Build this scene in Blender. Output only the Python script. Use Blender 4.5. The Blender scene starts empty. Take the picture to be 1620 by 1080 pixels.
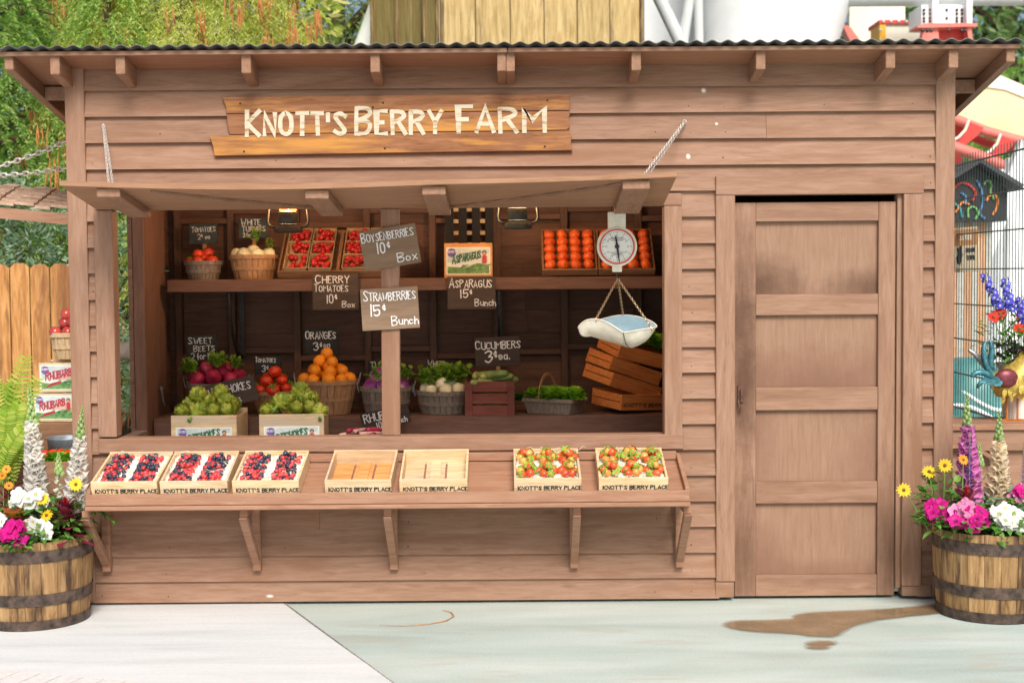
import bpy, math, random
from mathutils import Vector, Matrix, Euler
R = math.radians
random.seed(11)
S = bpy.context.scene
COL = S.collection
U = random.uniform

# ------------------------------------------------------------------ camera, sky, sun, exposure
FPX, CAMH, CAMD, PITCH, ROLL = 2200.0, 1.69, 7.14, 2.73, -0.45
cam = bpy.data.cameras.new('camera')
cam.sensor_width = 36.0
cam.lens = FPX / 1620 * 36
cam.clip_end = 400
cam.dof.use_dof = True
cam.dof.focus_distance = 6.9
cam.dof.aperture_fstop = 2.8
co = bpy.data.objects.new('camera', cam)
COL.objects.link(co)
co.location = (0, -CAMD, CAMH)
CM = Matrix.Rotation(R(90 - PITCH), 3, 'X') @ Matrix.Rotation(R(ROLL), 3, 'Z')
co.rotation_euler = CM.to_euler()
S.camera = co

SUN_EL, SUN_AZ = 43.0, 170.0        # azimuth clockwise from +Y; the sun stands behind the camera, a little right
w = bpy.data.worlds.new('World')
S.world = w
w.use_nodes = True
nt = w.node_tree
bg = nt.nodes['Background']
sk = nt.nodes.new('ShaderNodeTexSky')
sk.sky_type = 'NISHITA'
sk.sun_disc = False
sk.sun_elevation = R(SUN_EL)
sk.sun_rotation = R(SUN_AZ)
sk.air_density = 1.0
sk.dust_density = 4.0
sk.ozone_density = 1.0
nt.links.new(sk.outputs[0], bg.inputs[0])
bg.inputs[1].default_value = 0.05
sl = bpy.data.lights.new('sun', 'SUN')
sl.energy = 1.5
sl.angle = R(24)
sl.color = (1.0, 0.955, 0.895)
so = bpy.data.objects.new('sun', sl)
COL.objects.link(so)
so.location = (2, -6, 9)
az = R(SUN_AZ)
sd = Vector((math.sin(az) * math.cos(R(SUN_EL)), math.cos(az) * math.cos(R(SUN_EL)), math.sin(R(SUN_EL))))
so.rotation_euler = sd.to_track_quat('Z', 'Y').to_euler()
S.view_settings.view_transform = 'Standard'
S.view_settings.look = 'None'
S.view_settings.gamma = 1
S.view_settings.exposure = 1.32
S.cycles.max_bounces = 8

# ------------------------------------------------------------------ helpers
def at(px, py, Y):
    d = CM @ Vector(((px - 810) / FPX, -(py - 540) / FPX, -1))
    t = (Y + CAMD) / d.y
    return Vector((d.x * t, Y, CAMH + d.z * t))

def gnd(px, py, z=0.0):
    d = CM @ Vector(((px - 810) / FPX, -(py - 540) / FPX, -1))
    t = (z - CAMH) / d.z
    return Vector((d.x * t, -CAMD + d.y * t, z))

def pw(n, Y):
    return n * (Y + CAMD) / FPX

KIDS = {}
ORG = {}

class MB:
    def __init__(s):
        s.v, s.f, s.m, s.mi = [], [], [], 0
    def add(s, vs, fs, M=None):
        n = len(s.v)
        if M is not None:
            vs = [M @ Vector(v) for v in vs]
        s.v += [tuple(v) for v in vs]
        s.f += [tuple(i + n for i in f) for f in fs]
        s.m += [s.mi] * len(fs)
        return s
    def box(s, x0, x1, y0, y1, z0, z1, M=None):
        return s.add([(x0, y0, z0), (x1, y0, z0), (x1, y1, z0), (x0, y1, z0), (x0, y0, z1), (x1, y0, z1), (x1, y1, z1), (x0, y1, z1)],
                     [(0, 3, 2, 1), (4, 5, 6, 7), (0, 1, 5, 4), (1, 2, 6, 5), (2, 3, 7, 6), (3, 0, 4, 7)], M)
    def bar(s, a, b, wd, h, up=(0, 0, 1)):
        a, b = Vector(a), Vector(b)
        t = (b - a).normalized()
        x = t.cross(Vector(up)).normalized()
        z = x.cross(t)
        vs = []
        for p in (a, b):
            for i, j in ((-1, -1), (1, -1), (1, 1), (-1, 1)):
                vs.append(p + x * (wd / 2 * i) + z * (h / 2 * j))
        return s.add(vs, [(0, 1, 2, 3), (7, 6, 5, 4), (0, 4, 5, 1), (1, 5, 6, 2), (2, 6, 7, 3), (3, 7, 4, 0)])
    def tube(s, pts, r, n=6, M=None, closed=False):
        pts = [Vector(p) for p in pts]
        k = len(pts)
        rr = r if isinstance(r, (list, tuple)) else [r] * k
        vs, fs = [], []
        px = None
        for i, p in enumerate(pts):
            if closed:
                t = pts[(i + 1) % k] - pts[i - 1]
            else:
                t = pts[min(i + 1, k - 1)] - pts[max(i - 1, 0)]
            t = t.normalized() if t.length > 1e-9 else Vector((0, 0, 1))
            if px is None:
                px = t.cross(Vector((0.31, 0.17, 0.93)))
                if px.length < .05:
                    px = t.cross(Vector((1, 0, 0)))
            px = (px - t * px.dot(t)).normalized()
            py = t.cross(px)
            for j in range(n):
                a = 2 * math.pi * j / n
                vs.append(p + (px * math.cos(a) + py * math.sin(a)) * rr[i])
        for i in range(k if closed else k - 1):
            i2 = (i + 1) % k
            for j in range(n):
                j2 = (j + 1) % n
                fs.append((i * n + j, i * n + j2, i2 * n + j2, i2 * n + j))
        if not closed:
            fs.append(tuple(range(n))[::-1])
            fs.append(tuple((k - 1) * n + j for j in range(n)))
        return s.add(vs, fs, M)
    def lathe(s, prof, n=24, M=None, rf=None):
        vs, fs = [], []
        for i, (r, z) in enumerate(prof):
            for j in range(n):
                a = 2 * math.pi * j / n
                q = r * (rf(a, i) if rf else 1)
                vs.append((q * math.cos(a), q * math.sin(a), z))
        for i in range(len(prof) - 1):
            for j in range(n):
                j2 = (j + 1) % n
                fs.append((i * n + j, i * n + j2, (i + 1) * n + j2, (i + 1) * n + j))
        return s.add(vs, fs, M)
    def ball(s, c, r, n=12, m=8, fn=None, M=None):
        r = r if isinstance(r, (tuple, list)) else (r, r, r)
        vs, fs = [], []
        for i in range(m + 1):
            th = math.pi * i / m
            for j in range(n):
                ph = 2 * math.pi * j / n
                q = fn(th, ph) if fn else 1
                vs.append((c[0] + r[0] * q * math.sin(th) * math.cos(ph), c[1] + r[1] * q * math.sin(th) * math.sin(ph), c[2] + r[2] * q * math.cos(th)))
        for i in range(m):
            for j in range(n):
                j2 = (j + 1) % n
                fs.append((i * n + j, (i + 1) * n + j, (i + 1) * n + j2, i * n + j2))
        return s.add(vs, fs, M)
    def prism(s, poly, y0, y1, M=None):
        """polygon given as (x, z), run counter-clockwise seen from -Y; extruded from y0 (front) to y1"""
        k = len(poly)
        ar = sum(poly[i][0] * poly[(i + 1) % k][1] - poly[(i + 1) % k][0] * poly[i][1] for i in range(k))
        if ar < 0:
            poly = poly[::-1]
        vs = [(x, y0, z) for x, z in poly] + [(x, y1, z) for x, z in poly]
        fs = [tuple(range(k)), tuple(range(2 * k - 1, k - 1, -1))]
        for i in range(k):
            j = (i + 1) % k
            fs.append((i, i + k, j + k, j))
        return s.add(vs, fs, M)
    def quad(s, a, b, c, d):
        return s.add([a, b, c, d], [(0, 1, 2, 3)])
    def leaf(s, base, d, up, L, W, bend=0.25, seg=4, fold=0.15):
        """a pointed leaf with a mid-rib fold"""
        base, d, up = Vector(base), Vector(d).normalized(), Vector(up)
        x = d.cross(up)
        if x.length < 1e-4:
            x = d.cross(Vector((1, 0.2, 0)))
        x.normalize()
        n = x.cross(d)
        vs, fs = [], []
        for i in range(seg + 1):
            t = i / seg
            c = base + d * (L * t) - n * (bend * L * t * t)
            hw = W * .5 * math.sin(math.pi * min(1, (0.10 + t * 0.90)) ** .9) ** .75 if i < seg else W * .02
            vs += [c - x * hw + n * (fold * hw), c, c + x * hw + n * (fold * hw)]
        for i in range(seg):
            a = i * 3
            fs += [(a, a + 1, a + 4, a + 3), (a + 1, a + 2, a + 5, a + 4)]
        return s.add(vs, fs)
    def build(s, name, mat, parent=None, world=True, smooth=False, bevel=0, bseg=1, loc=None):
        me = bpy.data.meshes.new(name)
        vs = s.v
        org = Vector((0, 0, 0))
        if parent is not None and world:
            org = ORG[parent]
        elif parent is None and loc is not None and world:
            org = Vector(loc)
        if org.length > 0:
            vs = [(x - org.x, y - org.y, z - org.z) for x, y, z in vs]
        me.from_pydata(vs, [], s.f)
        mats = mat if isinstance(mat, (list, tuple)) else [mat]
        for m in mats:
            me.materials.append(m)
        if len(mats) > 1:
            me.polygons.foreach_set('material_index', s.m)
        if smooth:
            me.polygons.foreach_set('use_smooth', [True] * len(me.polygons))
        me.update()
        o = bpy.data.objects.new(name, me)
        COL.objects.link(o)
        if parent is not None:
            o.parent = parent
            KIDS.setdefault(parent, []).append(o)
            ORG[o] = ORG.get(parent, Vector((0, 0, 0)))
        else:
            if loc is not None:
                o.location = loc
            ORG[o] = Vector(loc) if loc is not None else Vector((0, 0, 0))
        if bevel:
            b = o.modifiers.new('bevel', 'BEVEL')
            b.width = bevel
            b.segments = bseg
            b.limit_method = 'ANGLE'
        return o

def tag(o, label=None, cat=None, group=None, kind=None):
    if label: o['label'] = label
    if cat: o['category'] = cat
    if group: o['group'] = group
    if kind: o['kind'] = kind
    return o

def thing(name, label, cat, loc=(0, 0, 0), rot=(0, 0, 0), group=None):
    o = bpy.data.objects.new(name, None)
    o.empty_display_size = .05
    COL.objects.link(o)
    o.location = loc
    o.rotation_euler = rot
    ORG[o] = Vector(loc)
    return tag(o, label, cat, group)

def copy_tree(o, parent=None):
    c = o.copy()
    COL.objects.link(c)
    c.parent = parent
    if parent is not None:
        KIDS.setdefault(parent, []).append(c)
    for k in KIDS.get(o, [])[:]:
        copy_tree(k, c)
    return c

class Kind:
    """one prototype thing; the first placing moves it, later ones copy it and its parts"""
    def __init__(s, root):
        s.root, s.used = root, False
    def put(s, loc, rot=(0, 0, 0), sc=1.0, label=None, group=None):
        o = copy_tree(s.root) if s.used else s.root
        s.used = True
        o.location = loc
        o.rotation_euler = rot
        o.scale = sc if isinstance(sc, (tuple, list)) else (sc, sc, sc)
        if label: o['label'] = label
        if group: o['group'] = group
        return o

def rz():
    return (0, 0, U(0, 6.28))
def rall():
    return (U(-.6, .6), U(-.6, .6), U(0, 6.28))

def heap(R0, r, n, z0=0, flat=1.0, jit=.12, lift=1.45):
    """n touching balls of radius r heaped on a disc of radius R0: list of (x, y, z)"""
    out, z, Rr = [], z0, R0 - r * .8
    while len(out) < n and Rr > -r * .5:
        k = max(1, int(2 * math.pi * Rr / (2.02 * r))) if Rr > r * .6 else 1
        a0 = U(0, 6.28)
        for i in range(k):
            a = a0 + 2 * math.pi * i / k
            q = max(Rr, 0) if k > 1 else 0
            out.append((q * math.cos(a) + U(-jit, jit) * r, q * math.sin(a) + U(-jit, jit) * r, z + U(-.15, .15) * r))
        if Rr - 2 * r > -.3 * r and len(out) < n and Rr > 1.6 * r:
            Rr2 = Rr - 1.9 * r
            k2 = max(1, int(2 * math.pi * max(Rr2, 0) / (2.02 * r))) if Rr2 > r * .6 else 1
            for i in range(k2):
                a = 2 * math.pi * i / k2 + U(0, .3)
                q = max(Rr2, 0) if k2 > 1 else 0
                out.append((q * math.cos(a), q * math.sin(a), z + .45 * r * flat))
            Rr -= 1.05 * r
        else:
            Rr -= 1.15 * r
        z += lift * r * flat
    return out[:n]

# ------------------------------------------------------------------ materials
def _m(name):
    m = bpy.data.materials.new(name)
    m.use_nodes = True
    n = m.node_tree.nodes
    return m, n, m.node_tree.links, n['Principled BSDF']

def _noise(n, l, vec, scale, detail=5, rough=.6, dist=0):
    x = n.new('ShaderNodeTexNoise')
    x.inputs['Scale'].default_value = scale
    x.inputs['Detail'].default_value = detail
    x.inputs['Roughness'].default_value = rough
    x.inputs['Distortion'].default_value = dist
    if vec is not None:
        l.new(vec, x.inputs['Vector'])
    return x.outputs['Fac']

def _ramp(n, l, fac, stops):
    r = n.new('ShaderNodeValToRGB')
    e = r.color_ramp.elements
    while len(e) < len(stops):
        e.new(.5)
    for i, (p, c) in enumerate(stops):
        e[i].position = p
        e[i].color = (c[0], c[1], c[2], 1) if not isinstance(c, (int, float)) else (c, c, c, 1)
    l.new(fac, r.inputs[0])
    return r.outputs[0]

def _mix(n, l, fac, a, b, mode='MIX'):
    x = n.new('ShaderNodeMix')
    x.data_type = 'RGBA'
    x.blend_type = mode
    for sock, v in ((x.inputs[0], fac), (x.inputs[6], a), (x.inputs[7], b)):
        if isinstance(v, (int, float)):
            sock.default_value = v
        elif isinstance(v, (tuple, list)):
            sock.default_value = (v[0], v[1], v[2], 1)
        else:
            l.new(v, sock)
    return x.outputs[2]

def _math(n, l, op, a, b=0.0, c=None):
    x = n.new('ShaderNodeMath')
    x.operation = op
    for i, v in enumerate((a, b) if c is None else (a, b, c)):
        if isinstance(v, (int, float)):
            x.inputs[i].default_value = v
        else:
            l.new(v, x.inputs[i])
    return x.outputs[0]

def _vec(n, l, scale=(1, 1, 1), rnd=True):
    tc = n.new('ShaderNodeTexCoord')
    v = tc.outputs['Object']
    if rnd:
        oi = n.new('ShaderNodeObjectInfo')
        k = n.new('ShaderNodeVectorMath')
        k.operation = 'MULTIPLY_ADD'
        cmb = n.new('ShaderNodeCombineXYZ')
        for i in range(3):
            l.new(oi.outputs['Random'], cmb.inputs[i])
        l.new(cmb.outputs[0], k.inputs[0])
        k.inputs[1].default_value = (13, 7, 19)
        l.new(v, k.inputs[2])
        v = k.outputs[0]
    mp = n.new('ShaderNodeMapping')
    mp.inputs['Scale'].default_value = scale
    l.new(v, mp.inputs['Vector'])
    return mp.outputs[0], tc.outputs['Object']

def _bump(n, l, h, bs, strength=.3, dist=.004):
    b = n.new('ShaderNodeBump')
    b.inputs['Strength'].default_value = strength
    b.inputs['Distance'].default_value = dist
    l.new(h, b.inputs['Height'])
    l.new(b.outputs[0], bs.inputs['Normal'])

def k3(c, f):
    return tuple(min(1, x * f) for x in c)

def plain(name, col, rough=.6, var=.2, scale=25, bump=.15, metal=0, col2=None, spec=.5, orand=.12, coat=0, sss=0):
    m, n, l, bs = _m(name)
    v, _ = _vec(n, l)
    f = _noise(n, l, v, scale)
    c2 = col2 or k3(col, 1 + var)
    c = _ramp(n, l, f, [(.3, k3(col, 1 - var)), (.7, c2)])
    oi = n.new('ShaderNodeObjectInfo')
    br = _math(n, l, 'MULTIPLY_ADD', oi.outputs['Random'], 2 * orand, 1 - orand)
    hs = n.new('ShaderNodeHueSaturation')
    l.new(br, hs.inputs['Value'])
    l.new(c, hs.inputs['Color'])
    l.new(hs.outputs[0], bs.inputs['Base Color'])
    bs.inputs['Roughness'].default_value = rough
    bs.inputs['Metallic'].default_value = metal
    bs.inputs['Specular IOR Level'].default_value = spec
    bs.inputs['Coat Weight'].default_value = coat
    if sss:
        bs.inputs['Subsurface Weight'].default_value = sss
        bs.inputs['Subsurface Radius'].default_value = (.01, .004, .002)
    if bump:
        _bump(n, l, f, bs, bump)
    return m

def wood(name, dark, mid, light, axis='X', rough=.7, bump=.25, grain=9.0, island=.1, blotch=None, bl=(.52, .68), bscale=2.2, stains=(), knots=.0, spec=.3, contrast=(.3, .5, .7), chips=None):
    """painted or bare wood: streaks along the grain, blotches of wear, stains with a place of their own"""
    m, n, l, bs = _m(name)
    sc = {'X': (.55, 5, 5), 'Y': (5, .55, 5), 'Z': (5, 5, .55)}[axis]
    v, raw = _vec(n, l, sc)
    geo = n.new('ShaderNodeNewGeometry')
    off = n.new('ShaderNodeVectorMath')
    off.operation = 'MULTIPLY_ADD'
    cmb = n.new('ShaderNodeCombineXYZ')
    for i in range(3):
        l.new(geo.outputs['Random Per Island'], cmb.inputs[i])
    l.new(cmb.outputs[0], off.inputs[0])
    off.inputs[1].default_value = (7, 11, 5)
    l.new(v, off.inputs[2])
    vv = off.outputs[0]
    f = _noise(n, l, vv, grain, 8, .68, .6)
    c = _ramp(n, l, f, [(contrast[0], dark), (contrast[1], mid), (contrast[2], light)])
    if blotch:
        b = _noise(n, l, vv, bscale, 6, .65, .2)
        bf = _ramp(n, l, b, [(bl[0], 0.0), (bl[1], 1.0)])
        c = _mix(n, l, bf, c, blotch)
    if knots:
        vo = n.new('ShaderNodeTexVoronoi')
        vo.inputs['Scale'].default_value = 1.0
        kv, _ = _vec(n, l, {'X': (1.6, 5, 5), 'Y': (5, 1.6, 5), 'Z': (5, 5, 1.6)}[axis])
        ko = n.new('ShaderNodeVectorMath')
        ko.operation = 'ADD'
        l.new(kv, ko.inputs[0])
        l.new(off.outputs[0], ko.inputs[1])
        l.new(kv, vo.inputs['Vector'])
        kf = _ramp(n, l, vo.outputs['Distance'], [(.02, 1.0), (.09, 0.0)])
        c = _mix(n, l, _math(n, l, 'MULTIPLY', kf, knots), c, k3(dark, .45))
    if chips:
        cn_ = _noise(n, l, vv, 6.5, 9, .78, .4)
        c = _mix(n, l, _ramp(n, l, cn_, [(.665, 0.0), (.69, .85)]), c, chips)
        cd_ = _noise(n, l, vv, 3.1, 9, .74, .9)
        c = _mix(n, l, _ramp(n, l, cd_, [(.60, 0.0), (.70, .6)]), c, k3(dark, .55))
    for (sx, sy, sz, rx, rzz, colr, amt) in stains:
        mp = n.new('ShaderNodeMapping')
        mp.inputs['Location'].default_value = (-sx / rx, 0, -sz / rzz)
        mp.inputs['Scale'].default_value = (1 / rx, 0, 1 / rzz)
        l.new(raw, mp.inputs['Vector'])
        ln = n.new('ShaderNodeVectorMath')
        ln.operation = 'LENGTH'
        l.new(mp.outputs[0], ln.inputs[0])
        nz = _math(n, l, 'MULTIPLY_ADD', _noise(n, l, raw, 7, 7, .72), 1.6, -.3)
        d = _math(n, l, 'ADD', ln.outputs['Value'], _math(n, l, 'MULTIPLY', nz, .9))
        sf = _ramp(n, l, _math(n, l, 'MULTIPLY', d, .5), [(.30, 1.0), (.62, .5), (.86, 0.0)])
        c = _mix(n, l, _math(n, l, 'MULTIPLY', sf, amt), c, colr)
    hs = n.new('ShaderNodeHueSaturation')
    l.new(_math(n, l, 'MULTIPLY_ADD', geo.outputs['Random Per Island'], 2 * island, 1 - island), hs.inputs['Value'])
    l.new(c, hs.inputs['Color'])
    l.new(hs.outputs[0], bs.inputs['Base Color'])
    bs.inputs['Roughness'].default_value = rough
    bs.inputs['Specular IOR Level'].default_value = spec
    _bump(n, l, f, bs, bump, .003)
    return m

def leafm(name, c1, c2, tr=.35, rough=.5, c3=None):
    m, n, l, bs = _m(name)
    geo = n.new('ShaderNodeNewGeometry')
    st = [(.0, c1), (1.0, c2)] if c3 is None else [(.0, c1), (.6, c2), (1.0, c3)]
    c = _ramp(n, l, geo.outputs['Random Per Island'], st)
    oi = n.new('ShaderNodeObjectInfo')
    hs = n.new('ShaderNodeHueSaturation')
    l.new(_math(n, l, 'MULTIPLY_ADD', oi.outputs['Random'], .3, .85), hs.inputs['Value'])
    l.new(c, hs.inputs['Color'])
    l.new(hs.outputs[0], bs.inputs['Base Color'])
    bs.inputs['Roughness'].default_value = rough
    bs.inputs['Specular IOR Level'].default_value = .3
    t = n.new('ShaderNodeBsdfTranslucent')
    l.new(hs.outputs[0], t.inputs['Color'])
    mx = n.new('ShaderNodeMixShader')
    mx.inputs[0].default_value = tr
    l.new(bs.outputs[0], mx.inputs[1])
    l.new(t.outputs[0], mx.inputs[2])
    l.new(mx.outputs[0], n['Material Output'].inputs[0])
    return m

# paint and timber
BR, BRD, BRL, BRW = (.300, .174, .114), (.232, .126, .077), (.355, .216, .150), (.27, .135, .08)
WH = (.75, .73, .68)
M = {}
M['siding'] = wood('painted_siding', BRD, BR, BRL, 'X', chips=(.42, .25, .15), blotch=(.25, .13, .077), bl=(.50, .64), bscale=1.7, island=.07, knots=.5,
    stains=[(.985, 0, 2.62, .012, .012, WH, 1), (1.05, 0, 2.45, .008, .007, WH, 1), (.905, 0, 2.285, .012, .014, WH, 1), (-1.26, 0, .045, .018, .007, WH, .9)])
M['trim_v'] = wood('painted_trim_upright', BRD, BR, BRL, 'Z', chips=(.44, .27, .16), blotch=(.24, .125, .075), bl=(.50, .66), bscale=1.6, island=.06)
M['trim_h'] = wood('painted_trim_level', BRD, BR, BRL, 'X', chips=(.44, .27, .16), blotch=(.25, .13, .078), bl=(.50, .64), bscale=1.6, island=.06, knots=.5)
M['rafter'] = wood('painted_rafter', k3(BRD, .95), (.28, .155, .095), (.34, .20, .13), 'Y', island=.08)
M['soffit'] = wood('painted_soffit', (.28, .135, .075), (.33, .165, .095), (.37, .19, .115), 'X', island=.03)
M['awning'] = wood('awning_board', (.27, .138, .075), (.33, .178, .102), (.39, .22, .132), 'X', island=.03, blotch=(.37, .21, .125))
M['counter'] = wood('counter_wood', (.25, .122, .07), (.32, .17, .105), (.39, .225, .145), 'X', island=.05, blotch=(.36, .205, .13))
STD = (.075, .034, .019)
M['door'] = wood('door_paint', BRD, BR, BRL, 'Z', chips=(.40, .24, .15), island=.04, blotch=(.22, .115, .07), bl=(.5, .72), bscale=1.4,
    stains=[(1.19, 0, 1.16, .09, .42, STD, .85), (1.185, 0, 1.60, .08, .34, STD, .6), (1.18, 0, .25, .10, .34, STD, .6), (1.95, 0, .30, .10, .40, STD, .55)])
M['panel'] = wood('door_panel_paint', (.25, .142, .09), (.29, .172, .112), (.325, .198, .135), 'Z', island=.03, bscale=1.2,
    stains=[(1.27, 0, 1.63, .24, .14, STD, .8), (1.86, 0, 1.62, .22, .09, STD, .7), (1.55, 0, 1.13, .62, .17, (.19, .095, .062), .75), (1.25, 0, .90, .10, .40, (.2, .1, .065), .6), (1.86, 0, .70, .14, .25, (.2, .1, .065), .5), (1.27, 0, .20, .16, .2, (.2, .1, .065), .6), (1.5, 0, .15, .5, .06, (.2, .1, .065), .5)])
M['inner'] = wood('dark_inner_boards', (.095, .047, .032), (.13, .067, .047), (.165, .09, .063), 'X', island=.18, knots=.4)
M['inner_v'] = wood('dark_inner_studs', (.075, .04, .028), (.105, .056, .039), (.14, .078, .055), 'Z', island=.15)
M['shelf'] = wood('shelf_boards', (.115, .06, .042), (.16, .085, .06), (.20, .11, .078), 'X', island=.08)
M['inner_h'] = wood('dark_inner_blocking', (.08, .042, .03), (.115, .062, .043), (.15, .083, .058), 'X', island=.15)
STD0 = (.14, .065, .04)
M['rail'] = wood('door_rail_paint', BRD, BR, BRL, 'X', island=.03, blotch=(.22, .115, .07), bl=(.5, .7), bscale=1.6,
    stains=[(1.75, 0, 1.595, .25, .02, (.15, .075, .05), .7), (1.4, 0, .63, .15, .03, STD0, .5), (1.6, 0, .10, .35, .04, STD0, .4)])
M['dark'] = plain('shade_black', (.012, .011, .011), .8)
M['iron'] = plain('dark_iron', (.035, .032, .032), .5, .4, 60, .3, .6)
M['galv'] = plain('galvanised_steel', (.42, .44, .45), .45, .2, 40, .1, .7)
M['chain'] = plain('weathered_chain', (.62, .57, .52), .45, .25, 80, .1, .5)
M['roofing'] = plain('corrugated_steel', (.17, .185, .175), .42, .35, 12, .1, .6, orand=0)
M['crate'] = wood('raw_pine', (.50, .33, .16), (.64, .47, .27), (.74, .60, .40), 'X', island=.12, knots=.5, blotch=(.52, .42, .30))
M['crate2'] = wood('aged_pine', (.42, .28, .15), (.57, .42, .25), (.68, .54, .36), 'X', island=.14, knots=.7, blotch=(.46, .38, .29))
M['crate_or'] = wood('amber_pine', (.42, .18, .06), (.58, .27, .09), (.66, .36, .15), 'X', island=.1, knots=.4)
M['crate_dk'] = wood('dim_crate_wood', (.15, .075, .037), (.22, .115, .06), (.28, .16, .088), 'X', island=.15, knots=.5)
M['crate_rd'] = wood('red_stained_slats', (.13, .038, .03), (.20, .06, .045), (.26, .09, .065), 'X', island=.15)
M['crate_am'] = wood('orange_brown_crate', (.42, .13, .035), (.60, .21, .055), (.70, .30, .09), 'X', island=.12, knots=.5)
M['bask_gr'] = wood('grey_basket_staves', (.15, .125, .10), (.24, .20, .165), (.32, .275, .23), 'Z', island=.15, grain=14)
M['bask_tan'] = wood('tan_basket_staves', (.30, .16, .08), (.42, .24, .125), (.50, .31, .18), 'Z', island=.12, grain=14)
M['bask_pale'] = wood('pale_basket_staves', (.42, .27, .14), (.54, .38, .22), (.62, .47, .3), 'Z', island=.12, grain=14)
M['barrel'] = wood('oak_staves', (.16, .085, .032), (.34, .20, .085), (.50, .335, .165), 'Z', island=.26, blotch=(.085, .045, .025), bl=(.50, .62), bscale=3, grain=7, bump=.4)
M['hoop'] = plain('rusty_hoop', (.055, .047, .044), .6, .6, 26, .4, .35, col2=(.15, .10, .075))
M['soil'] = plain('soil', (.05, .035, .022), .9, .4, 60, .6)
M['fence'] = wood('cedar_fence', (.20, .08, .025), (.45, .215, .07), (.60, .34, .14), 'Z', island=.2, knots=.8, blotch=(.20, .085, .032), bl=(.50, .68), bscale=1.6, grain=6)
M['darkfence'] = wood('old_fence_boards', (.05, .033, .022), (.08, .055, .035), (.11, .08, .05), 'Z')
M['signwood'] = wood('name_board_wood', (.17, .07, .03), (.27, .125, .065), (.37, .185, .10), 'X', island=.1, blotch=(.52, .255, .07), bl=(.50, .64), bscale=2.4, knots=.7, grain=8, contrast=(.28, .5, .72), rough=.9, spec=.15,
    stains=[(-.85, 0, 2.27, .07, .05, (.62, .34, .06), .9), (-.55, 0, 2.36, .30, .05, (.62, .32, .07), .8), (-1.25, 0, 2.3, .12, .03, (.58, .33, .08), .6), (.15, 0, 2.40, .22, .04, (.52, .26, .07), .6)])
M['slate'] = plain('chalk_slate', (.016, .018, .019), .8, .5, 18, .1)
M['slate_b'] = plain('blue_slate', (.038, .052, .058), .8, .4, 14, .1)
M['board'] = wood('grey_brown_board', (.17, .115, .078), (.225, .155, .108), (.28, .20, .145), 'X', grain=5, island=.05)
M['board_d'] = wood('dark_brown_board', (.036, .024, .019), (.05, .034, .027), (.07, .047, .036), 'X', grain=5, island=.05)
M['board_m'] = wood('smoky_board', (.055, .038, .029), (.075, .052, .04), (.10, .07, .054), 'X', grain=5, island=.05)
M['board_t'] = wood('tan_sign_board', (.18, .115, .068), (.235, .155, .098), (.30, .205, .135), 'X', grain=5, island=.05)
M['chalk'] = plain('white_chalk', (.86, .87, .86), .9, .25, 90, 0, orand=.02)
M['chalk_dim'] = plain('worn_chalk', (.62, .65, .66), .9, .5, 120, 0, orand=.02)
M['ink'] = plain('black_ink', (.022, .024, .034), .7, .5, 60, 0)
M['ink_br'] = plain('faded_ink', (.06, .03, .015), .8, .5, 60, 0)
M['cream'] = wood('worn_cream_letters', (.34, .19, .09), (.58, .52, .38), (.64, .60, .48), 'X', grain=6, contrast=(.37, .46, .65), island=.03)
# produce
M['tomato'] = plain('tomato_skin', (.74, .022, .010), .22, .2, 6, 0, col2=(.84, .075, .015), coat=.3)
M['cherry'] = plain('cherry_tomato_skin', (.38, .010, .009), .3, .3, 8, 0)
M['persimmon'] = plain('orange_fruit_skin', (.78, .095, .012), .35, .15, 6, 0, col2=(.86, .16, .02), orand=.05)
M['orange'] = plain('orange_peel', (.94, .27, .006), .4, .12, 120, .3, col2=(.96, .36, .012))
M['turnip'] = plain('pale_turnip_skin', (.82, .78, .50), .4, .15, 8, .1, col2=(.88, .85, .62))
M['beet'] = plain('beet_skin', (.40, .012, .06), .3, .35, 10, .2, col2=(.60, .04, .12))
M['apple'] = plain('red_apple_skin', (.42, .02, .035), .22, .3, 7, 0, col2=(.58, .10, .06), coat=.3)
M['artichoke'] = None
M['stalkgreen'] = plain('green_stalk', (.16, .30, .05), .5)
M['cucumber'] = plain('cucumber_skin', (.07, .17, .03), .35, .5, 14, .3, col2=(.30, .40, .10))
M['cucumber_y'] = plain('pale_cucumber_skin', (.40, .46, .12), .35, .3, 10, .2, col2=(.60, .62, .25))
M['calyx'] = plain('green_calyx', (.10, .24, .03), .6)
M['lettuce'] = leafm('lettuce_leaf', (.16, .46, .02), (.36, .70, .05), .4, .45, (.48, .78, .10))
M['lettuce_d'] = leafm('dark_lettuce_leaf', (.035, .15, .012), (.09, .30, .025), .3, .45, (.20, .46, .05))
M['topleaf'] = leafm('vegetable_tops', (.14, .34, .03), (.34, .54, .07), .4)
M['rasp'] = plain('raspberry_skin', (.60, .030, .04), .35, .25, 60, .3, col2=(.78, .09, .09), orand=.25)
M['blackb'] = plain('blackberry_skin', (.018, .022, .045), .3, .4, 60, .3, col2=(.05, .06, .10), orand=.3)
M['straw'] = plain('strawberry_skin', (.66, .025, .018), .3, .2, 14, .2, col2=(.80, .18, .04), orand=.2)
M['straw_y'] = plain('unripe_strawberry_skin', (.74, .20, .03), .3, .3, 12, .2, col2=(.80, .50, .12))
M['strawleaf'] = leafm('strawberry_calyx', (.16, .36, .03), (.36, .55, .08), .3)
M['woodwool'] = plain('wood_wool', (.80, .76, .66), .8, .12, 30, .2)
M['punnet'] = wood('punnet_veneer', (.32, .21, .115), (.42, .30, .18), (.50, .38, .25), 'X', grain=12)

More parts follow.
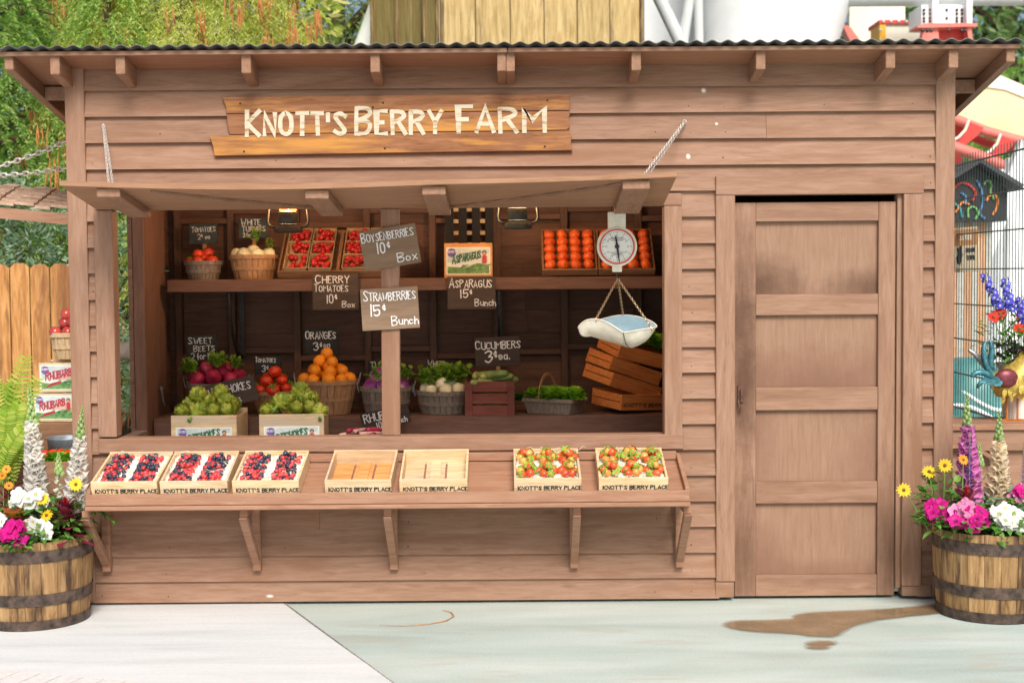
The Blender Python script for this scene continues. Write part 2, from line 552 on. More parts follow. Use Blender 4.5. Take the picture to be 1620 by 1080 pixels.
def bicolor(name, low, high, z0, z1, rough=.35):
    m, n, l, bs = _m(name)
    v, raw = _vec(n, l, (1, 1, 1))
    sp = n.new('ShaderNodeSeparateXYZ')
    l.new(raw, sp.inputs[0])
    nz = _noise(n, l, v, 30, 4)
    h = _math(n, l, 'ADD', sp.outputs[2], _math(n, l, 'MULTIPLY_ADD', nz, .03, -.015))
    f = _math(n, l, 'DIVIDE', _math(n, l, 'SUBTRACT', h, z0), z1 - z0)
    l.new(_ramp(n, l, f, [(0, low), (1, high)]), bs.inputs['Base Color'])
    bs.inputs['Roughness'].default_value = rough
    return m
M['pturnip'] = bicolor('purple_top_turnip_skin', (.74, .62, .48), (.27, .05, .27), -.012, .012)

# leaf and flower materials
M['artichoke'] = leafm('artichoke_bracts', (.18, .27, .03), (.44, .49, .06), .15, .5, (.64, .62, .15))
M['leaf'] = leafm('green_leaf', (.05, .17, .025), (.15, .34, .06), .35, .45, (.28, .46, .11))
M['sage'] = leafm('grey_green_leaf', (.12, .23, .11), (.26, .38, .22), .3)
M['fern'] = leafm('fern_frond', (.22, .40, .03), (.42, .58, .05), .4, .5, (.62, .66, .14))
M['redwood'] = leafm('drooping_redwood_needles', (.34, .48, .06), (.62, .68, .15), .5, .6, (.84, .78, .34))
M['catkin'] = leafm('brown_catkins', (.42, .17, .05), (.62, .28, .10), .2, .7)
M['conifer'] = leafm('green_conifer_needles', (.15, .34, .05), (.36, .56, .12), .5, .6, (.56, .72, .24))
M['pine'] = leafm('soft_pine_needles', (.11, .22, .05), (.24, .38, .12), .4, .6, (.36, .48, .22))
M['bluebush'] = leafm('blue_green_leaves', (.13, .25, .13), (.28, .42, .26), .35, .6, (.44, .56, .42))
M['bark'] = plain('bark', (.11, .07, .045), .9, .4, 30, .6)
M['burg'] = leafm('burgundy_leaf', (.13, .012, .03), (.26, .03, .06), .25, .4, (.40, .10, .13))
M['redplume'] = leafm('red_plume', (.50, .012, .02), (.72, .04, .04), .25)
M['coleus'] = leafm('coleus_leaf', (.40, .06, .02), (.62, .14, .03), .25)
M['coleus_e'] = leafm('coleus_edge', (.70, .42, .06), (.80, .58, .12), .25)
M['magenta'] = leafm('magenta_petal', (.58, .008, .22), (.74, .02, .34), .3)
M['fpink'] = leafm('pink_petal', (.78, .25, .50), (.84, .45, .62), .3)
M['fwhite'] = leafm('white_petal', (.80, .79, .76), (.86, .86, .83), .3)
M['fpurple'] = leafm('purple_petal', (.30, .04, .50), (.46, .12, .62), .3)
M['fblue'] = leafm('blue_petal', (.06, .06, .52), (.16, .15, .72), .3)
M['fyellow'] = leafm('yellow_petal', (.84, .52, .01), (.90, .66, .03), .3)
M['forange'] = leafm('orange_petal', (.80, .28, .02), (.86, .40, .03), .3)
M['fred'] = leafm('red_petal', (.72, .02, .01), (.82, .06, .03), .3)
M['fcentre'] = plain('brown_flower_centre', (.20, .09, .02), .8)
M['bellw'] = leafm('cream_foxglove_bell', (.80, .72, .56), (.86, .82, .70), .35, .5, (.84, .70, .52))
M['bellp'] = leafm('purple_foxglove_bell', (.46, .08, .40), (.62, .20, .56), .35, .5, (.72, .42, .66))
M['bellb'] = leafm('peach_foxglove_bell', (.80, .58, .38), (.86, .74, .54), .35)
M['bud'] = leafm('pale_green_buds', (.30, .48, .14), (.55, .66, .32), .35)

# ------------------------------------------------------------------ ground
def mat_ground():
    m, n, l, bs = _m('green_concrete')
    v, raw = _vec(n, l, (1, 1, 1), False)
    st, _ = _vec(n, l, (.45, 2.0, 1), False)
    a = _noise(n, l, st, 1.4, 7, .62, .5)
    c = _ramp(n, l, a, [(.30, (.36, .455, .41)), (.47, (.47, .575, .525)), (.62, (.57, .65, .605)), (.8, (.66, .71, .68))])
    b = _noise(n, l, v, 70, 4, .7)
    c = _mix(n, l, .18, c, _ramp(n, l, b, [(.35, (.38, .42, .40)), (.65, (.78, .80, .78))]))
    gr = _noise(n, l, v, 260, 3, .8)
    c = _mix(n, l, _ramp(n, l, gr, [(.60, 0.0), (.72, .35)]), c, (.22, .24, .22))
    d = _noise(n, l, st, 2.6, 5, .6, 1.5)
    c = _mix(n, l, _ramp(n, l, d, [(.56, 0.0), (.68, .5)]), c, (.50, .47, .38))
    l.new(c, bs.inputs['Base Color'])
    l.new(_ramp(n, l, a, [(.3, .35), (.7, .6)]), bs.inputs['Roughness'])
    _bump(n, l, b, bs, .1, .002)
    return m
def mat_pave():
    m, n, l, bs = _m('pale_pavement')
    st, raw = _vec(n, l, (.35, 3.2, 1), False)
    v, _ = _vec(n, l, (1, 1, 1), False)
    a = _noise(n, l, st, 2.2, 8, .65, .3)
    c = _ramp(n, l, a, [(.3, (.54, .57, .57)), (.45, (.66, .69, .69)), (.6, (.73, .755, .755)), (.8, (.78, .80, .80))])
    b = _noise(n, l, v, 60, 5, .7)
    c = _mix(n, l, .15, c, _ramp(n, l, b, [(.35, (.45, .44, .42)), (.65, (.85, .84, .82))]))
    l.new(c, bs.inputs['Base Color'])
    bs.inputs['Roughness'].default_value = .6
    _bump(n, l, b, bs, .12, .002)
    return m
g = MB()
g.add([(-60, -40, 0), (60, -40, 0), (60, 90, 0), (-60, 90, 0)], [(0, 1, 2, 3)])
tag(g.build('ground', mat_ground()), 'pale green stained concrete in front of the shed', 'ground', kind='structure')
pA, pB = gnd(452, 957), gnd(616, 1078)
dj = (pB - pA).normalized()
j0, j1 = pA - dj * .25, pA + dj * 9
g = MB()
g.add([(-12, j1.y, .004), (j1.x, j1.y, .004)] + [(j0.x + (j1.x - j0.x) * (1 - i / 12) + U(-.006, .006), j0.y + (j1.y - j0.y) * (1 - i / 12), .004) for i in range(1, 12)] + [(j0.x, j0.y, .004), (-12, j0.y, .004)], [tuple(range(15))])
tag(g.build('pavement', mat_pave()), 'near-white pavement slab on the left', 'pavement', kind='structure')
g = MB()
g.bar(j0 + Vector((.006, 0, .0045)), j1 + Vector((.006, 0, .0045)), .006, .003)
tag(g.build('pavement_joint', plain('dark_joint', (.34, .31, .28), .9, .5, 50, .5)), kind='structure')
# pavers at the lower left
g = MB()
e0, e1 = gnd(-160, 1046), gnd(330, 1092)
ed = (e1 - e0).normalized()
en = Vector((ed.y, -ed.x, 0))
for i in range(26):
    for j in range(4):
        o_ = e0 + ed * (i * .105 - .3) + en * (j * .205 + .006)
        q = [o_, o_ + ed * .098, o_ + ed * .098 + en * .198, o_ + en * .198]
        q = [Vector((p.x, p.y, 0)) for p in q]
        if j == 0 and i % 2 < 0: continue
        g.add([(p.x, p.y, .0045) for p in q[::-1]] + [(p.x, p.y, .011) for p in q[::-1]], [(4, 5, 6, 7), (0, 1, 5, 4), (1, 2, 6, 5), (2, 3, 7, 6), (3, 0, 4, 7)])
tag(g.build('paver_border', plain('pale_pavers', (.68, .66, .64), .7, .1, 40, .2)), kind='structure')
M['damp'] = plain('damp_concrete', (.37, .40, .35), .25, .12, 9, 0)
def mat_water():
    m, n, l, bs = _m('puddle_painted_reflection')
    v, raw = _vec(n, l, (1, 1, 1), False)
    f = _noise(n, l, v, 6, 4)
    l.new(_ramp(n, l, f, [(.3, (.24, .155, .08)), (.7, (.34, .235, .135))]), bs.inputs['Base Color'])  # brown base colour paints in the door's reflection
    bs.inputs['Roughness'].default_value = .03
    bs.inputs['Specular IOR Level'].default_value = .8
    at_ = n.new('ShaderNodeAttribute')
    at_.attribute_name = 'wet'
    tp = n.new('ShaderNodeBsdfTransparent')
    mx = n.new('ShaderNodeMixShader')
    l.new(_math(n, l, 'MULTIPLY', at_.outputs['Fac'], _math(n, l, 'MULTIPLY_ADD', f, .35, .68)), mx.inputs[0])
    l.new(tp.outputs[0], mx.inputs[1])
    l.new(bs.outputs[0], mx.inputs[2])
    l.new(mx.outputs[0], n['Material Output'].inputs[0])
    return m
MW = mat_water()
def puddle(px):
    pts = [gnd(x, y) for x, y in px]
    sm = []
    for i in range(len(pts)):
        a, b = pts[i], pts[(i + 1) % len(pts)]
        sm += [a * .75 + b * .25, a * .25 + b * .75]
    n_ = len(sm)
    def ring(d):
        out = []
        for i, p in enumerate(sm):
            t = (sm[(i + 1) % n_] - sm[i - 1]).normalized()
            out.append(p + t.cross(Vector((0, 0, 1))) * d * U(.7, 1.3))
        return out
    if (ring(1)[0] - sm[0]).dot(sm[0] - sum(sm, Vector((0, 0, 0))) / n_) < 0:
        sg = -1
    else:
        sg = 1
    g = MB()
    A, B, C = ring(-.008 * sg), ring(.008 * sg), ring(.030 * sg)
    vs = [(p.x, p.y, .005) for p in A + B + C]
    fs = [tuple(range(n_))]
    for i in range(n_):
        j = (i + 1) % n_
        fs += [(i, j, n_ + j, n_ + i), (n_ + i, n_ + j, 2 * n_ + j, 2 * n_ + i)]
    g.add(vs, fs)
    o = g.build('puddle', MW)
    at_ = o.data.attributes.new('wet', 'FLOAT', 'POINT')
    at_.data.foreach_set('value', [1.0] * n_ + [.45] * n_ + [0.0] * n_)
    return tag(o, kind='structure')
puddle([(1145, 989), (1160, 983), (1215, 982), (1262, 980), (1254, 974), (1290, 969), (1350, 967), (1410, 964), (1480, 957), (1520, 952), (1520, 962), (1482, 971), (1425, 976), (1370, 983), (1335, 996), (1322, 1008), (1290, 1007), (1250, 1002), (1205, 1000), (1165, 996)])
puddle([(1274, 1020), (1290, 1015), (1315, 1015), (1322, 1019), (1305, 1022), (1312, 1026), (1290, 1027), (1276, 1025), (1290, 1021)])
g = MB()
pts = [gnd(x, y, .006) for x, y in [(600, 988), (640, 989), (680, 986), (706, 981), (718, 974), (714, 968), (700, 964)]]
g.tube(pts, [.001, .0016, .002, .003, .003, .0025, .001], 5)
tag(g.build('orange_wire', plain('rust_wire', (.45, .20, .05), .7)), 'thin curved orange wire lying on the green concrete', 'wire')

M['nailhead'] = plain('rusty_nail_head', (.07, .035, .022), .8, .4, 60, 0)
M['bounce_white'] = wood('light_bounce_boards', (.66, .62, .54), (.76, .72, .64), (.82, .79, .72), 'X')  # white for unseen surfaces, added to bounce light around the shed interior
# ------------------------------------------------------------------ the shed
XL, XR = -2.26, 2.26
shed = thing('farm_stand', 'brown painted wooden shed with an open serving hatch and a panelled door', 'shed', (0, .9, 0))
WIN = (-2.115, .862, .80, 2.06)       # siding is cut away here
DOOR = (1.06, 2.08, -.1, 2.165)
def sub(iv, a, b):
    out = []
    for x0, x1 in iv:
        if b <= x0 or a >= x1: out.append((x0, x1)); continue
        if a > x0: out.append((x0, a))
        if b < x1: out.append((b, x1))
    return out
mb = MB()
EXPO = .1325
rows = [(.018, .1235)] + [(.1235 + k * EXPO, .1235 + (k + 1) * EXPO) for k in range(20)]
for k, (zb, zt) in enumerate(rows):
    zt = min(zt, 2.76)
    if zb > 2.75: break
    cuts = sorted({zb, zt} | {z for z in (WIN[2], WIN[3], DOOR[3]) if zb + .004 < z < zt - .004})
    for za, zc in zip(cuts, cuts[1:]):
        zm = (za + zc) / 2
        iv = [(XL + .07, XR - .07)]
        if WIN[2] < zm < WIN[3]: iv = sub(iv, WIN[0], WIN[1])
        if zm < DOOR[3]: iv = sub(iv, DOOR[0], DOOR[1])
        for x0, x1 in iv:
            segs = [(x0, x1)]
            if x1 - x0 > 2.5 and k in (3, 18):
                c_ = U(x0 + .8, x1 - .8)
                segs = [(x0, c_ - .0008), (c_ + .0008, x1)]
            for a, b in segs:
                f = lambda z: -.030 + .024 * (z - zb) / EXPO
                wob = U(-.0015, .0015)
                zl = za + (wob if za == zb else 0)
                mb.add([(a, f(za), zl), (b, f(za), zl - U(-.001, .001)), (b, .012, za), (a, .012, za), (a, f(zc), zc + .004), (b, f(zc), zc + .004), (b, .012, zc + .004), (a, .012, zc + .004)],
                       [(0, 3, 2, 1), (4, 5, 6, 7), (0, 1, 5, 4), (1, 2, 6, 5), (2, 3, 7, 6), (3, 0, 4, 7)])
NAILX = [at(p, 500, 0).x for p in (152, 260, 445, 640, 830, 1035, 1092, 1145, 1300, 1440, 1468)]
mb.mi = 1
for k, (zb, zt) in enumerate(rows):
    for x in NAILX:
        if zb > 2.6 or U(0, 1) < .35: continue
        z = zb + .035 + U(-.008, .012)
        x_ = x + U(-.012, .012)
        if WIN[0] - .02 < x_ < WIN[1] + .02 and WIN[2] - .05 < z < WIN[3] + .05: continue
        if DOOR[0] - .02 < x_ < DOOR[1] + .02 and z < DOOR[3] + .03: continue
        y_ = -.030 + .024 * (z - zb) / EXPO - .0006
        r_ = U(.0022, .0042)
        mb.add([(x_ + r_ * math.cos(q * .785), y_, z + r_ * math.sin(q * .785) * U(.8, 1.5)) for q in range(8)], [tuple(range(8))])
mb.build('front_siding', [M['siding'], M['nailhead']], shed)
mb = MB()                                # unseen sheathing behind the siding, white inside to bounce light onto the produce
mb.box(XL + .05, WIN[0] + .0, .014, .034, .02, 2.74)
mb.box(WIN[1], DOOR[0], .014, .034, .02, 2.74)
mb.box(DOOR[1], XR - .05, .014, .034, .02, 2.74)
mb.box(WIN[0], WIN[1], .014, .034, .02, WIN[2])
mb.box(WIN[0], WIN[1], .014, .034, WIN[3], 2.74)
mb.box(DOOR[0], DOOR[1], .014, .034, DOOR[3], 2.74)
mb.build('front_sheathing', M['bounce_white'], shed)
for x in (XL, XR):                        # corner boards
    s = 1 if x < 0 else -1
    mb = MB()
    mb.box(min(x, x + s * .098), max(x, x + s * .098), -.034, -.002, .02, 2.755)
    mb.build('corner_board', M['trim_v'], shed, bevel=.003)
def sidez(y):
    return 2.745 - .184 * y
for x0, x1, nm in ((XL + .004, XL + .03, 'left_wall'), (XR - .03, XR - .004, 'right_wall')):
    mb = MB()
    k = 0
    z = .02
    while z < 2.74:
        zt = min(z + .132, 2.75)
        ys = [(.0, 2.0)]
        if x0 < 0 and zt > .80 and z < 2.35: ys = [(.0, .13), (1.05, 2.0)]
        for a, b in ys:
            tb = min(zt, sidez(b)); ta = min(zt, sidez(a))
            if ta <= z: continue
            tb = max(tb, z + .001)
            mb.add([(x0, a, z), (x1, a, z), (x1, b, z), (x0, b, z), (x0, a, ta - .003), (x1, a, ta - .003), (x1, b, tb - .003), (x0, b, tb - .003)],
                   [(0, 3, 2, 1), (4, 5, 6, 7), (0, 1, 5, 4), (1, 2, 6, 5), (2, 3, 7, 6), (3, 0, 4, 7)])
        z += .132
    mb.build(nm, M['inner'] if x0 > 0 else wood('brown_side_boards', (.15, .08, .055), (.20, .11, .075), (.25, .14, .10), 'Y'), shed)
mb = MB()                                  # frame of the left side opening
mb.box(XL + .03, XL + .10, .13, 1.05, .755, .79)
mb.build('side_sill', wood('grey_side_sill', (.22, .15, .11), (.30, .21, .16), (.38, .28, .22), 'Y'), shed, bevel=.003)
mb = MB()
mb.box(XL + .032, XL + .10, 1.05, 1.30, .74, 2.5)
mb.box(XL + .034, XL + .085, 1.31, 1.60, .3, 2.45)
mb.build('inner_post', wood('side_post_paint', (.13, .068, .045), (.18, .095, .065), (.23, .125, .09), 'Z'), shed, bevel=.004)
mb = MB()
mb.tube([(XL + .106, 1.38, 1.0), (XL + .115, 1.38, .93), (XL + .12, 1.40, .90)], .006, 6)
mb.lathe([(.016, 0), (.016, .008), (.006, .012)], 10, Matrix.Translation((XL + .1, 1.38, 1.01)) @ Matrix.Rotation(R(90), 4, 'Y'))
mb.build('hook', M['galv'], shed)
# back wall: horizontal boards, studs and blocking
mb = MB()
z = .02
while z < 2.38:
    h = U(.125, .16)
    x = XL + .03
    while x < XR - .05:
        x2 = min(x + U(1.2, 2.4), XR - .03)
        mb.box(x + .001, x2 - .001, 1.925 + U(0, .004), 1.95, z + .002, min(z + h, 2.385))
        x = x2
    z += h
mb.box(XL + .031, XR - .031, 1.951, 1.965, .02, 2.38)  # backing sheet added to stop light leaking between the boards
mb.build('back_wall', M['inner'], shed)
STX = [at(p, 500, 1.87).x for p in (283, 367, 470, 582, 685, 787, 893, 1010, 1120)]
for x in STX:
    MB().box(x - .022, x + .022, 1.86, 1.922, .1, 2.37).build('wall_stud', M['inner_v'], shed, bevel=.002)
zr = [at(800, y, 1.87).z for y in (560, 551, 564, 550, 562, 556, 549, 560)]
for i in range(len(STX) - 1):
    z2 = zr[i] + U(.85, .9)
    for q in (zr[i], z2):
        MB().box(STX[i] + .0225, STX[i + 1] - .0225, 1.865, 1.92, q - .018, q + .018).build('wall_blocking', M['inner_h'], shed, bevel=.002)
mb = MB()
mb.box(XL + .03, XR - .03, .04, 1.92, .03, .05)
mb.build('shed_floor', M['bounce_white'], shed)  # floor hidden by the sill, made pale to bounce light upwards
mb = MB()
mb.box(1.00, 1.03, .036, 1.855, .05, 2.36)
mb.build('unseen_partition', M['inner'], shed)  # unseen divider put in to hold the interior dark
mb = MB()
y0, y1 = .036, 1.92
mb.add([(XL + .04, y0, 2.748 - .184 * y0 - .112), (1.0, y0, 2.748 - .184 * y0 - .112), (1.0, y1, 2.748 - .184 * y1 - .112), (XL + .04, y1, 2.748 - .184 * y1 - .112)], [(0, 3, 2, 1)])
mb.build('bounce_ceiling', M['bounce_white'], shed)  # unseen white panel added to reflect ground light onto the shelves
# shelves
US, LS = 1.675, .848
mb = MB()
mb.box(-2.12, .995, 1.45, 1.855, US - .03, US)
mb.box(-2.12, .995, 1.428, 1.449, US - .075, US + .001)
mb.build('upper_shelf', M['shelf'], shed, bevel=.003)
mb = MB()
mb.box(-2.15, .99, 1.18, 1.855, LS - .03, LS)
mb.box(-2.15, .99, 1.157, 1.179, LS - .105, LS + .001)
mb.build('lower_shelf', M['shelf'], shed, bevel=.003)
mb = MB()
mb.box(-2.15, .95, .62, 1.10, .565, .59)
mb.box(-2.15, -2.11, .64, 1.08, .055, .564)
mb.box(.90, .94, .64, 1.08, .055, .564)
mb.build('step_shelf', M['shelf'], shed, bevel=.003)
for x in (at(371, 500, 1.6).x, at(790, 500, 1.6).x):    # curved iron shelf brackets
    mb = MB()
    pts = []
    for i in range(9):
        t = i / 8
        a = t * math.pi / 2
        pts.append((x, 1.455 + .40 * (1 - math.cos(a)) * .98, US - .08 - .42 * math.sin(a)))
    for a, b in zip(pts, pts[1:]):
        mb.bar(a, b, .028, .012, (1, 0, 0))
    mb.box(x - .016, x + .016, 1.845, 1.858, US - .5, US - .04)
    mb.build('shelf_bracket', M['iron'], shed)
# serving hatch casing
cz0, cz1 = 2.045, .872
mb = MB()
mb.box(at(157, 600, 0).x, at(186, 600, 0).x, -.038, .06, at(180, 690, 0).z + .0, 2.035)
mb.build('hatch_casing', M['trim_v'], shed, bevel=.003)
mb = MB()
mb.box(at(1050, 600, 0).x, at(1078, 600, 0).x, -.038, .06, at(1050, 690, 0).z, 2.035)
mb.build('hatch_casing', M['trim_v'], shed, bevel=.003)
mb = MB()
mb.box(at(157, 600, 0).x, at(1080, 600, 0).x, -.040, .075, .792, .868)
mb.build('hatch_sill', M['trim_h'], shed, bevel=.004)
mb = MB()
mb.box(at(157, 600, 0).x, at(1078, 600, 0).x, -.030, .06, 2.037, 2.10)
mb.build('hatch_head', M['trim_h'], shed, bevel=.003)
mb = MB()
a, b = at(617, 320, .02), at(619, 690, .02)
mb.bar((a.x, .03, 2.035), (b.x, .03, .869), .094, .05, (0, 1, 0))
post = mb.build('hatch_post', M['trim_v'], shed, bevel=.003)
# door
dx0, dx1 = at(1161, 600, 0).x, at(1424, 600, 0).x
dz1 = at(1290, 315, .03).z
mb = MB()
mb.box(at(1131, 600, 0).x, dx0, -.040, .05, .105, 2.086)
mb.build('door_casing', M['trim_v'], shed, bevel=.003)
mb = MB()
mb.box(dx1 + .004, at(1456, 600, 0).x, -.040, .05, .075, 2.086)
mb.build('door_casing', M['trim_v'], shed, bevel=.003)
mb = MB()
mb.box(at(1131, 600, 0).x, at(1456, 600, 0).x, -.042, .05, 2.0875, 2.185)
mb.build('door_head', M['trim_h'], shed, bevel=.003)
mb = MB()
mb.box(dx0 - .10, dx0 - .004, -.030, .045, .02, .104)
mb.build('door_base_block', M['trim_h'], shed, bevel=.003)
mb = MB()
mb.box(dx1 + .008, dx1 + .16, -.030, .045, .02, .0745)
mb.build('door_base_block', M['trim_h'], shed, bevel=.003)
mb = MB()
mb.box(dx1 - .022, dx1 + .004, -.012, .05, .06, 2.086)
mb.build('door_jamb', M['trim_v'], shed, bevel=.002)
rz_ = [(at(1290, b, .02).z, at(1290, a, .02).z) for a, b in ((320, 350), (465, 498), (612, 648), (761, 795), (908, 941))]
sxl, sxr = at(1195, 600, .02).x, at(1388, 600, .02).x
da, db = dx0 + .004, dx1 - .024
mb = MB()
mb.box(da, sxl, .006, .045, rz_[4][0], rz_[0][1])
mb.box(sxr, db, .006, .045, rz_[4][0], rz_[0][1])
door = mb.build('door', M['door'], shed, bevel=.003)
for a, b in rz_:
    MB().box(sxl + .001, sxr - .001, .008, .045, a, b).build('door_rail', M['rail'], door, bevel=.002)
for (a0, a1), (b0, b1) in zip(rz_, rz_[1:]):
    mb = MB()
    mb.box(sxl + .0005, sxr - .0005, .034, .044, b1 + .0005, a0 - .0005)
    mb.build('panel', M['panel'], door)
mb = MB()
lp = at(1171, 625, 0)
mb.box(lp.x - .014, lp.x + .016, -.006, .006, lp.z - .035, lp.z + .05)
mb.tube([(lp.x + .002, -.006, lp.z + .03), (lp.x + .002, -.03, lp.z + .03), (lp.x + .002, -.032, lp.z - .01)], .006, 6)
mb.tube([(lp.x - .012, -.01, lp.z - .02), (lp.x - .01, -.02, lp.z - .05), (lp.x - .004, -.02, lp.z - .085), (lp.x + .006, -.012, lp.z - .05)], .005, 6)
mb.build('latch', plain('rusted_latch', (.12, .06, .04), .7, .5, 60, .4, .3), door, bevel=.002)
# roof
def rzz(y, off=0):
    return 2.748 - .184 * y + off
RX0, RX1, RY0, RY1 = -2.512, 2.508, -.255, 2.15
mb = MB()
mb.add([(RX0 + .01, RY0 + .02, rzz(RY0 + .02)), (RX1 - .01, RY0 + .02, rzz(RY0 + .02)), (RX1 - .01, RY1, rzz(RY1)), (RX0 + .01, RY1, rzz(RY1)),
        (RX0 + .01, RY0 + .02, rzz(RY0 + .02, .007)), (RX1 - .01, RY0 + .02, rzz(RY0 + .02, .007)), (RX1 - .01, RY1, rzz(RY1, .007)), (RX0 + .01, RY1, rzz(RY1, .007))],
       [(0, 3, 2, 1), (4, 5, 6, 7), (0, 1, 5, 4), (1, 2, 6, 5), (2, 3, 7, 6), (3, 0, 4, 7)])
roof = mb.build('roof_deck', M['soffit'], shed)
mb = MB()
xm = at(803, 85, RY0).x
mb.box(RX0, xm - .002, RY0, RY0 + .019, rzz(RY0, -.014), rzz(RY0, .009))
mb.build('fascia', M['trim_h'], roof, bevel=.003)
mb = MB()
mb.box(xm + .002, RX1, RY0, RY0 + .019, rzz(RY0, -.014), rzz(RY0, .009))
mb.build('fascia', M['trim_h'], roof, bevel=.003)
mb = MB()
nx = int((RX1 - RX0 + .02) / .078 * 8)
top, vs, fs = [], [], []
for i in range(nx + 1):
    x = RX0 - .01 + i * .078 / 8
    zc = .0205 + .0070 * math.cos(2 * math.pi * i / 8)
    for (y, dz) in ((RY0 - .035, 0), (RY1 + .03, 0)):
        vs.append((x, y, rzz(y, zc)))
    for (y, dz) in ((RY0 - .035, 0), (RY1 + .03, 0)):
        vs.append((x, y, rzz(y, zc - .003)))
for i in range(nx):
    a, b = i * 4, i * 4 + 4
    fs += [(a, b, b + 1, a + 1), (a + 2, a + 3, b + 3, b + 2), (a, a + 2, b + 2, b), (a + 1, b + 1, b + 3, a + 3)]
mb.add(vs, fs)
mb.build('corrugated_sheet', M['roofing'], roof)
for pxr in (98, 200, 397, 599, 797, 811, 1008, 1203, 1406, 1505):
    xr = (pxr - 810) / 317.8
    mb = MB()
    y0, y1 = RY0 + .022 + U(-.004, .004), .012 if abs(xr) < 2.2 else 1.9
    hw = .0235 if abs(xr) > .06 else .0215
    mb.add([(xr - hw, y0, rzz(y0, -.098)), (xr + hw, y0, rzz(y0, -.098)), (xr + hw, y1, rzz(y1, -.098)), (xr - hw, y1, rzz(y1, -.098)),
            (xr - hw, y0, rzz(y0, -.0015)), (xr + hw, y0, rzz(y0, -.0015)), (xr + hw, y1, rzz(y1, -.0015)), (xr - hw, y1, rzz(y1, -.0015))],
           [(0, 3, 2, 1), (4, 5, 6, 7), (0, 1, 5, 4), (1, 2, 6, 5), (2, 3, 7, 6), (3, 0, 4, 7)])
    mb.build('rafter', M['rafter'], roof, bevel=.003)
for sx in (-1, 1):
    xg = sx * 2.468
    mb = MB()
    y0, y1 = RY0 + .022, RY1 - .02
    mb.add([(xg - .022, y0, rzz(y0, -.072)), (xg + .022, y0, rzz(y0, -.072)), (xg + .022, y1, rzz(y1, -.072)), (xg - .022, y1, rzz(y1, -.072)),
            (xg - .022, y0, rzz(y0, -.0015)), (xg + .022, y0, rzz(y0, -.0015)), (xg + .022, y1, rzz(y1, -.0015)), (xg - .022, y1, rzz(y1, -.0015))],
           [(0, 3, 2, 1), (4, 5, 6, 7), (0, 1, 5, 4), (1, 2, 6, 5), (2, 3, 7, 6), (3, 0, 4, 7)])
    mb.build('gable_rafter', M['rafter'], roof, bevel=.003)
    for yy in (.22, .85, 1.5):
        mb = MB()
        mb.box(min(sx * 2.265, sx * 2.445), max(sx * 2.265, sx * 2.445), yy, yy + .04, rzz(yy + .04, -.072), rzz(yy + .04, -.004))
        mb.build('lookout', M['rafter'], roof, bevel=.002)
# awning
AF = -.62
mb = MB()
NXA, NYA = 32, 6
xa0, xa1 = -2.107, .775
def awz(u, v):
    """underside height; u along the front 0..1, v from the hinge (0) to the front edge (1)"""
    sag = -.022 * math.sin(math.pi * min(1, u / .62)) if u < .62 else .030 * ((u - .62) / .38) ** 1.6
    base = 2.038 + (2.112 - 2.038) * v
    return base + sag * v + .012 * v * (1 - u)
vs, fs = [], []
for k, th in ((0, 0), (1, .022)):
    for j in range(NYA + 1):
        for i in range(NXA + 1):
            u, v = i / NXA, j / NYA
            vs.append((xa0 + (xa1 - xa0) * u, -.041 + (AF + .041) * v, awz(u, v) + th))
q = (NXA + 1) * (NYA + 1)
W_ = NXA + 1
for j in range(NYA):
    for i in range(NXA):
        a = j * W_ + i
        fs.append((a, a + 1, a + W_ + 1, a + W_))
        fs.append((q + a, q + a + W_, q + a + W_ + 1, q + a + 1))
for i in range(NXA):
    fs.append((i, q + i, q + i + 1, i + 1))
    a = NYA * W_ + i
    fs.append((a, a + 1, q + a + 1, q + a))
for j in range(NYA):
    a = j * W_
    fs.append((a, a + W_, q + a + W_, q + a))
    a = j * W_ + NXA
    fs.append((a, q + a, q + a + W_, a + W_))
mb.add(vs, fs)
awn = mb.build('awning', M['awning'], shed)
for (px0, px1, py, u) in ((153, 190, 305, .07), (483, 520, 313, .41), (668, 705, 313, .60), (985, 1028, 298, .93)):
    mb = MB()
    cx = at((px0 + px1) / 2, py, AF + .03).x
    hw = pw(px1 - px0, AF + .03) / 2
    y0, y1 = AF + .025, -.044
    z0a, z1a = awz(u, .95), awz(u, .0)
    mb.add([(cx - hw, y0, z0a - .042), (cx + hw, y0, z0a - .042), (cx + hw, y1, z1a - .042), (cx - hw, y1, z1a - .042),
            (cx - hw, y0, z0a - .0015), (cx + hw, y0, z0a - .0015), (cx + hw, y1, z1a - .0015), (cx - hw, y1, z1a - .0015)],
           [(0, 3, 2, 1), (4, 5, 6, 7), (0, 1, 5, 4), (1, 2, 6, 5), (2, 3, 7, 6), (3, 0, 4, 7)])
    mb.build('awning_beam', M['rafter'], awn, bevel=.003)
for (ua, va, ub, vb) in ((.145, .93, .40, .06), (.625, .06, .925, .93)):
    mb = MB()
    pts = []
    for i in range(22):
        t = i / 21
        u, v = ua + (ub - ua) * t, va + (vb - va) * t
        pts.append(Vector((xa0 + (xa1 - xa0) * u, -.041 + (AF + .041) * v, awz(u, v) - .007 + .003 * math.sin(i * 1.9))))
    for a, b in zip(pts, pts[1:]):
        mb.bar(a, b, .016, .012)
    mb.build('warped_batten', M['rafter'], awn)
def chain(mb, a, b, link=.026, r=.0022, wide=.008, sag=0.0):
    a, b = Vector(a), Vector(b)
    n = max(2, int((b - a).length / (link * .72)))
    t = (b - a).normalized()
    x = t.cross(Vector((0, 1, .2))).normalized()
    y = t.cross(x)
    for i in range(n):
        f = (i + .5) / n
        c = a + (b - a) * f + Vector((0, 0, -sag * 4 * f * (1 - f)))
        d = x if i % 2 == 0 else y
        mb.tube([c + t * (link * .5 * math.cos(q)) + d * (wide * .7 * math.sin(q)) for q in [k * math.pi / 4 for k in range(8)]], r, 4, closed=True)
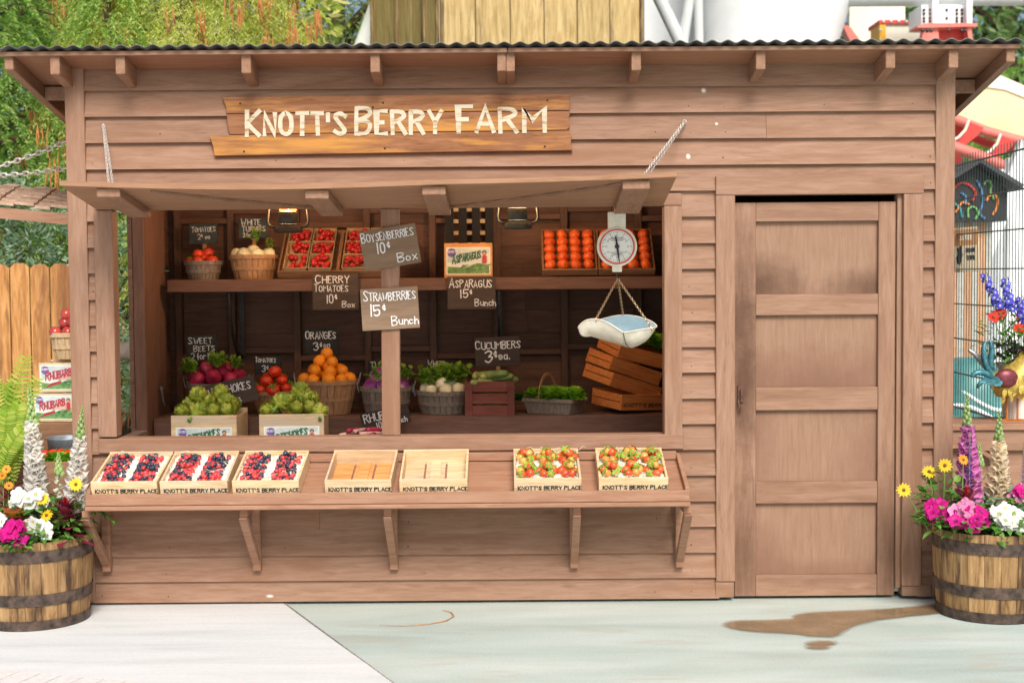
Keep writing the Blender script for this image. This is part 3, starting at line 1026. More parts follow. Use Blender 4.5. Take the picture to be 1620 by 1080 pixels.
mb = MB()
a = at(163, 199, -.04)
chain(mb, a, (at(172, 290, -.55).x, -.55, awz(.07, .87) + .03))
chain(mb, a + Vector((.006, 0, 0)), (at(176, 290, -.5).x, -.47, awz(.07, .75) + .03))
mb.lathe([(.010, 0), (.010, .01), (.004, .014)], 8, Matrix.Translation(a + Vector((0, .012, 0))) @ Matrix.Rotation(R(90), 4, 'X'))
mb.build('chain', M['chain'], awn)
mb = MB()
a = at(1083, 192, -.04)
chain(mb, a, (at(1018, 278, -.55).x, -.55, awz(.95, .87) + .03))
chain(mb, a + Vector((.006, 0, 0)), (at(1022, 276, -.5).x, -.49, awz(.95, .78) + .03))
mb.lathe([(.010, 0), (.010, .01), (.004, .014)], 8, Matrix.Translation(a + Vector((0, .012, 0))) @ Matrix.Rotation(R(90), 4, 'X'))
mb.build('chain', M['chain'], awn)
# sloping counter
CF = -.435
cx0, cx1 = (127 - 810) / 328.5, (1092 - 810) / 328.5
cb0, cb1 = cx0, cx1
TILT = R(17)
def ctz(y):
    return .615 + (y - CF) * math.tan(TILT)
mb = MB()
vsb = []
for k, th in ((0, -.02), (1, 0)):
    vsb += [(cx0 + .022, CF + .022, ctz(CF + .022) + th), (cx1 - .022, CF + .022, ctz(CF + .022) + th), (cx1 - .022, -.029, ctz(-.029) + th), (cx0 + .022, -.029, ctz(-.029) + th)]
mb.add(vsb, [(0, 3, 2, 1), (4, 5, 6, 7), (0, 1, 5, 4), (1, 2, 6, 5), (2, 3, 7, 6), (3, 0, 4, 7)])
ctr = mb.build('counter', M['counter'], shed)
mb = MB()
mb.box(cx0, cx1, CF, CF + .021, .586, .641)
mb.box(cx0 - .002, cx1 + .002, CF - .004, CF + .045, .562, .5845)
mb.build('front_lip', M['counter'], ctr, bevel=.004)
mb = MB()
mb.box(cx0 + .02, cx1 - .02, -.046, -.029, ctz(-.03) + .001, ctz(-.03) + .045)
mb.build('back_strip', M['counter'], ctr, bevel=.003)
for x in (cx0, cx1 - .021):
    mb = MB()
    ya, yb = CF + .0225, -.03
    mb.add([(x, ya, ctz(ya) - .03), (x + .021, ya, ctz(ya) - .03), (x + .021, yb, ctz(yb) - .03), (x, yb, ctz(yb) - .03),
            (x, ya, ctz(ya) + .033), (x + .021, ya, ctz(ya) + .033), (x + .021, yb, ctz(yb) + .033), (x, yb, ctz(yb) + .033)],
           [(0, 3, 2, 1), (4, 5, 6, 7), (0, 1, 5, 4), (1, 2, 6, 5), (2, 3, 7, 6), (3, 0, 4, 7)])
    mb.build('counter_end', M['counter'], ctr, bevel=.002)
for pxb in (168, 406, 623, 908, 1075):
    xb = at(pxb, 850, -.05).x
    mb = MB()
    mb.box(xb - .021, xb + .021, -.066, -.024, .185, .555)
    mb.box(xb - .019, xb + .019, CF + .05, -.0665, .517, .5555)
    mb.add([(xb - .02, -.0665, .26), (xb + .02, -.0665, .26), (xb + .02, CF + .075, .5165), (xb - .02, CF + .075, .5165), (xb + .02, CF + .02, .5165), (xb - .02, CF + .02, .5165), (xb - .02, -.0665, .213), (xb + .02, -.0665, .213)],
           [(0, 1, 2, 3), (3, 2, 4, 5), (5, 4, 7, 6), (6, 7, 1, 0), (0, 3, 5, 6), (1, 7, 4, 2)])
    mb.build('counter_bracket', M['counter'], ctr, bevel=.003)

# ------------------------------------------------------------------ hand lettering: a stroke alphabet
GL = {
'A': (4, '002640 1232'), 'B': (4, '0006 ~0636453403 ~0333423000'), 'C': (4, '~452605012041'), 'D': (4, '0006 ~062644422000'),
'E': (3.4, '36060030 0323'), 'F': (3.4, '360600 0323'), 'G': (4.2, '~452605012041 414323'), 'H': (4, '0006 4046 0343'), 'I': (.6, '0006'),
'K': (4, '0006 4603 0340'), 'L': (3.4, '060030'), 'M': (5, '0006235650'), 'N': (4, '00064046'), 'O': (4.2, '~26050120414526'),
'P': (4, '0006 ~0636453403'), 'R': (4, '0006 ~0636453403 2340'), 'S': (4, '~45260523412001'), 'T': (4, '0646 2620'), 'U': (4, '~060120404146'),
'W': (5, '0610243056'), 'X': (4, '0640 0046'), 'Y': (4, '062346 2320'), '0': (3.4, '~16050110203135261 6'.replace(' ', '')), '1': (.6, '0006'),
'2': (4, '~0526454300 0040'), '3': (4, '~0526453423 ~2343422001'), '5': (4, '4606 0603 ~0334422001'), "'": (.6, '0604'), '.': (.4, '0001'),
'c': (3, '~33140301103 1'.replace(' ', '')), '$': (3, '~341503113032 2026'), 'b': (3.2, '0006 ~0224333120 00'.replace(' 00', '00')),
'u': (3, '~0401103134 3430'), 'n': (3, '0004 ~02143330'), 'h': (3, '0006 ~02143330'), 'o': (3.2, '~14030110313314'), 'x': (3, '0430 0034'),
'e': (3.2, '~0232331403011031'), 'a': (3.2, '~33140301103133 3430'), 'f': (2.4, '~26161410 0323'), 'r': (2.6, '0004 ~021433'),
}
def chaikin(p, k=2):
    for _ in range(k):
        q = [p[0]]
        for a, b in zip(p, p[1:]):
            q += [a * .75 + b * .25, a * .25 + b * .75]
        q.append(p[-1])
        p = q
    return p
STK = [0]
def stroke(mb, pts, wd, y, M=None, rough=.12):
    """a flat brush stroke with real (0.6 mm) thickness"""
    closed = (pts[0] - pts[-1]).length < 1e-6
    if closed: pts = pts[:-1]
    k = len(pts)
    L, Rr = [], []
    for i, p in enumerate(pts):
        t = pts[(i + 1) % k] - pts[i - 1] if closed else pts[min(i + 1, k - 1)] - pts[max(i - 1, 0)]
        t = t / t.length if t.length > 1e-9 else Vector((1, 0))
        nrm = Vector((-t.y, t.x))
        f = 1.0
        if 0 < i < k - 1:
            t1 = (pts[i] - pts[i - 1]).normalized()
            c = max(.55, abs(t1.dot(t)))
            f = 1 / c
        hw = wd / 2 * f * U(1 - rough, 1 + rough)
        e = t * (wd * .35) if i == k - 1 else (-t * (wd * .35) if i == 0 else Vector((0, 0)))
        if closed: e = Vector((0, 0))
        L.append(p + nrm * hw + e)
        Rr.append(p - nrm * hw + e)
    STK[0] += 1
    yy = y - .0002 * (STK[0] % 5)
    vs = [(a.x, yy - .0006, a.y) for a in Rr] + [(a.x, yy - .0006, a.y) for a in L]
    fs = [(i, (i + 1) % k, k + (i + 1) % k, k + i) for i in range(k if closed else k - 1)]
    mb.add(vs, fs, M)
def text(mb, s, x, z, h, y=0, xs=1.0, wd=None, cap=1.0, jit=.06, gap=1.35, M=None, center=False, slope=0.0):
    """letters of height h starting at (x, z), lying on the plane y; returns the end x"""
    wd = wd or h * .13
    def width(s):
        q = 0
        for i, ch in enumerate(s):
            q += (2.2 if ch == ' ' else GL[ch][0] + gap) * h / 6 * xs * (cap if i == 0 else 1)
        return q
    if center:
        x = x - (width(s) - gap * h / 6 * xs) / 2
    x0 = x
    for i, ch in enumerate(s):
        hh = h * (cap if i == 0 else 1) * U(1 - jit, 1 + jit)
        if ch == ' ':
            x += 2.2 * h / 6 * xs
            continue
        wg, st = GL[ch]
        if ch == 'F' and s[i + 1:i + 2] == 'A': wg -= 1.3
        dz, sh = U(-jit, jit) * h * .6, U(-jit, jit) * .8
        zz = z + slope * (x - x0) + (h * .45 if ch == '$' else 0)
        sc = .55 if ch == '$' else 1
        for q in st.split():
            sm = q[0] == '~'
            q = q.lstrip('~')
            p = [Vector((int(q[k]), int(q[k + 1]))) for k in range(0, len(q) - 1, 2)]
            if sm: p = chaikin(p)
            p = [Vector((x + (a.x * xs + a.y * sh) * hh / 6 * sc, zz + dz + a.y * hh / 6 * sc)) for a in p]
            if len(p) == 2 and not sm:
                p = [p[0], p[0] * .5 + p[1] * .5, p[1]]
            stroke(mb, p, wd * (.75 if ch == '$' else 1), y, M)
        x += (wg * sc + gap) * h / 6 * xs * (cap if i == 0 else 1)
    return x

# ------------------------------------------------------------------ name board
nb = thing('name_board', 'long weathered plank board with cream painted lettering, nailed above the hatch', 'sign', (-.6, -.03, 2.2))
YB = -.045
def pl(pts, nm, y0):
    poly = []
    for x, y in pts:
        p = at(x, y, YB)
        poly.append((p.x, p.z))
    mb = MB()
    mb.prism(poly, y0, -.028)
    return mb.build(nm, M['signwood'], nb, bevel=.003)
pl([(351, 154), (500, 152), (700, 150), (902, 149), (900, 157), (903, 166), (901, 175), (700, 176.5), (500, 178), (358, 180), (357, 168)], 'plank', -.046)
pl([(358, 181), (500, 179.3), (700, 177.8), (902, 176.3), (900, 188), (902, 200), (897, 206), (700, 208.5), (500, 211), (363, 213), (360, 196)], 'plank', -.048)
pl([(331, 216), (345, 214.3), (500, 212), (700, 209.5), (900, 207), (905, 214), (903, 226), (907, 238), (700, 241), (500, 244), (339, 247), (337, 232)], 'plank', -.046)
mb = MB()
for (s, xa, za, xb, hgt, cap) in (("KNOTT'S", 387, 217, 545, 34, 1.12), ('BERRY', 560, 214, 697, 34, 1.13), ('FARM', 722, 212, 864, 37, 1.12)):
    a, b = at(xa, za, YB), at(xb, za, YB)
    h = hgt / 310
    probe = MB()
    e = text(probe, s, 0, 0, h, 0, 1.0, cap=cap, jit=0, gap=1.75)
    xs = (b.x - a.x + .02) / (e)
    text(mb, s, a.x + .012, a.z + .006, h, -.0488, xs, wd=.0215, cap=cap, jit=.04, slope=.006, gap=1.75)
mb.build('lettering', M['cream'], nb)
mb = MB()
for x, y in ((380, 164), (606, 163), (866, 159), (386, 240), (609, 235), (862, 232), (590, 170)):
    p = at(x, y, YB)
    mb.lathe([(.006, 0), (.005, .0012), (0, .0018)], 8, Matrix.Translation((p.x, -.0458, p.z)) @ Matrix.Rotation(R(90), 4, 'X'))
mb.build('nails', M['iron'], nb)

# ------------------------------------------------------------------ price signs
def price(label, c, size, Y, tilt, board, chalk, lines, lean=0, stake=None, th=.012, stakem=None):
    """lines: (text, x 0..1, baseline 0..1 from the bottom, height as a fraction of the board's height, x-scale, cap)"""
    p = at(c[0], c[1], Y)
    W, H = pw(size[0], Y), pw(size[1], Y)
    t = thing('price_sign', label, 'price sign', p, (R(lean), R(tilt), 0))
    mb = MB()
    mb.box(-W / 2, W / 2, -th / 2, th / 2, -H / 2, H / 2)
    mb.build('board', board, t, world=False, bevel=.0015)
    mb = MB()
    for s, fx, fz, fh, xs, cap in lines:
        h = fh * H
        text(mb, s, -W / 2 + fx * W, -H / 2 + fz * H, h, -th / 2 - .0003, xs, wd=max(.0042, h * .125), cap=cap)
    mb.build('lettering', chalk, t, world=False)
    if stake:
        mb = MB()
        mb.box(-.012, .012, th / 2, th / 2 + .008, -H / 2 - stake, H * .2)
        mb.build('stake', stakem or M['bask_tan'], t, world=False)
    return t
price('tan board reading BOYSENBERRIES 10 cents box, tilted, nailed high on the hatch post', (617, 391), (90, 63), -.005, -9, M['board_t'], M['chalk'],
      [('BOYSENBERRIES', .03, .70, .19, .64, 1.25), ('10$', .28, .38, .26, .85, 1), ('Box', .60, .10, .19, 1.15, 1.1)])
price('tan board reading STRAWBERRIES 15 cents bunch, nailed lower on the hatch post', (617, 488), (91, 66), -.005, -3, M['board_t'], M['chalk'],
      [('STRAWBERRIES', .05, .70, .19, .655, 1.25), ('15$', .17, .34, .27, .85, 1), ('Bunch', .52, .10, .18, .95, 1.15)])
price('brown board reading CHERRY TOMATOES 10 cents box, hung on the upper shelf edge', (531, 461), (73, 58), 1.41, 0, M['board_m'], M['chalk'],
      [('CHERRY', .07, .73, .19, .92, 1.2), ('TOMATOES', .04, .50, .16, .80, 1.2), ('10$', .32, .19, .22, .85, 1), ('Box', .64, .07, .14, 1.1, 1.1)])
price('brown board reading ASPARAGUS 15 cents bunch, hung on the upper shelf edge', (746, 463), (76, 52), 1.41, 0, M['board_m'], M['chalk'],
      [('ASPARAGUS', .04, .66, .22, .72, 1.3), ('15$', .28, .34, .26, .85, 1), ('Bunch', .57, .10, .19, .9, 1.15)])
price('dark board reading CUCUMBERS 3 cents each, on a stake above the slatted cucumber crate', (787, 556), (71, 46), 1.30, -2, M['board_d'], M['chalk'],
      [('CUCUMBERS', .02, .60, .24, .80, 1.15), ('3$ ', .22, .12, .40, .85, 1), ('ea.', .53, .22, .26, .9, 1)], stake=.14)
price('black slate reading ORANGES 3 cents each, staked in the orange basket', (508, 539), (53, 39), 1.52, -1, M['slate'], M['chalk_dim'],
      [('ORANGES', .05, .58, .28, .72, 1.1), ('3$', .28, .12, .33, .85, 1), ('ea', .58, .22, .22, .9, 1)], stake=.12)
price('black slate reading SWEET BEETS 2 for 15 cents, above the beets', (320, 551), (48, 43), 1.52, -2, M['slate'], M['chalk_dim'],
      [('SWEET', .06, .68, .20, 1.0, 1.2), ('BEETS', .22, .40, .19, 1.0, 1.1), ('2 for 15$', .12, .10, .22, .75, 1.2)], stake=.08)
price('small black slate reading TOMATOES 3 cents each, behind the lower tomato basket', (424, 578), (42, 29), 1.50, 1, M['slate'], M['chalk_dim'],
      [('TOMATOES', .03, .68, .23, .68, 1.1), ('3$', .28, .14, .36, .8, 1), ('ea', .58, .18, .24, .9, 1)], stake=.08)
price('blue-grey slate reading TOMATOES 2 cents each, on the upper shelf behind the grey basket', (322, 370), (45, 31), 1.72, -2, M['slate_b'], M['chalk_dim'],
      [('TOMATOES', .10, .60, .24, .70, 1.1), ('2$', .30, .22, .26, .8, 1), ('ea', .56, .24, .20, .9, 1)], stake=.07)
price('blue-grey slate reading WHITE TURNIPS, on the upper shelf behind the tan basket', (401, 361), (46, 31), 1.72, -1, M['slate_b'], M['chalk_dim'],
      [('WHITE', .10, .66, .26, .95, 1.2), ('TURNIPS', .12, .34, .25, .85, 1.1), ('2 for 15$', .14, .06, .20, .7, 1)], stake=.1)
price('black slate reading WHITE TURNIPS, behind the turnips on the lower shelf', (697, 583), (45, 28), 1.60, 2, M['slate'], M['chalk_dim'],
      [('WHITE', .05, .66, .26, .95, 1.2), ('TURNIPS', .20, .38, .24, .8, 1.1), ('2 for 15$', .10, .04, .22, .75, 1)], stake=.1)
price('black slate reading TURNIPS, half hidden behind the hatch post', (607, 583), (50, 26), 1.60, 0, M['slate'], M['chalk_dim'],
      [('TURNIPS', .08, .55, .32, .95, 1.15), ('2 for 15$', .08, .10, .28, .8, 1)], stake=.08)
price('grey board reading ARTICHOKES, leaning at a slant behind the left artichoke crate', (366, 621), (82, 40), 1.08, -12, M['board_m'], M['chalk'],
      [('ARTICHOKES', .05, .52, .30, .72, 1.0), ('2$ ea.', .36, .10, .24, .8, 1)], stake=.16)
price('grey board reading RHUBARB 10 cents bunch, leaning at a slant behind the hatch post', (610, 661), (78, 30), .98, -13, M['board_d'], M['chalk'],
      [('RHUBARB', .07, .48, .40, .78, 1.1), ('10$', .30, .04, .34, .8, 1), ('Bunch', .62, .08, .30, .72, 1.1)], stake=.1)

# ------------------------------------------------------------------ crates and baskets
def crate(label, W, D, H, mat, loc, rot=(0, 0, 0), group=None, letter=None, ink='ink', th=.011, slat=False, name='wooden_crate', cat='crate', fill=None, cleat=False, lab=None, slats=None):
    """open box: local origin at the middle of the front bottom edge, depth runs to +y"""
    t = thing(name, label, cat, loc, rot, group)
    hw = W / 2
    mb = MB()
    if slat:
        sh = (H - .02) / 3
        for k in range(3):
            mb.box(-hw + .03, hw - .03, .0, th, k * (sh + .01), k * (sh + .01) + sh)
        mb.box(-hw, -hw + .045, -th * .8, -.001, 0, H)
        mb.box(hw - .045, hw, -th * .8, -.001, 0, H)
    else:
        mb.box(-hw, hw, 0, th, 0, H)
    mb.build('front_panel', mat, t, world=False, bevel=.0012)
    mb = MB()
    mb.box(-hw, hw, D - th, D, 0, H * (1.0 if slat else 1.04))
    mb.build('back_panel', mat, t, world=False, bevel=.0012)
    for s in (-1, 1):
        mb = MB()
        x0, x1 = (-hw, -hw + th) if s < 0 else (hw - th, hw)
        if slat:
            for k in range(3):
                mb.box(x0, x1, th + .0005, D - th - .0005, k * (sh + .01), k * (sh + .01) + sh)
        elif cleat:
            mb.box(x0, x1, th + .0005, D - th - .0005, 0.0, H * .47)
            mb.box(x0, x1, th + .0005, D - th - .0005, H * .53, H * .98)
        else:
            mb.box(x0, x1, th + .0005, D - th - .0005, 0, H * .97)
        mb.build('side_panel', mat, t, world=False, bevel=.0012)
    mb = MB()
    bw = (W - 2 * th - .002 - .02) / 3
    for k in range(3):
        x0 = -hw + th + .001 + k * (bw + .01)
        mb.box(x0, x0 + bw, th + .001, D - th - .001, .004, .011)
    mb.box(-.026, .026, th + .001, D - th - .001, .0115, .017)
    mb.build('bottom_slats', slats or mat, t, world=False)
    if letter:
        mb = MB()
        probe = MB()
        e = text(probe, letter, 0, 0, .017, 0, 1.0, jit=0)
        xs = W * .88 / e
        text(mb, letter, -W * .44, .0215, .0185, -.0004, xs, wd=.0048, jit=.02)
        mb.build('lettering', M[ink], t, world=False)
    if fill is not None:
        mb = MB()
        mb.box(-hw + th + .001, hw - th - .001, th + .001, D - th - .001, .018, fill)
        mb.build('lining', M['woodwool'], t, world=False)
    if lab:
        lab(t, W, H)
    return t

M['paper'] = plain('label_paper', (.74, .76, .68), .6, .08, 20, 0)
M['l_blue'] = plain('label_sky_print', (.50, .66, .72), .6, .25, 12, 0, col2=(.72, .76, .70))
M['l_purple'] = plain('label_badge_print', (.16, .10, .34), .6, .1, 20, 0)
M['l_red'] = plain('label_red_print', (.46, .04, .07), .6, .15, 20, 0)
M['l_green'] = plain('label_green_print', (.10, .26, .09), .6, .4, 40, 0, col2=(.24, .46, .14))
M['l_dgreen'] = plain('label_title_green', (.03, .13, .06), .6, .1, 20, 0)
M['l_pink'] = plain('label_pink_print', (.70, .42, .36), .6, .2, 12, 0)
M['l_skin'] = plain('label_skin_print', (.58, .32, .2), .6, .1, 20, 0)
M['l_hair'] = plain('label_hair_print', (.09, .04, .025), .6, .1, 20, 0)
LM = ['paper', 'l_blue', 'l_purple', 'l_red', 'l_green', 'l_dgreen', 'l_pink', 'l_skin', 'l_hair', 'chalk']
def paper_label(title, colour, W, H, cx, cz, y, parent, sky='l_blue', wash='l_pink', figure=True):
    """a printed paper label: badge, slanting title, leaves, a figure in red"""
    mb = MB()
    L = [y]
    def use(k, i):
        mb.mi = LM.index(k)
        L[0] = y - .0003 * i
    def poly(pts):
        ar = sum(pts[i][0] * pts[(i + 1) % len(pts)][1] - pts[(i + 1) % len(pts)][0] * pts[i][1] for i in range(len(pts)))
        if ar < 0: pts = pts[::-1]
        mb.add([(cx + (px - .5) * W, L[0], cz + (pz - .5) * H) for px, pz in pts], [tuple(range(len(pts)))])
    def disc(px, pz, r, sx=1, n=16):
        poly([(px + r * sx * H / W * math.cos(2 * math.pi * k / n), pz + r * math.sin(2 * math.pi * k / n)) for k in range(n)])
    use('paper', 0)
    mb.box(cx - W / 2, cx + W / 2, y - .0002, y + .0008, cz - H / 2, cz + H / 2)
    use(sky, 2); poly([(.03, .45), (.97, .45), (.97, .95), (.03, .95)])
    use(wash, 3); poly([(.30, .42), (.97, .40), (.97, .80), (.62, .70)])
    use('l_green', 4); poly([(.03, .05), (.97, .05), (.97, .36), (.70, .42), (.40, .25), (.03, .30)])
    random.seed(len(title) * 7)
    for k in range(16):
        use('l_dgreen' if k % 2 else 'l_green', 5 + k % 3)
        a, b = (U(.42, .86), U(.08, .45)) if colour == 'l_red' else (U(.2, .9), U(.08, .30))
        ln = U(.08, .2)
        poly([(a, b), (a + ln * .5, b + .05), (a + ln, b + ln * .5), (a + ln * .4, b + .1)])
    if colour == 'l_red':
        use('l_red', 8)
        for k in range(5):
            poly([(.14 + k * .03, .10 + k * .035), (.52, .28 + k * .02), (.52, .30 + k * .02), (.13 + k * .03, .13 + k * .035)])
    use('l_purple', 9); disc(.125, .80, .16)
    use('chalk', 10)
    text(mb, 'BERRY', cx - .375 * W, cz + .29 * H, .075 * H, L[0], 1.0, wd=.012 * H, center=True, jit=0)
    if figure:
        fx = .865
        use('l_hair', 9); disc(fx, .80, .085)
        use('l_skin', 10); disc(fx, .775, .06)
        use('l_red', 10); poly([(fx - .05, .40), (fx + .05, .40), (fx + .06, .66), (fx + .02, .72), (fx - .02, .72), (fx - .06, .66)])
        use('l_skin', 11); poly([(fx - .07, .45), (fx - .045, .45), (fx - .045, .66), (fx - .06, .66)]); poly([(fx + .045, .45), (fx + .07, .45), (fx + .06, .66), (fx + .045, .66)])
    use(colour, 12)
    h = .26 * H
    probe = MB()
    e = text(probe, title, 0, 0, h, 0, 1, jit=0, cap=1.3)
    xs = .66 * W / e
    text(mb, title, cx - .36 * W, cz - .10 * H, h, L[0], xs, wd=.05 * H, cap=1.3, jit=.02, slope=.22 if figure else .16)
    use(colour, 12)
    for k in range(6):
        stroke(mb, [Vector((cx + (-.2 + k * .05) * W, cz + (.24 + k * .01) * H)), Vector((cx + (-.175 + k * .05) * W, cz + (.26 + k * .01) * H)), Vector((cx + (-.16 + k * .05) * W, cz + (.25 + k * .01) * H))], .02 * H, L[0])
    return mb.build('paper_label', [M[k] for k in LM], parent, world=False)

def basket(name, label, loc, r0, r1, H, mat, handles=True, rot=0, bail=False, band=.45, cat='basket', n=26):
    """round stave basket: r0 at the bottom, r1 at the rim; a raised inner floor carries the produce"""
    t = thing(name, label, cat, loc, (0, 0, rot))
    mb = MB()
    for k in range(n):
        a0, a1 = 2 * math.pi * (k + .04) / n, 2 * math.pi * (k + .96) / n
        d = .0025 * (k % 2)
        vs = []
        for (rr, z) in ((r0, 0), (r0 * .35 + r1 * .65, H * .55), (r1, H)):
            for a in (a0, a1):
                for q in (0, -.005):
                    vs.append(((rr + d + q) * math.cos(a), (rr + d + q) * math.sin(a), z))
        fs = []
        for s in (0, 4):
            fs += [(s, s + 2, s + 6, s + 4), (s + 1, s + 5, s + 7, s + 3), (s, s + 4, s + 5, s + 1), (s + 2, s + 3, s + 7, s + 6)]
        fs += [(0, 1, 3, 2), (8, 10, 11, 9)]
        mb.add(vs, fs)
    mb.build('staves', mat, t, world=False)
    mb = MB()
    mb.lathe([(r1 + .001, H - .022), (r1 + .007, H - .022), (r1 + .008, H + .003), (r1 - .008, H + .003), (r1 - .008, H - .02), (r1 - .0085, H - .022)], 32)
    mb.build('rim', mat, t, world=False)
    rb = r0 + (r1 - r0) * band
    mb = MB()
    mb.lathe([(rb + .002, H * band - .01), (rb + .007, H * band - .01), (rb + .0085, H * band + .012), (rb + .0035, H * band + .012)], 32)
    mb.build('band', mat, t, world=False)
    mb = MB()
    q = .62
    mb.lathe([(0, H * q), ((r0 + (r1 - r0) * q) - .005, H * q)], 24)
    mb.lathe([(0, .004), (r0 - .004, .004)], 24)
    mb.build('bottom', mat, t, world=False)
    if handles:
        for s in (-1, 1):
            mb = MB()
            pts = []
            for i in range(9):
                a = math.pi * i / 8
                pts.append((s * (r1 + .008 + .02 * math.sin(a)), .045 * math.cos(a), H - .03 + .075 * math.sin(a)))
            mb.tube(pts, .0026, 5)
            mb.build('wire_handle', M['galv'], t, world=False)
    if bail:
        mb = MB()
        pts = [(r1 * math.cos(math.pi * i / 16) * 1.0, 0, H - .02 + .75 * r1 * math.sin(math.pi * i / 16)) for i in range(17)]
        for a, b in zip(pts, pts[1:]):
            mb.bar(a, b, .022, .006, (0, 1, 0.001))
        mb.build('bail_handle', mat, t, world=False)
    return t

# ------------------------------------------------------------------ produce prototypes (each one thing)
def fruit(name, cat, r, mat, fn=None, sq=1.0, calyx=None, n=14, m=10):
    mb = MB()
    mb.ball((0, 0, 0), (r, r, r * sq), n, m, fn)
    o = mb.build(name, mat, smooth=True)
    tag(o, cat, cat)
    if calyx:
        cb = MB()
        for k in range(5):
            a = 2 * math.pi * k / 5
            d = Vector((math.cos(a), math.sin(a), .28))
            cb.leaf((0, 0, r * sq * .93), d, (0, 0, 1), r * .85, r * .26, .35, 3)
        cb.tube([(0, 0, r * sq * .9), (r * .05, 0, r * sq * 1.08), (r * .16, .0, r * sq * 1.22)], r * .06, 5)
        cb.build('calyx', M[calyx], o, world=False)
    return Kind(o)
ribs = lambda k, a: (lambda th, ph: 1 + a * math.sin(th) * math.cos(k * ph) - .10 * math.exp(-(th / .35) ** 2))
KT = fruit('tomato', 'tomato', .041, M['tomato'], ribs(5, .035), .84, 'calyx')
KC = fruit('cherry_tomato', 'cherry tomato', .0165, M['cherry'], None, .95, None, 10, 7)
KP = fruit('persimmon', 'orange fruit', .037, M['persimmon'], ribs(4, .03), .86, None)
KO = fruit('orange', 'orange', .041, M['orange'], lambda th, ph: 1 - .03 * math.exp(-(th / .2) ** 2), .97, None)
KA = fruit('apple', 'apple', .038, M['apple'], lambda th, ph: 1 - .16 * math.exp(-(th / .4) ** 2) + .03 * math.cos(th), .92, None)
tb = lambda th, ph: (1 if th < 2.2 else 1 + .5 * ((th - 2.2) / .94) ** 3) * (1 + .03 * math.cos(3 * ph))
KW = fruit('white_turnip', 'turnip', .044, M['turnip'], tb, .86, None)
KPT = fruit('purple_turnip', 'turnip', .052, M['pturnip'], tb, .86, None)
KB = fruit('beet', 'beet', .040, M['beet'], tb, .92, None)
def bumpy(th, ph):
    return 1 + .11 * math.cos(6 * ph + (3 * th)) * math.cos(5 * th) * math.sin(th)
KR = fruit('raspberry', 'raspberry', .0122, M['rasp'], bumpy, 1.12, None, 14, 9)
KBB = fruit('blackberry', 'blackberry', .0122, M['blackb'], bumpy, 1.15, None, 14, 9)
def mk_straw():
    mb = MB()
    r = .021
    mb.ball((0, 0, 0), (r, r, r * 1.3), 14, 9, lambda th, ph: (1 - .42 * (th / math.pi) ** 1.6))
    o = mb.build('strawberry', M['straw'], smooth=True)
    tag(o, 'strawberry', 'strawberry')
    cb = MB()
    for k in range(8):
        a = 2 * math.pi * k / 8 + U(-.2, .2)
        cb.leaf((0, 0, r * 1.22), (math.cos(a), math.sin(a), .1), (0, 0, 1), r * 1.15, r * .55, .45, 3)
    cb.build('calyx', M['strawleaf'], o, world=False)
    return Kind(o)
KS = mk_straw()
KS2 = mk_straw()
KS2.root.data.materials[0] = M['straw_y']
def mk_arti():
    mb = MB()
    r = .052
    mb.ball((0, 0, 0), (r * .8, r * .8, r * .85), 12, 8)
    for row in range(7):
        th = 2.5 - row * .36
        cnt = [7, 9, 10, 10, 9, 7, 5][row]
        for k in range(cnt):
            ph = 2 * math.pi * (k + .5 * (row % 2)) / cnt
            c = Vector((math.sin(th) * math.cos(ph), math.sin(th) * math.sin(ph), math.cos(th)))
            tg = Vector((-math.cos(th) * math.cos(ph), -math.cos(th) * math.sin(ph), math.sin(th)))
            d = (tg + c * .62).normalized()
            p = c * r * .84
            p.z *= .95
            mb.leaf(p, d, c, r * .66, r * .60, .30, 3, -.3)
    o = mb.build('artichoke', M['artichoke'])
    tag(o, 'artichoke', 'artichoke')
    cb = MB()
    cb.tube([(0, 0, -r * .7), (.004, 0, -r * 1.2), (.006, .002, -r * 1.9)], [.013, .011, .012], 8)
    cb.build('stalk', M['stalkgreen'], o, world=False)
    return Kind(o)
KAR = mk_arti()
def mk_cuc():
    mb = MB()
    prof = [(0, -.09), (.010, -.088), (.017, -.075), (.020, -.04), (.021, 0), (.020, .04), (.017, .075), (.010, .088), (0, .09)]
    mb.lathe(prof, 10, Matrix.Rotation(R(90), 4, 'Y'))
    o = mb.build('cucumber', M['cucumber'], smooth=True)
    tag(o, 'cucumber', 'cucumber')
    return Kind(o)
KCU = mk_cuc()
KCY = mk_cuc()
KCY.root.data.materials[0] = M['cucumber_y']
def mk_lettuce(mat, r=.085, name='lettuce'):
    mb = MB()
    for k in range(34):
        a = U(0, 6.28)
        el = U(.1, 1.35)
        d = Vector((math.cos(a) * math.cos(el), math.sin(a) * math.cos(el), math.sin(el)))
        up = Vector((-math.cos(a) * math.sin(el), -math.sin(a) * math.sin(el), math.cos(el)))
        x = d.cross(up)
        L, W = r * U(.75, 1.1), r * U(.8, 1.1)
        vs, fs = [], []
        nu, nv = 7, 5
        ph = U(0, 6.28)
        for i in range(nv):
            t = i / (nv - 1)
            for j in range(nu):
                s = j / (nu - 1) * 2 - 1
                wv = W * .5 * (.25 + .9 * math.sin(t * 2.0))
                ruf = .16 * r * t * math.sin(s * 7 + ph) * abs(s) + U(-.02, .02) * r
                rad = L * t * (1 - .18 * s * s * t)
                vs.append(d * rad * 1.0 + x * (s * wv) + up * (ruf - .35 * L * t * t * .5 + .25 * wv * s * s))
        for i in range(nv - 1):
            for j in range(nu - 1):
                q = i * nu + j
                fs.append((q, q + 1, q + nu + 1, q + nu))
        mb.add(vs, fs)
    o = mb.build(name, M[mat], smooth=True)
    tag(o, 'lettuce', 'lettuce')
    return Kind(o)
KL = mk_lettuce('lettuce')
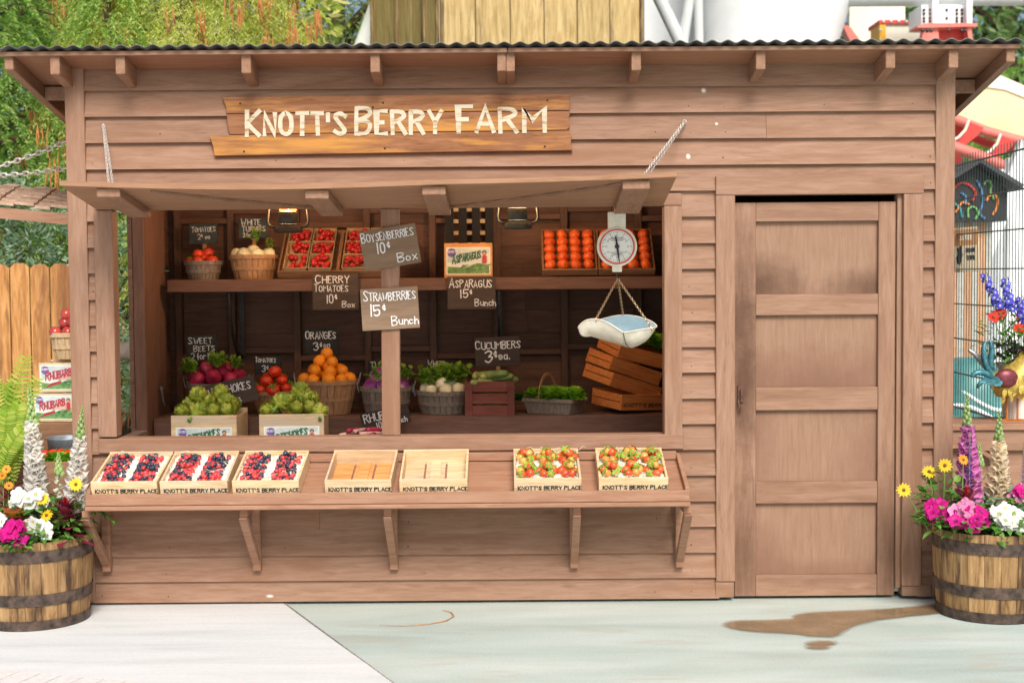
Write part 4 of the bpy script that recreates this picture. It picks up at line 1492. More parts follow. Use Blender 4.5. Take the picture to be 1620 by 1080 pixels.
KLD = mk_lettuce('lettuce_d')
def mk_tops(n=7, h=.11, name='vegetable_leaves'):
    mb = MB()
    for k in range(n):
        a = U(0, 6.28)
        el = U(.4, 1.3)
        d = Vector((math.cos(a) * math.cos(el), math.sin(a) * math.cos(el), math.sin(el)))
        L = h * U(.5, 1)
        mb.tube([(0, 0, 0), d * L * .5, d * L], .0025, 4)
        for q in range(6):
            b = d * L * U(.45, 1)
            e = (d + Vector((U(-1, 1), U(-1, 1), U(-.4, .7)))).normalized()
            mb.leaf(b, e, (U(-.3, .3), U(-.3, .3), 1), U(.025, .045), U(.022, .036), .3, 3)
    o = mb.build(name, M['topleaf'])
    tag(o, 'bunch of green leaves', 'leaves')
    return Kind(o)
KTOP = mk_tops()

def on(root_loc, z, r, kind, n, R0, label, group, jit=.18, rot=rall, scr=(.84, 1.08), lift=1.45):
    for (x, y, zz) in heap(R0, r, n, 0, 1, jit, lift):
        kind.put((root_loc[0] + x, root_loc[1] + y, root_loc[2] + z + zz), rot(), U(*scr), label, group)

# upper shelf: two baskets
def bpos(px, Y, z):
    return (at(px, 440, Y).x, Y, z)
p = bpos(322, 1.62, US + .001)
basket('round_basket', 'small weathered grey basket of red tomatoes on the upper shelf', p, .088, .112, .115, M['bask_gr'], False)
on(p, .118, .038, KT, 8, .103, 'red tomato heaped in the grey basket on the upper shelf', 'tomatoes in the upper grey basket', lift=1.15)
p = bpos(402, 1.62, US + .001)
basket('round_basket', 'tan basket of pale turnips on the upper shelf', p, .115, .145, .15, M['bask_tan'], False)
on(p, .158, .043, KW, 8, .132, 'pale round turnip in the tan basket on the upper shelf', 'turnips in the upper tan basket', rot=lambda: (U(-1, 1), U(-1, 1), U(0, 6)), lift=1.1)
KTOP.put((p[0] + .03, p[1] - .02, p[2] + .235), rz(), .8, 'green leaves among the turnips in the upper tan basket', 'turnip leaves in the upper tan basket')
KTOP.put((p[0] + .10, p[1] - .05, p[2] + .19), rz(), .6, 'green leaves among the turnips in the upper tan basket', 'turnip leaves in the upper tan basket')

# punnets of cherry tomatoes in two tilted crates
def mk_punnet():
    t = thing('punnet', 'veneer punnet', 'punnet')
    a, b, h = .056, .064, .06
    mb = MB()
    for (x0, y0, x1, y1) in ((-a, -a, a, -a), (a, -a, a, a), (a, a, -a, a), (-a, a, -a, -a)):
        k = b / a
        for q in (0,):
            mb.add([(x0, y0, 0), (x1, y1, 0), (x1 * k, y1 * k, h), (x0 * k, y0 * k, h), (x0 * .94, y0 * .94, 0), (x1 * .94, y1 * .94, 0), (x1 * k * .95, y1 * k * .95, h), (x0 * k * .95, y0 * k * .95, h)],
                   [(0, 1, 2, 3), (5, 4, 7, 6), (3, 2, 6, 7)])
    mb.build('walls', M['punnet'], t, world=False)
    mb = MB()
    mb.box(-a * .93, a * .93, -a * .93, a * .93, .001, .03)
    mb.build('bottom', M['punnet'], t, world=False)
    return Kind(t)
KPU = mk_punnet()
def rotm(loc, rot):
    return Matrix.Translation(loc) @ Euler(rot).to_matrix().to_4x4()
for i, (pxa, pxb, side) in enumerate(((440, 535, 'left'), (537, 622, 'right'))):
    Yc = 1.47
    cxx = at((pxa + pxb) / 2, 437, Yc).x
    W = pw(pxb - pxa, Yc) + .0
    rot = (R(38), 0, 0)
    loc = (cxx, Yc, US + .004)
    crate('tilted crate of cherry tomato punnets on the upper shelf, ' + ('beside the tan turnip basket' if i == 0 else 'partly behind the boysenberry board'), W if i == 0 else .35, .42, .055, M['crate_dk'], loc, rot)
    Mx = rotm(loc, rot)
    for r_ in range(3):
        for c_ in range(2):
            q = Vector(((-.5 + c_) * .152, .075 + r_ * .135, .012))
            wq = Mx @ q
            row = ('front', 'middle', 'rear')[r_]
            KPU.put(wq, rot, 1.12, '%s row %s cherry tomato punnet, crate %s' % (row, ('left', 'right')[c_], ('beside the turnip basket', 'behind the boysenberry board')[i]), 'cherry tomato punnets')
            for k in range(20):
                lx, ly = U(-.052, .052), U(-.052, .052)
                KC.put(Mx @ (q + Vector((lx, ly, .048 + U(0, .022) + .012 * (1 - (lx * lx + ly * ly) / .003)))), rall(), U(.9, 1.1), 'cherry tomato, %s row %s punnet, crate %s' % (row, ('left', 'right')[c_], ('beside the turnip basket', 'behind the boysenberry board')[i]), 'cherry tomatoes in punnet %d%d%d' % (i, r_, c_))
# trays of orange fruit
for i, (pxa, pxb) in enumerate(((858, 945), (947, 1036))):
    Yc = 1.475
    cxx = at((pxa + pxb) / 2, 430, Yc).x
    W = pw(pxb - pxa, Yc)
    rot = (R(42), 0, 0)
    loc = (cxx, Yc, US + .008)
    wh = ('on the upper shelf left of the hanging scale', 'on the upper shelf behind the hanging scale')[i]
    crate('tilted tray of orange fruit ' + wh, W, .385, .05, M['crate_dk'], loc, rot, name='fruit_tray', cat='tray')
    Mx = rotm(loc, rot)
    for c_ in range(4):
        for r_ in range(5):
            KP.put(Mx @ Vector(((-1.5 + c_) * .0805, .048 + r_ * .071, .048)), (R(42) + U(-.3, .3), U(-.3, .3), U(0, 6)), 1.0, 'orange fruit in the tray ' + wh, 'orange fruit in the tray ' + ('left of', 'behind')[i] + ' the scale')
# asparagus crate
def lab_asp(t, W, H):
    paper_label('ASPARAGUS', 'l_dgreen', W * .92, H * .80, 0, H * .48, -.0012, t, 'l_blue', 'paper')
Yc = 1.50
cxx = at(741, 437, Yc).x
crate('wooden crate with a printed asparagus label on the upper shelf', pw(76, Yc), .26, .215, M['crate_or'], (cxx, Yc, US + .002), (R(-7), 0, 0), lab=lab_asp, name='labelled_crate')
sc_ = thing('slat_rack', 'dark slatted rack standing behind the asparagus crate', 'rack', (cxx, 1.80, US + .002))
for k in range(4):
    x = cxx + (-1.5 + k) * .085
    MB().box(x - .026, x + .026, 1.80, 1.815, US + .002, US + .60).build('upright', M['dark'], sc_)
for k in range(5):
    MB().box(cxx - .15, cxx + .15, 1.8155, 1.83, US + .20 + k * .075, US + .225 + k * .075).build('slat', M['crate'], sc_)

# lower shelf
LZ = LS + .002
p = bpos(340, 1.46, LZ)
basket('round_basket', 'grey basket of beets with green tops on the lower shelf', p, .14, .175, .19, M['bask_gr'])
on(p, .225, .050, KB, 13, .17, 'dark red beet heaped in the basket under the sweet beets slate', 'beets in the grey basket', rot=lambda: (U(.6, 2), U(-1, 1), U(0, 6)), lift=1.15, scr=(1.05, 1.3))
for k in range(11):
    a = U(0, 6.28); q = U(.03, .19)
    KTOP.put((p[0] + q * math.cos(a), p[1] - .02 + q * math.sin(a) * .8, p[2] + .25 + .07 * (1 - q / .19)), rz(), U(.6, .9), 'green leaves among the beets on the lower shelf', 'beet leaves')
p = bpos(432, 1.42, LZ)
basket('round_basket', 'tan basket of red tomatoes on the lower shelf, behind the artichokes', p, .105, .132, .14, M['bask_tan'])
on(p, .155, .042, KT, 20, .145, 'red tomato heaped in the tan basket on the lower shelf', 'tomatoes in the lower tan basket', lift=1.25)
p = bpos(516, 1.40, LZ)
basket('round_basket', 'large tan bushel basket of oranges on the lower shelf', p, .135, .178, .205, M['bask_tan'])
on(p, .215, .043, KO, 27, .175, 'orange heaped in the large tan basket under its slate', 'oranges in the bushel basket', lift=1.2)
p = bpos(609, 1.40, LZ)
basket('round_basket', 'grey basket of purple turnips behind the hatch post', p, .125, .155, .16, M['bask_gr'])
on(p, .17, .05, KPT, 9, .145, 'purple and cream turnip in the grey basket behind the hatch post', 'purple turnips', rot=lambda: (U(-.9, .9), U(-.9, .9), U(0, 6)), lift=1.1)
for k in range(7):
    a = U(0, 6.28); q = U(.05, .15)
    KTOP.put((p[0] + q * math.cos(a), p[1] + q * math.sin(a), p[2] + .2 + .05 * (1 - q / .15)), rz(), .8, 'green leaves among the purple turnips', 'purple turnip leaves')
p = bpos(701, 1.40, LZ)
basket('round_basket', 'grey basket of white turnips with green tops, right of the hatch post', p, .14, .168, .135, M['bask_gr'])
on(p, .142, .042, KW, 12, .155, 'white turnip in the grey basket right of the hatch post', 'white turnips on the lower shelf', rot=lambda: (U(.4, 1.8), U(-.6, .6), U(0, 6)), lift=1.0)
for k in range(13):
    a = U(0, 6.28); q = U(.04, .17)
    KTOP.put((p[0] + q * math.cos(a), p[1] + .03 + q * math.sin(a) * .7, p[2] + .165 + .03 * (1 - q / .17)), rz(), U(.8, 1.15), 'green leaves on the white turnips right of the hatch post', 'white turnip leaves')
Yc = 1.165
cxx = at(775, 655, Yc).x
CW = pw(79, Yc)
crate('red-brown slatted crate of cucumbers under its board', CW, .26, .205, M['crate_rd'], (cxx, Yc, LZ), slat=True, name='slatted_crate')
for k in range(4):
    KCU.put((cxx + U(-.02, .02), Yc + .05 + k * .045, LZ + .045 + .045 * (k % 3)), (U(-.1, .1), U(-.1, .1), U(-.2, .2)), 1.25, 'dark cucumber inside the slatted crate', 'cucumbers inside the slatted crate')
for k in range(9):
    if k % 3 == 2:
        KCU.put((cxx + .03 + U(-.02, .06), Yc + .06 + .03 * (k % 4), LZ + .20 + .022 * (k // 3)), (U(-.1, .1), U(-.12, .02), U(-.25, .25)), 1.15, 'dark green cucumber on top of the slatted crate', 'dark cucumbers on the slatted crate')
    else:
        KCY.put((cxx - .06 + U(-.03, .06), Yc + .045 + .026 * (k % 5), LZ + .198 + .02 * (k // 3)), (U(-.1, .1), U(-.1, .1), 1.2 + U(-.5, .5)), .95, 'pale cucumber with its end to the front on the slatted crate', 'pale cucumbers on the slatted crate')
# trug of lettuce
Yc = 1.33
cxx = at(878, 655, Yc).x
t = thing('trug', 'low bark-sided basket with a bent handle holding green lettuce', 'basket', (cxx, Yc, LZ), (0, 0, R(-28)))
mb = MB()
mb.add([(-.14, -.09, 0), (.14, -.09, 0), (.14, .09, 0), (-.14, .09, 0), (-.165, -.11, .09), (.165, -.11, .09), (.165, .11, .09), (-.165, .11, .09)],
       [(0, 3, 2, 1), (0, 1, 5, 4), (1, 2, 6, 5), (2, 3, 7, 6), (3, 0, 4, 7)])
mb.add([(-.158, -.103, .07), (.158, -.103, .07), (.158, .103, .07), (-.158, .103, .07)], [(0, 1, 2, 3)])
mb.build('sides', M['bask_gr'], t, world=False)
mb = MB()
for a, b in (((-.167, -.112), (.167, -.112)), ((.167, -.112), (.167, .112)), ((.167, .112), (-.167, .112)), ((-.167, .112), (-.167, -.112))):
    mb.bar((a[0], a[1], .082), (b[0], b[1], .082), .008, .022)
mb.build('rim', M['bask_gr'], t, world=False)
mb = MB()
pts = [(-.05, -.116 * math.cos(math.pi * i / 14), .08 + .155 * math.sin(math.pi * i / 14)) for i in range(15)]
for a, b in zip(pts, pts[1:]):
    mb.bar(a, b, .02, .006, (1, 0, 0))
mb.build('bent_handle', M['bask_tan'], t, world=False)
for (dx, dy, s) in ((-.12, .01, .95), (-.04, -.05, 1.0), (.05, -.07, .95), (.12, -.10, .9), (.02, .05, 1.0), (.12, .0, .9)):
    KL.put((cxx + dx, Yc + dy, LZ + .088), rz(), s, 'bright green lettuce in the low basket with the bent handle', 'lettuces in the trug')
for (dx, s) in ((-.30, .55), (-.25, .5)):
    KLD.put((cxx + dx * .8, Yc + .12, LZ + .07), rz(), s, 'dark lettuce half hidden behind the cucumber crate', 'dark lettuces behind the cucumber crate')
# stack of tilted crates
def tilted(label, px, py, Y, W, D, H, rot, letter=None):
    p = at(px, py, Y)
    return crate(label, W, D, H, M['crate_am'], p, rot, cleat=True, letter=letter, ink='ink_br'), p
X0 = at(965, 655, 1.25).x
def rc(label, loc, W, D, H, rz_d, ry_d, letter=None, rx_d=0):
    e = (R(rx_d), R(ry_d), R(rz_d))
    crate(label, W, D, H, M['crate_am'], loc, e, cleat=True, letter=letter, ink='ink_br')
    return rotm(loc, e)
rc('lowest orange-brown crate of the tumbled stack on the lower shelf', (at(1018, 660, 1.23).x, 1.26, LZ + .016), .34, .30, .095, 33, 3, "KNOTT'S BERRY", 4)
rc('second orange-brown crate from the bottom of the tumbled stack', (at(1012, 620, 1.28).x - .03, 1.33, LZ + .112), .38, .32, .085, 31, 17, None, 8)
rc('third orange-brown crate of the tumbled stack, tilted to the right', (at(1012, 590, 1.3).x - .03, 1.37, LZ + .205), .38, .30, .085, 28, 18, None, 8)
Mx = rc('topmost crate of the tumbled stack, holding lettuce', (at(1020, 560, 1.34).x, 1.42, LZ + .285), .38, .30, .085, 24, 14, None, 10)
for (x, y) in ((-.14, .08), (-.06, .11), (.02, .09), (.10, .10), (.17, .09), (.1, .2), (-.06, .2), (.17, .18), (-.13, .19), (.02, .2)):
    KL.put(Mx @ Vector((x, y + .01, .115)), rz(), 1.05, 'green lettuce in the topmost crate of the tumbled stack', 'lettuces in the topmost crate')
# artichoke crates on the step shelf
def lab_art(t, W, H):
    paper_label('ARTICHOKES', 'l_dgreen', W * .86, H * .46, 0, H * .56, -.0012, t, 'l_blue', 'paper')
for i, (pa, pb, ytop, Y, rzd) in enumerate(((270, 374, 657, .70, 0), (410, 512, 655, .70, 3))):
    cxx = at((pa + pb) / 2, ytop, Y).x
    W = pw(pb - pa, Y)
    zt = at((pa + pb) / 2, ytop, Y).z
    loc = (cxx, Y, .592)
    wh = ('in the left labelled crate at the hatch corner', 'in the labelled crate below the oranges')[i]
    crate('wooden crate with a printed artichoke label, ' + ('at the left corner of the hatch' if i == 0 else 'below the orange basket'), W, .34, zt - .592, M['crate2'], loc, (0, 0, R(rzd)), lab=lab_art, name='labelled_crate')
    Hh = zt - .592
    mb = MB()
    n_ = 0
    spots = [(-.13, .06, 0), (-.045, .05, .0), (.04, .055, 0), (.125, .06, 0), (-.10, .13, .03), (.0, .13, .045), (.10, .14, .04), (-.05, .10, .085), (.06, .17, .09), (-.12, .2, .02), (.12, .21, .02)]
    if i == 1:
        spots = [(-.14, .06, 0), (-.07, .07, .045), (.02, .055, .01), (.10, .07, .01), (.145, .06, -.01), (-.02, .13, .04), (.03, .14, .10), (.09, .14, .05), (-.10, .2, .03)]
    for (x, y, z) in spots:
        KAR.put((cxx + x, Y + y + .01, zt - .002 + z + .02), (U(-1.2, .2), U(-.8, .8), U(0, 6.28)), U(.88, 1.0), 'green artichoke heaped ' + wh, 'artichokes ' + wh)
    ch = MB()
    ch.box(-W / 2 + .013, W / 2 - .013, .013, .325, Hh - .07, Hh - .055)
    ch.build('false_bottom', M['crate2'], bpy.context.scene.objects[[o.name for o in S.objects if o.get('category') == 'crate'][-1]], world=False)
# rhubarb bunches
for k in range(9):
    mb = MB()
    L = U(.10, .17)
    mb.tube([(-L / 2, 0, 0), (-L / 4, 0, .004), (L / 4, 0, .004), (L / 2, 0, 0)], [.013, .010, .009, .011], 8)
    o = mb.build('rhubarb_stalk', M['beet'] if k % 3 else M['l_pink'], smooth=True)
    tag(o, 'red rhubarb stalk lying at the hatch post behind the sill', 'rhubarb', 'rhubarb stalks')
    px = 556 + k * 5.5
    o.location = (at(px, 680, .78).x, .70 + .025 * (k % 3), .80 + .018 * (k % 2))
    o.rotation_euler = (0, U(-.08, .08), U(.3, 1.3))
cbx = at(600, 690, .74).x
crate('plain crate under the rhubarb stalks behind the sill', .44, .24, .18, M['crate_dk'], (cbx, .64, .592))
tag(MB().box(cbx - .2, cbx + .2, .655, .865, .765, .78).build('packing_board', M['crate_dk']), 'thin board under the rhubarb stalks', 'board')

# ------------------------------------------------------------------ berry boxes on the counter
def wool(W, D, H, n=230):
    mb = MB()
    nx_, ny_ = 22, 18
    vs, fs = [], []
    for j in range(ny_):
        for i in range(nx_):
            e = min(i, nx_ - 1 - i, j, ny_ - 1 - j)
            vs.append((-W / 2 + W * i / (nx_ - 1), D * j / (ny_ - 1), H - (.006 if e == 0 else 0) + U(-.005, .006)))
    for j in range(ny_ - 1):
        for i in range(nx_ - 1):
            q = j * nx_ + i
            fs.append((q, q + 1, q + nx_ + 1, q + nx_))
    mb.add(vs, fs)
    for k in range(n):
        c = Vector((U(-W * .48, W * .48), U(D * .03, D * .97), H + U(.002, .010)))
        a, r_ = U(0, 6.28), U(.008, .026)
        st = U(0, 6.28)
        pts = []
        for q in range(7):
            b = st + q * .55
            pts.append(c + Vector((r_ * math.cos(b), r_ * math.sin(b) * .8, .006 * math.sin(b * 1.3 + a))))
        mb.tube(pts, U(.0007, .0013), 4)
    for k in range(7):
        c = Vector((U(-W * .48, W * .48), random.choice((U(D * .85, D), U(0, D))), H))
        pts = [c + Vector((U(-.02, .02) * q, U(-.008, .008) * q, .012 * q)) for q in range(4)]
        pts.append(pts[-1] + Vector((.012, 0, -.006)))
        mb.tube(pts, .0009, 4)
    return mb
BW, BD, BH = .335, .352, .080
boxes = [(145, 250, 776, 'berry'), (254, 361, 776, 'berry'), (368, 474, 776, 'berry'), (514, 620, 775, 'empty'), (632, 740, 774, 'empty'), (813, 920, 773, 'straw'), (947, 1057, 773, 'straw')]
names = ['leftmost box of mixed berries on the sloping counter', 'middle one of the three berry boxes on the counter', 'berry box beside the empty boxes on the counter',
         'empty pine box nearest the berries on the counter', 'empty pine box with the strawberries to its right', 'strawberry box in the middle of the right counter half', 'strawberry box at the right end of the counter']
short = ['leftmost berry box', 'middle berry box', 'berry box beside the empty boxes', '', '', 'left strawberry box', 'rightmost strawberry box']
YBX = CF + .030
for i, (pa, pb, py, kind) in enumerate(boxes):
    cxx = at((pa + pb) / 2, py, YBX).x
    W = pw(pb - pa, YBX)
    yaw = [-.5, .8, -.7, -1.2, .4, .3, -.4][i]
    loc = (cxx, YBX, ctz(YBX) + .002)
    rot = (TILT, 0, R(yaw))
    crate(names[i], W, BD, BH, M['crate'] if i in (0, 2, 4, 6) else M['crate2'], loc, rot, letter="KNOTT'S BERRY PLACE", fill=.045 if kind != 'empty' else None, slats=M['crate_or'] if i == 3 else (M['crate2'] if kind == 'empty' else None), name='berry_box', cat='box')
    Mx = rotm(loc, rot)
    if kind == 'empty':
        continue
    wl = wool(W - .026, BD - .026, .062)
    o = wl.build('wood_wool', M['woodwool'])
    o.location = Mx @ Vector((0, .013, 0))
    o.rotation_euler = rot
    tag(o, 'pale curly wood wool bedding in the ' + short[i], 'wood wool', kind='stuff')
    if kind == 'berry':
        for c_ in range(2):
            for r_ in range(3):
                q = Vector(((-.235 + c_ * .46 + U(-.02, .02)) * W, .065 + r_ * .105, .062))
                for k in range(31):
                    if k < 23:
                        gx, gy = (k % 5 - 2) * .0225, (k // 5 - 2) * .0215
                        z = .008
                    else:
                        gx, gy = U(-.03, .03), U(-.032, .03)
                        z = .024
                    K_ = KR if random.random() < (.60 if r_ == 0 else .5) else KBB
                    nm = 'red raspberry' if K_ is KR else 'dark blackberry'
                    K_.put(Mx @ (q + Vector((gx + U(-.006, .006), gy + U(-.006, .006), z + U(-.003, .006)))), (U(0, 3), U(0, 3), U(0, 3)), U(.80, 1.04),
                           '%s in the %s %s heap of the %s' % (nm, ('front', 'middle', 'rear')[r_], ('left', 'right')[c_], short[i]), '%s heap %d%d%d' % (nm, i, c_, r_))
    else:
        for c_ in range(3):
            for r_ in range(2):
                q = Vector(((-.31 + c_ * .31) * W, .095 + r_ * .155, .062))
                for k in range(9):
                    a = 2 * math.pi * k / 6
                    rr = .034 if k < 6 else .012
                    K_ = KS if random.random() < .72 else KS2
                    nm = 'red strawberry' if K_ is KS else 'half ripe strawberry'
                    K_.put(Mx @ (q + Vector((rr * math.cos(a), rr * 1.25 * math.sin(a), .016 if k < 6 else .04))), (U(-1.6, 1.6), U(-1.6, 1.6), U(0, 6)), U(.9, 1.15),
                           '%s in the %s %s heap of the %s' % (nm, ('front', 'rear')[r_], ('left', 'middle', 'right')[c_], short[i]), '%s heap %d%d%d' % (nm, i, c_, r_))

# ------------------------------------------------------------------ hanging scale
YS = -.02
pc = at(976, 390, YS)
sc = thing('hanging_scale', 'white hanging scale with a red-ringed dial and a scoop pan on three chains', 'scale', pc)
M['enamel'] = plain('cream_enamel', (.70, .66, .52), .35, .15, 20, .05, col2=(.80, .77, .66))
M['dial'] = plain('dial_face', (.76, .76, .70), .5, .06, 20, 0)
M['dialred'] = plain('dial_red', (.62, .05, .035), .4, .1, 20, 0)
M['panin'] = plain('blue_pan_inside', (.26, .40, .48), .4, .15, 14, .05)
rd = .102
AX = Matrix.Translation(pc) @ Matrix.Rotation(R(90), 4, 'X')
mb = MB()
mb.lathe([(0, -.045), (rd - .006, -.045), (rd, -.035), (rd, .012), (rd - .008, .016), (rd - .012, .012), (0, .012)], 40, AX)
mb.build('case', M['enamel'], sc, smooth=False)
mb = MB()
mb.lathe([(rd - .0125, .0125), (rd - .0125, .0150), (rd - .0195, .0150), (rd - .0195, .0125)], 40, AX)
mb.build('red_ring', M['dialred'], sc)
mb = MB()
mb.lathe([(0, .0128), (rd - .020, .0128)], 40, AX)
df = mb.build('dial_face', M['dial'], sc)
mb = MB()
for k in range(48):
    a = 2 * math.pi * k / 48
    l0, l1 = rd - .024, rd - (.036 if k % 4 == 0 else .030)
    stroke(mb, [Vector((l0 * math.cos(a), l0 * math.sin(a))), Vector(((l0 + l1) / 2 * math.cos(a), (l0 + l1) / 2 * math.sin(a))), Vector((l1 * math.cos(a), l1 * math.sin(a)))], .0022 if k % 4 == 0 else .0013, -.0131, Matrix.Translation(pc))
for k in range(12):
    a = 2 * math.pi * k / 12
    for q in (-.003, .003):
        c = Vector((.055 * math.cos(a) + q, .055 * math.sin(a)))
        stroke(mb, [c + Vector((0, -.004)), c, c + Vector((0, .004))], .0018, -.0131, Matrix.Translation(pc))
for z, wd_ in ((.044, .03), (.037, .045), (.031, .03), (-.030, .04), (-.037, .028), (-.044, .02)):
    stroke(mb, [Vector((-wd_, z)), Vector((0, z)), Vector((wd_, z))], .0022, -.0131, Matrix.Translation(pc))
mb.build('dial_marks', M['ink'], df)
mb = MB()
Mn = Matrix.Translation((pc.x, pc.y, pc.z)) @ Matrix.Rotation(R(-8), 4, 'Y')
mb.prism([(-.0015, -.082), (.0015, -.082), (.006, -.01), (.0075, .0), (.005, .02), (.003, .055), (-.003, .055), (-.005, .02), (-.0075, 0), (-.006, -.01)], -.0195, -.0170, Mn)
mb.lathe([(0, .0196), (.010, .0196), (.012, .016), (.012, .0145)], 14, AX)
mb.build('needle', M['ink'], sc)
pt = at(976, 335, YS)
mb = MB()
mb.box(pc.x - .045, pc.x + .045, YS - .012, YS + .025, pc.z + rd - .012, pt.z)
mb.build('neck', M['enamel'], sc, bevel=.003)
mb = MB()
mb.box(pc.x - .025, pc.x + .025, YS - .010, YS + .02, pc.z - rd - .028, pc.z - rd + .006)
mb.build('lower_neck', M['enamel'], sc, bevel=.003)
mb = MB()
zb = pc.z - rd - .028
mb.tube([(pc.x + .028 * math.cos(a), YS + .005, pt.z + .012 + .028 * math.sin(a)) for a in [k * 2 * math.pi / 16 for k in range(16)]], .0028, 5, closed=True)
mb.tube([(pc.x, YS + .005, pt.z + .03), (pc.x + .01, YS + .005, pt.z + .06)], .003, 5)
mb.tube([(pc.x, YS + .004, zb), (pc.x, YS + .004, zb - .02), (pc.x + .01, YS + .004, zb - .028), (pc.x + .004, YS + .004, zb - .036)], .0035, 5)
mb.build('hook', M['iron'], sc)
top_ = Vector((pc.x + .004, YS + .004, zb - .034))
# scoop pan: the near rim dips to a point, the far rim rises; a keel below
rimpx = [(913, 521, -.03), (918, 512, -.05), (928, 506, -.075), (941, 504, -.095), (955, 507, -.115), (970, 515, -.135), (986, 526, -.15), (1000, 524, -.125), (1015, 521, -.09), (1030, 519, -.05), (1041, 517, .0),
         (1034, 510, .05), (1022, 504, .09), (1006, 500, .12), (988, 498, .135), (970, 500, .125), (955, 504, .105), (940, 508, .075), (925, 514, .03)]
keelpx = [(935, 532, -.03), (998, 551, -.035)]
KA_, KB_ = [at(x, y, YS + d) for x, y, d in keelpx]
rim = [at(x, y, YS + d) for x, y, d in rimpx]
rv = rim[6]
rim = chaikin(rim[6:] + rim[:7], 2)[:-1]
mb = MB()
for shell in (0, 1):
    vs, fs = [], []
    nr, nl = len(rim), 8
    for P in rim:
        t = max(0.0, min(1.0, (P - KA_).dot(KB_ - KA_) / (KB_ - KA_).length_squared))
        K = KA_ + (KB_ - KA_) * t
        for j in range(nl):
            f = j / (nl - 1)
            q = P.lerp(K, f)
            q = q + Vector((0, 0, -.028 * math.sin(math.pi * f))) + (P - K).normalized() * (.018 * math.sin(math.pi * f))
            if shell: q = q + Vector((0, 0, .003)) + (K - P).normalized() * .0025
            vs.append(q)
    for i in range(nr):
        i2 = (i + 1) % nr
        for j in range(nl - 1):
            f4 = (i * nl + j, i * nl + j + 1, i2 * nl + j + 1, i2 * nl + j)
            fs.append(f4 if shell == 0 else f4[::-1])
    if shell == 0:
        fs2 = []
    mb.mi = shell
    mb.add(vs, fs)
pan = mb.build('pan', [M['enamel'], M['panin']], sc, smooth=True)
mb = MB()
ed_ = [rim[i % len(rim)] for i in range(len(rim))]
mb.tube(ed_, .0035, 6, closed=True)
sm_ = [rv.lerp(KB_, f) + Vector((0, -.004, -.028 * math.sin(math.pi * f))) + (rv - KB_).normalized() * (.019 * math.sin(math.pi * f)) for f in [k / 7 for k in range(8)]]
mb.build('pan_rim', M['enamel'], sc, smooth=True)
mb = MB()
mb.tube(sm_, .002, 5)
mb.build('pan_seam', M['iron'], sc)
mb = MB()
for e in (min(rim, key=lambda p: (p - at(942, 505, YS - .09)).length), min(rim, key=lambda p: (p - at(985, 499, YS + .13)).length), min(rim, key=lambda p: (p - at(1030, 518, YS - .05)).length)):
    chain(mb, top_, e, .016, .0022, .007)
    mb.tube([e + Vector((0, 0, .006)), e + Vector((0, -.006, -.006)), e + Vector((0, 0, -.014))], .003, 5)
mb.build('pan_chain', plain('brass_chain', (.50, .34, .20), .4, .2, 60, 0, .6), sc)

# ------------------------------------------------------------------ lanterns
def lantern(px, py, Y, glow, label):
    """hurricane lantern: py is its base"""
    p = at(px, py, Y)
    t = thing('lantern', label, 'lantern', p)
    mm = M['lant_o'] if glow else M['lant_g']
    mb = MB()
    mb.lathe([(.0, 0), (.078, 0), (.082, .008), (.082, .022), (.070, .034), (.052, .040), (.052, .048)], 24, Matrix.Translation(p))
    mb.build('fuel_tank', mm, t, smooth=True)
    mb = MB()
    mb.lathe([(.052, .049), (.056, .052), (.056, .115), (.05, .120), (.030, .121)], 20, Matrix.Translation(p))
    for k in range(5):
        a = -1.2 - k * .35
        mb.ball(p + Vector((.056 * math.cos(a), .056 * math.sin(a), .095)), .004, 6, 4)
    mb.build('burner', mm, t, smooth=True)
    mb = MB()
    mb.lathe([(.042, .1215), (.062, .145), (.068, .175), (.062, .21), (.045, .24), (.043, .25)], 20, Matrix.Translation(p))
    mb.build('globe', M['globe_on'] if glow else M['globe_off'], t, smooth=True)
    mb = MB()
    mb.lathe([(.046, .2505), (.06, .255), (.05, .285), (.056, .29), (.05, .32), (.02, .335), (0, .337)], 20, Matrix.Translation(p))
    mb.build('hood', mm, t, smooth=True)
    mb = MB()
    for s in (-1, 1):
        mb.tube([p + Vector((s * x, 0, z)) for x, z in ((.075, .025), (.112, .045), (.118, .07), (.104, .20), (.098, .28), (.075, .315), (.045, .318))], .008, 8)
    mb.build('side_tubes', mm, t, smooth=True)
    mb = MB()
    mb.tube([p + Vector((x, 0, z)) for x, z in ((-.105, .21), (-.11, .30), (-.06, .40), (0, .425), (.06, .40), (.11, .30), (.105, .21))], .0025, 5)
    mb.tube([p + Vector((0, 0, .425)), p + Vector((0, 0, min(.75, rzz(Y, -.0) - p.z - .002)))], .0025, 5)
    mb.build('bail', M['iron'], t)
    return t
M['lant_o'] = plain('dull_lantern_metal', (.06, .05, .038), .6, .3, 30, .1, .2)
M['lant_g'] = plain('green_grey_lantern_metal', (.07, .075, .06), .6, .3, 30, .1, .2)
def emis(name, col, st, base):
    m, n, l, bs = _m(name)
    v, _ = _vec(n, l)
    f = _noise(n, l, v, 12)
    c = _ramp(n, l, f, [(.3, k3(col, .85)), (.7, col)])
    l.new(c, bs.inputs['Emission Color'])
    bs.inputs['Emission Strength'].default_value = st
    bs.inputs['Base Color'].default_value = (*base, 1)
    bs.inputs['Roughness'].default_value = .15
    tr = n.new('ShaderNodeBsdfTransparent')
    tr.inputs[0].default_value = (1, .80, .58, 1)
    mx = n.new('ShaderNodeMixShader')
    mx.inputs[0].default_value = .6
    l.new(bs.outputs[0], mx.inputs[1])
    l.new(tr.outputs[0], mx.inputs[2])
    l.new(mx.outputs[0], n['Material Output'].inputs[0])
    return m
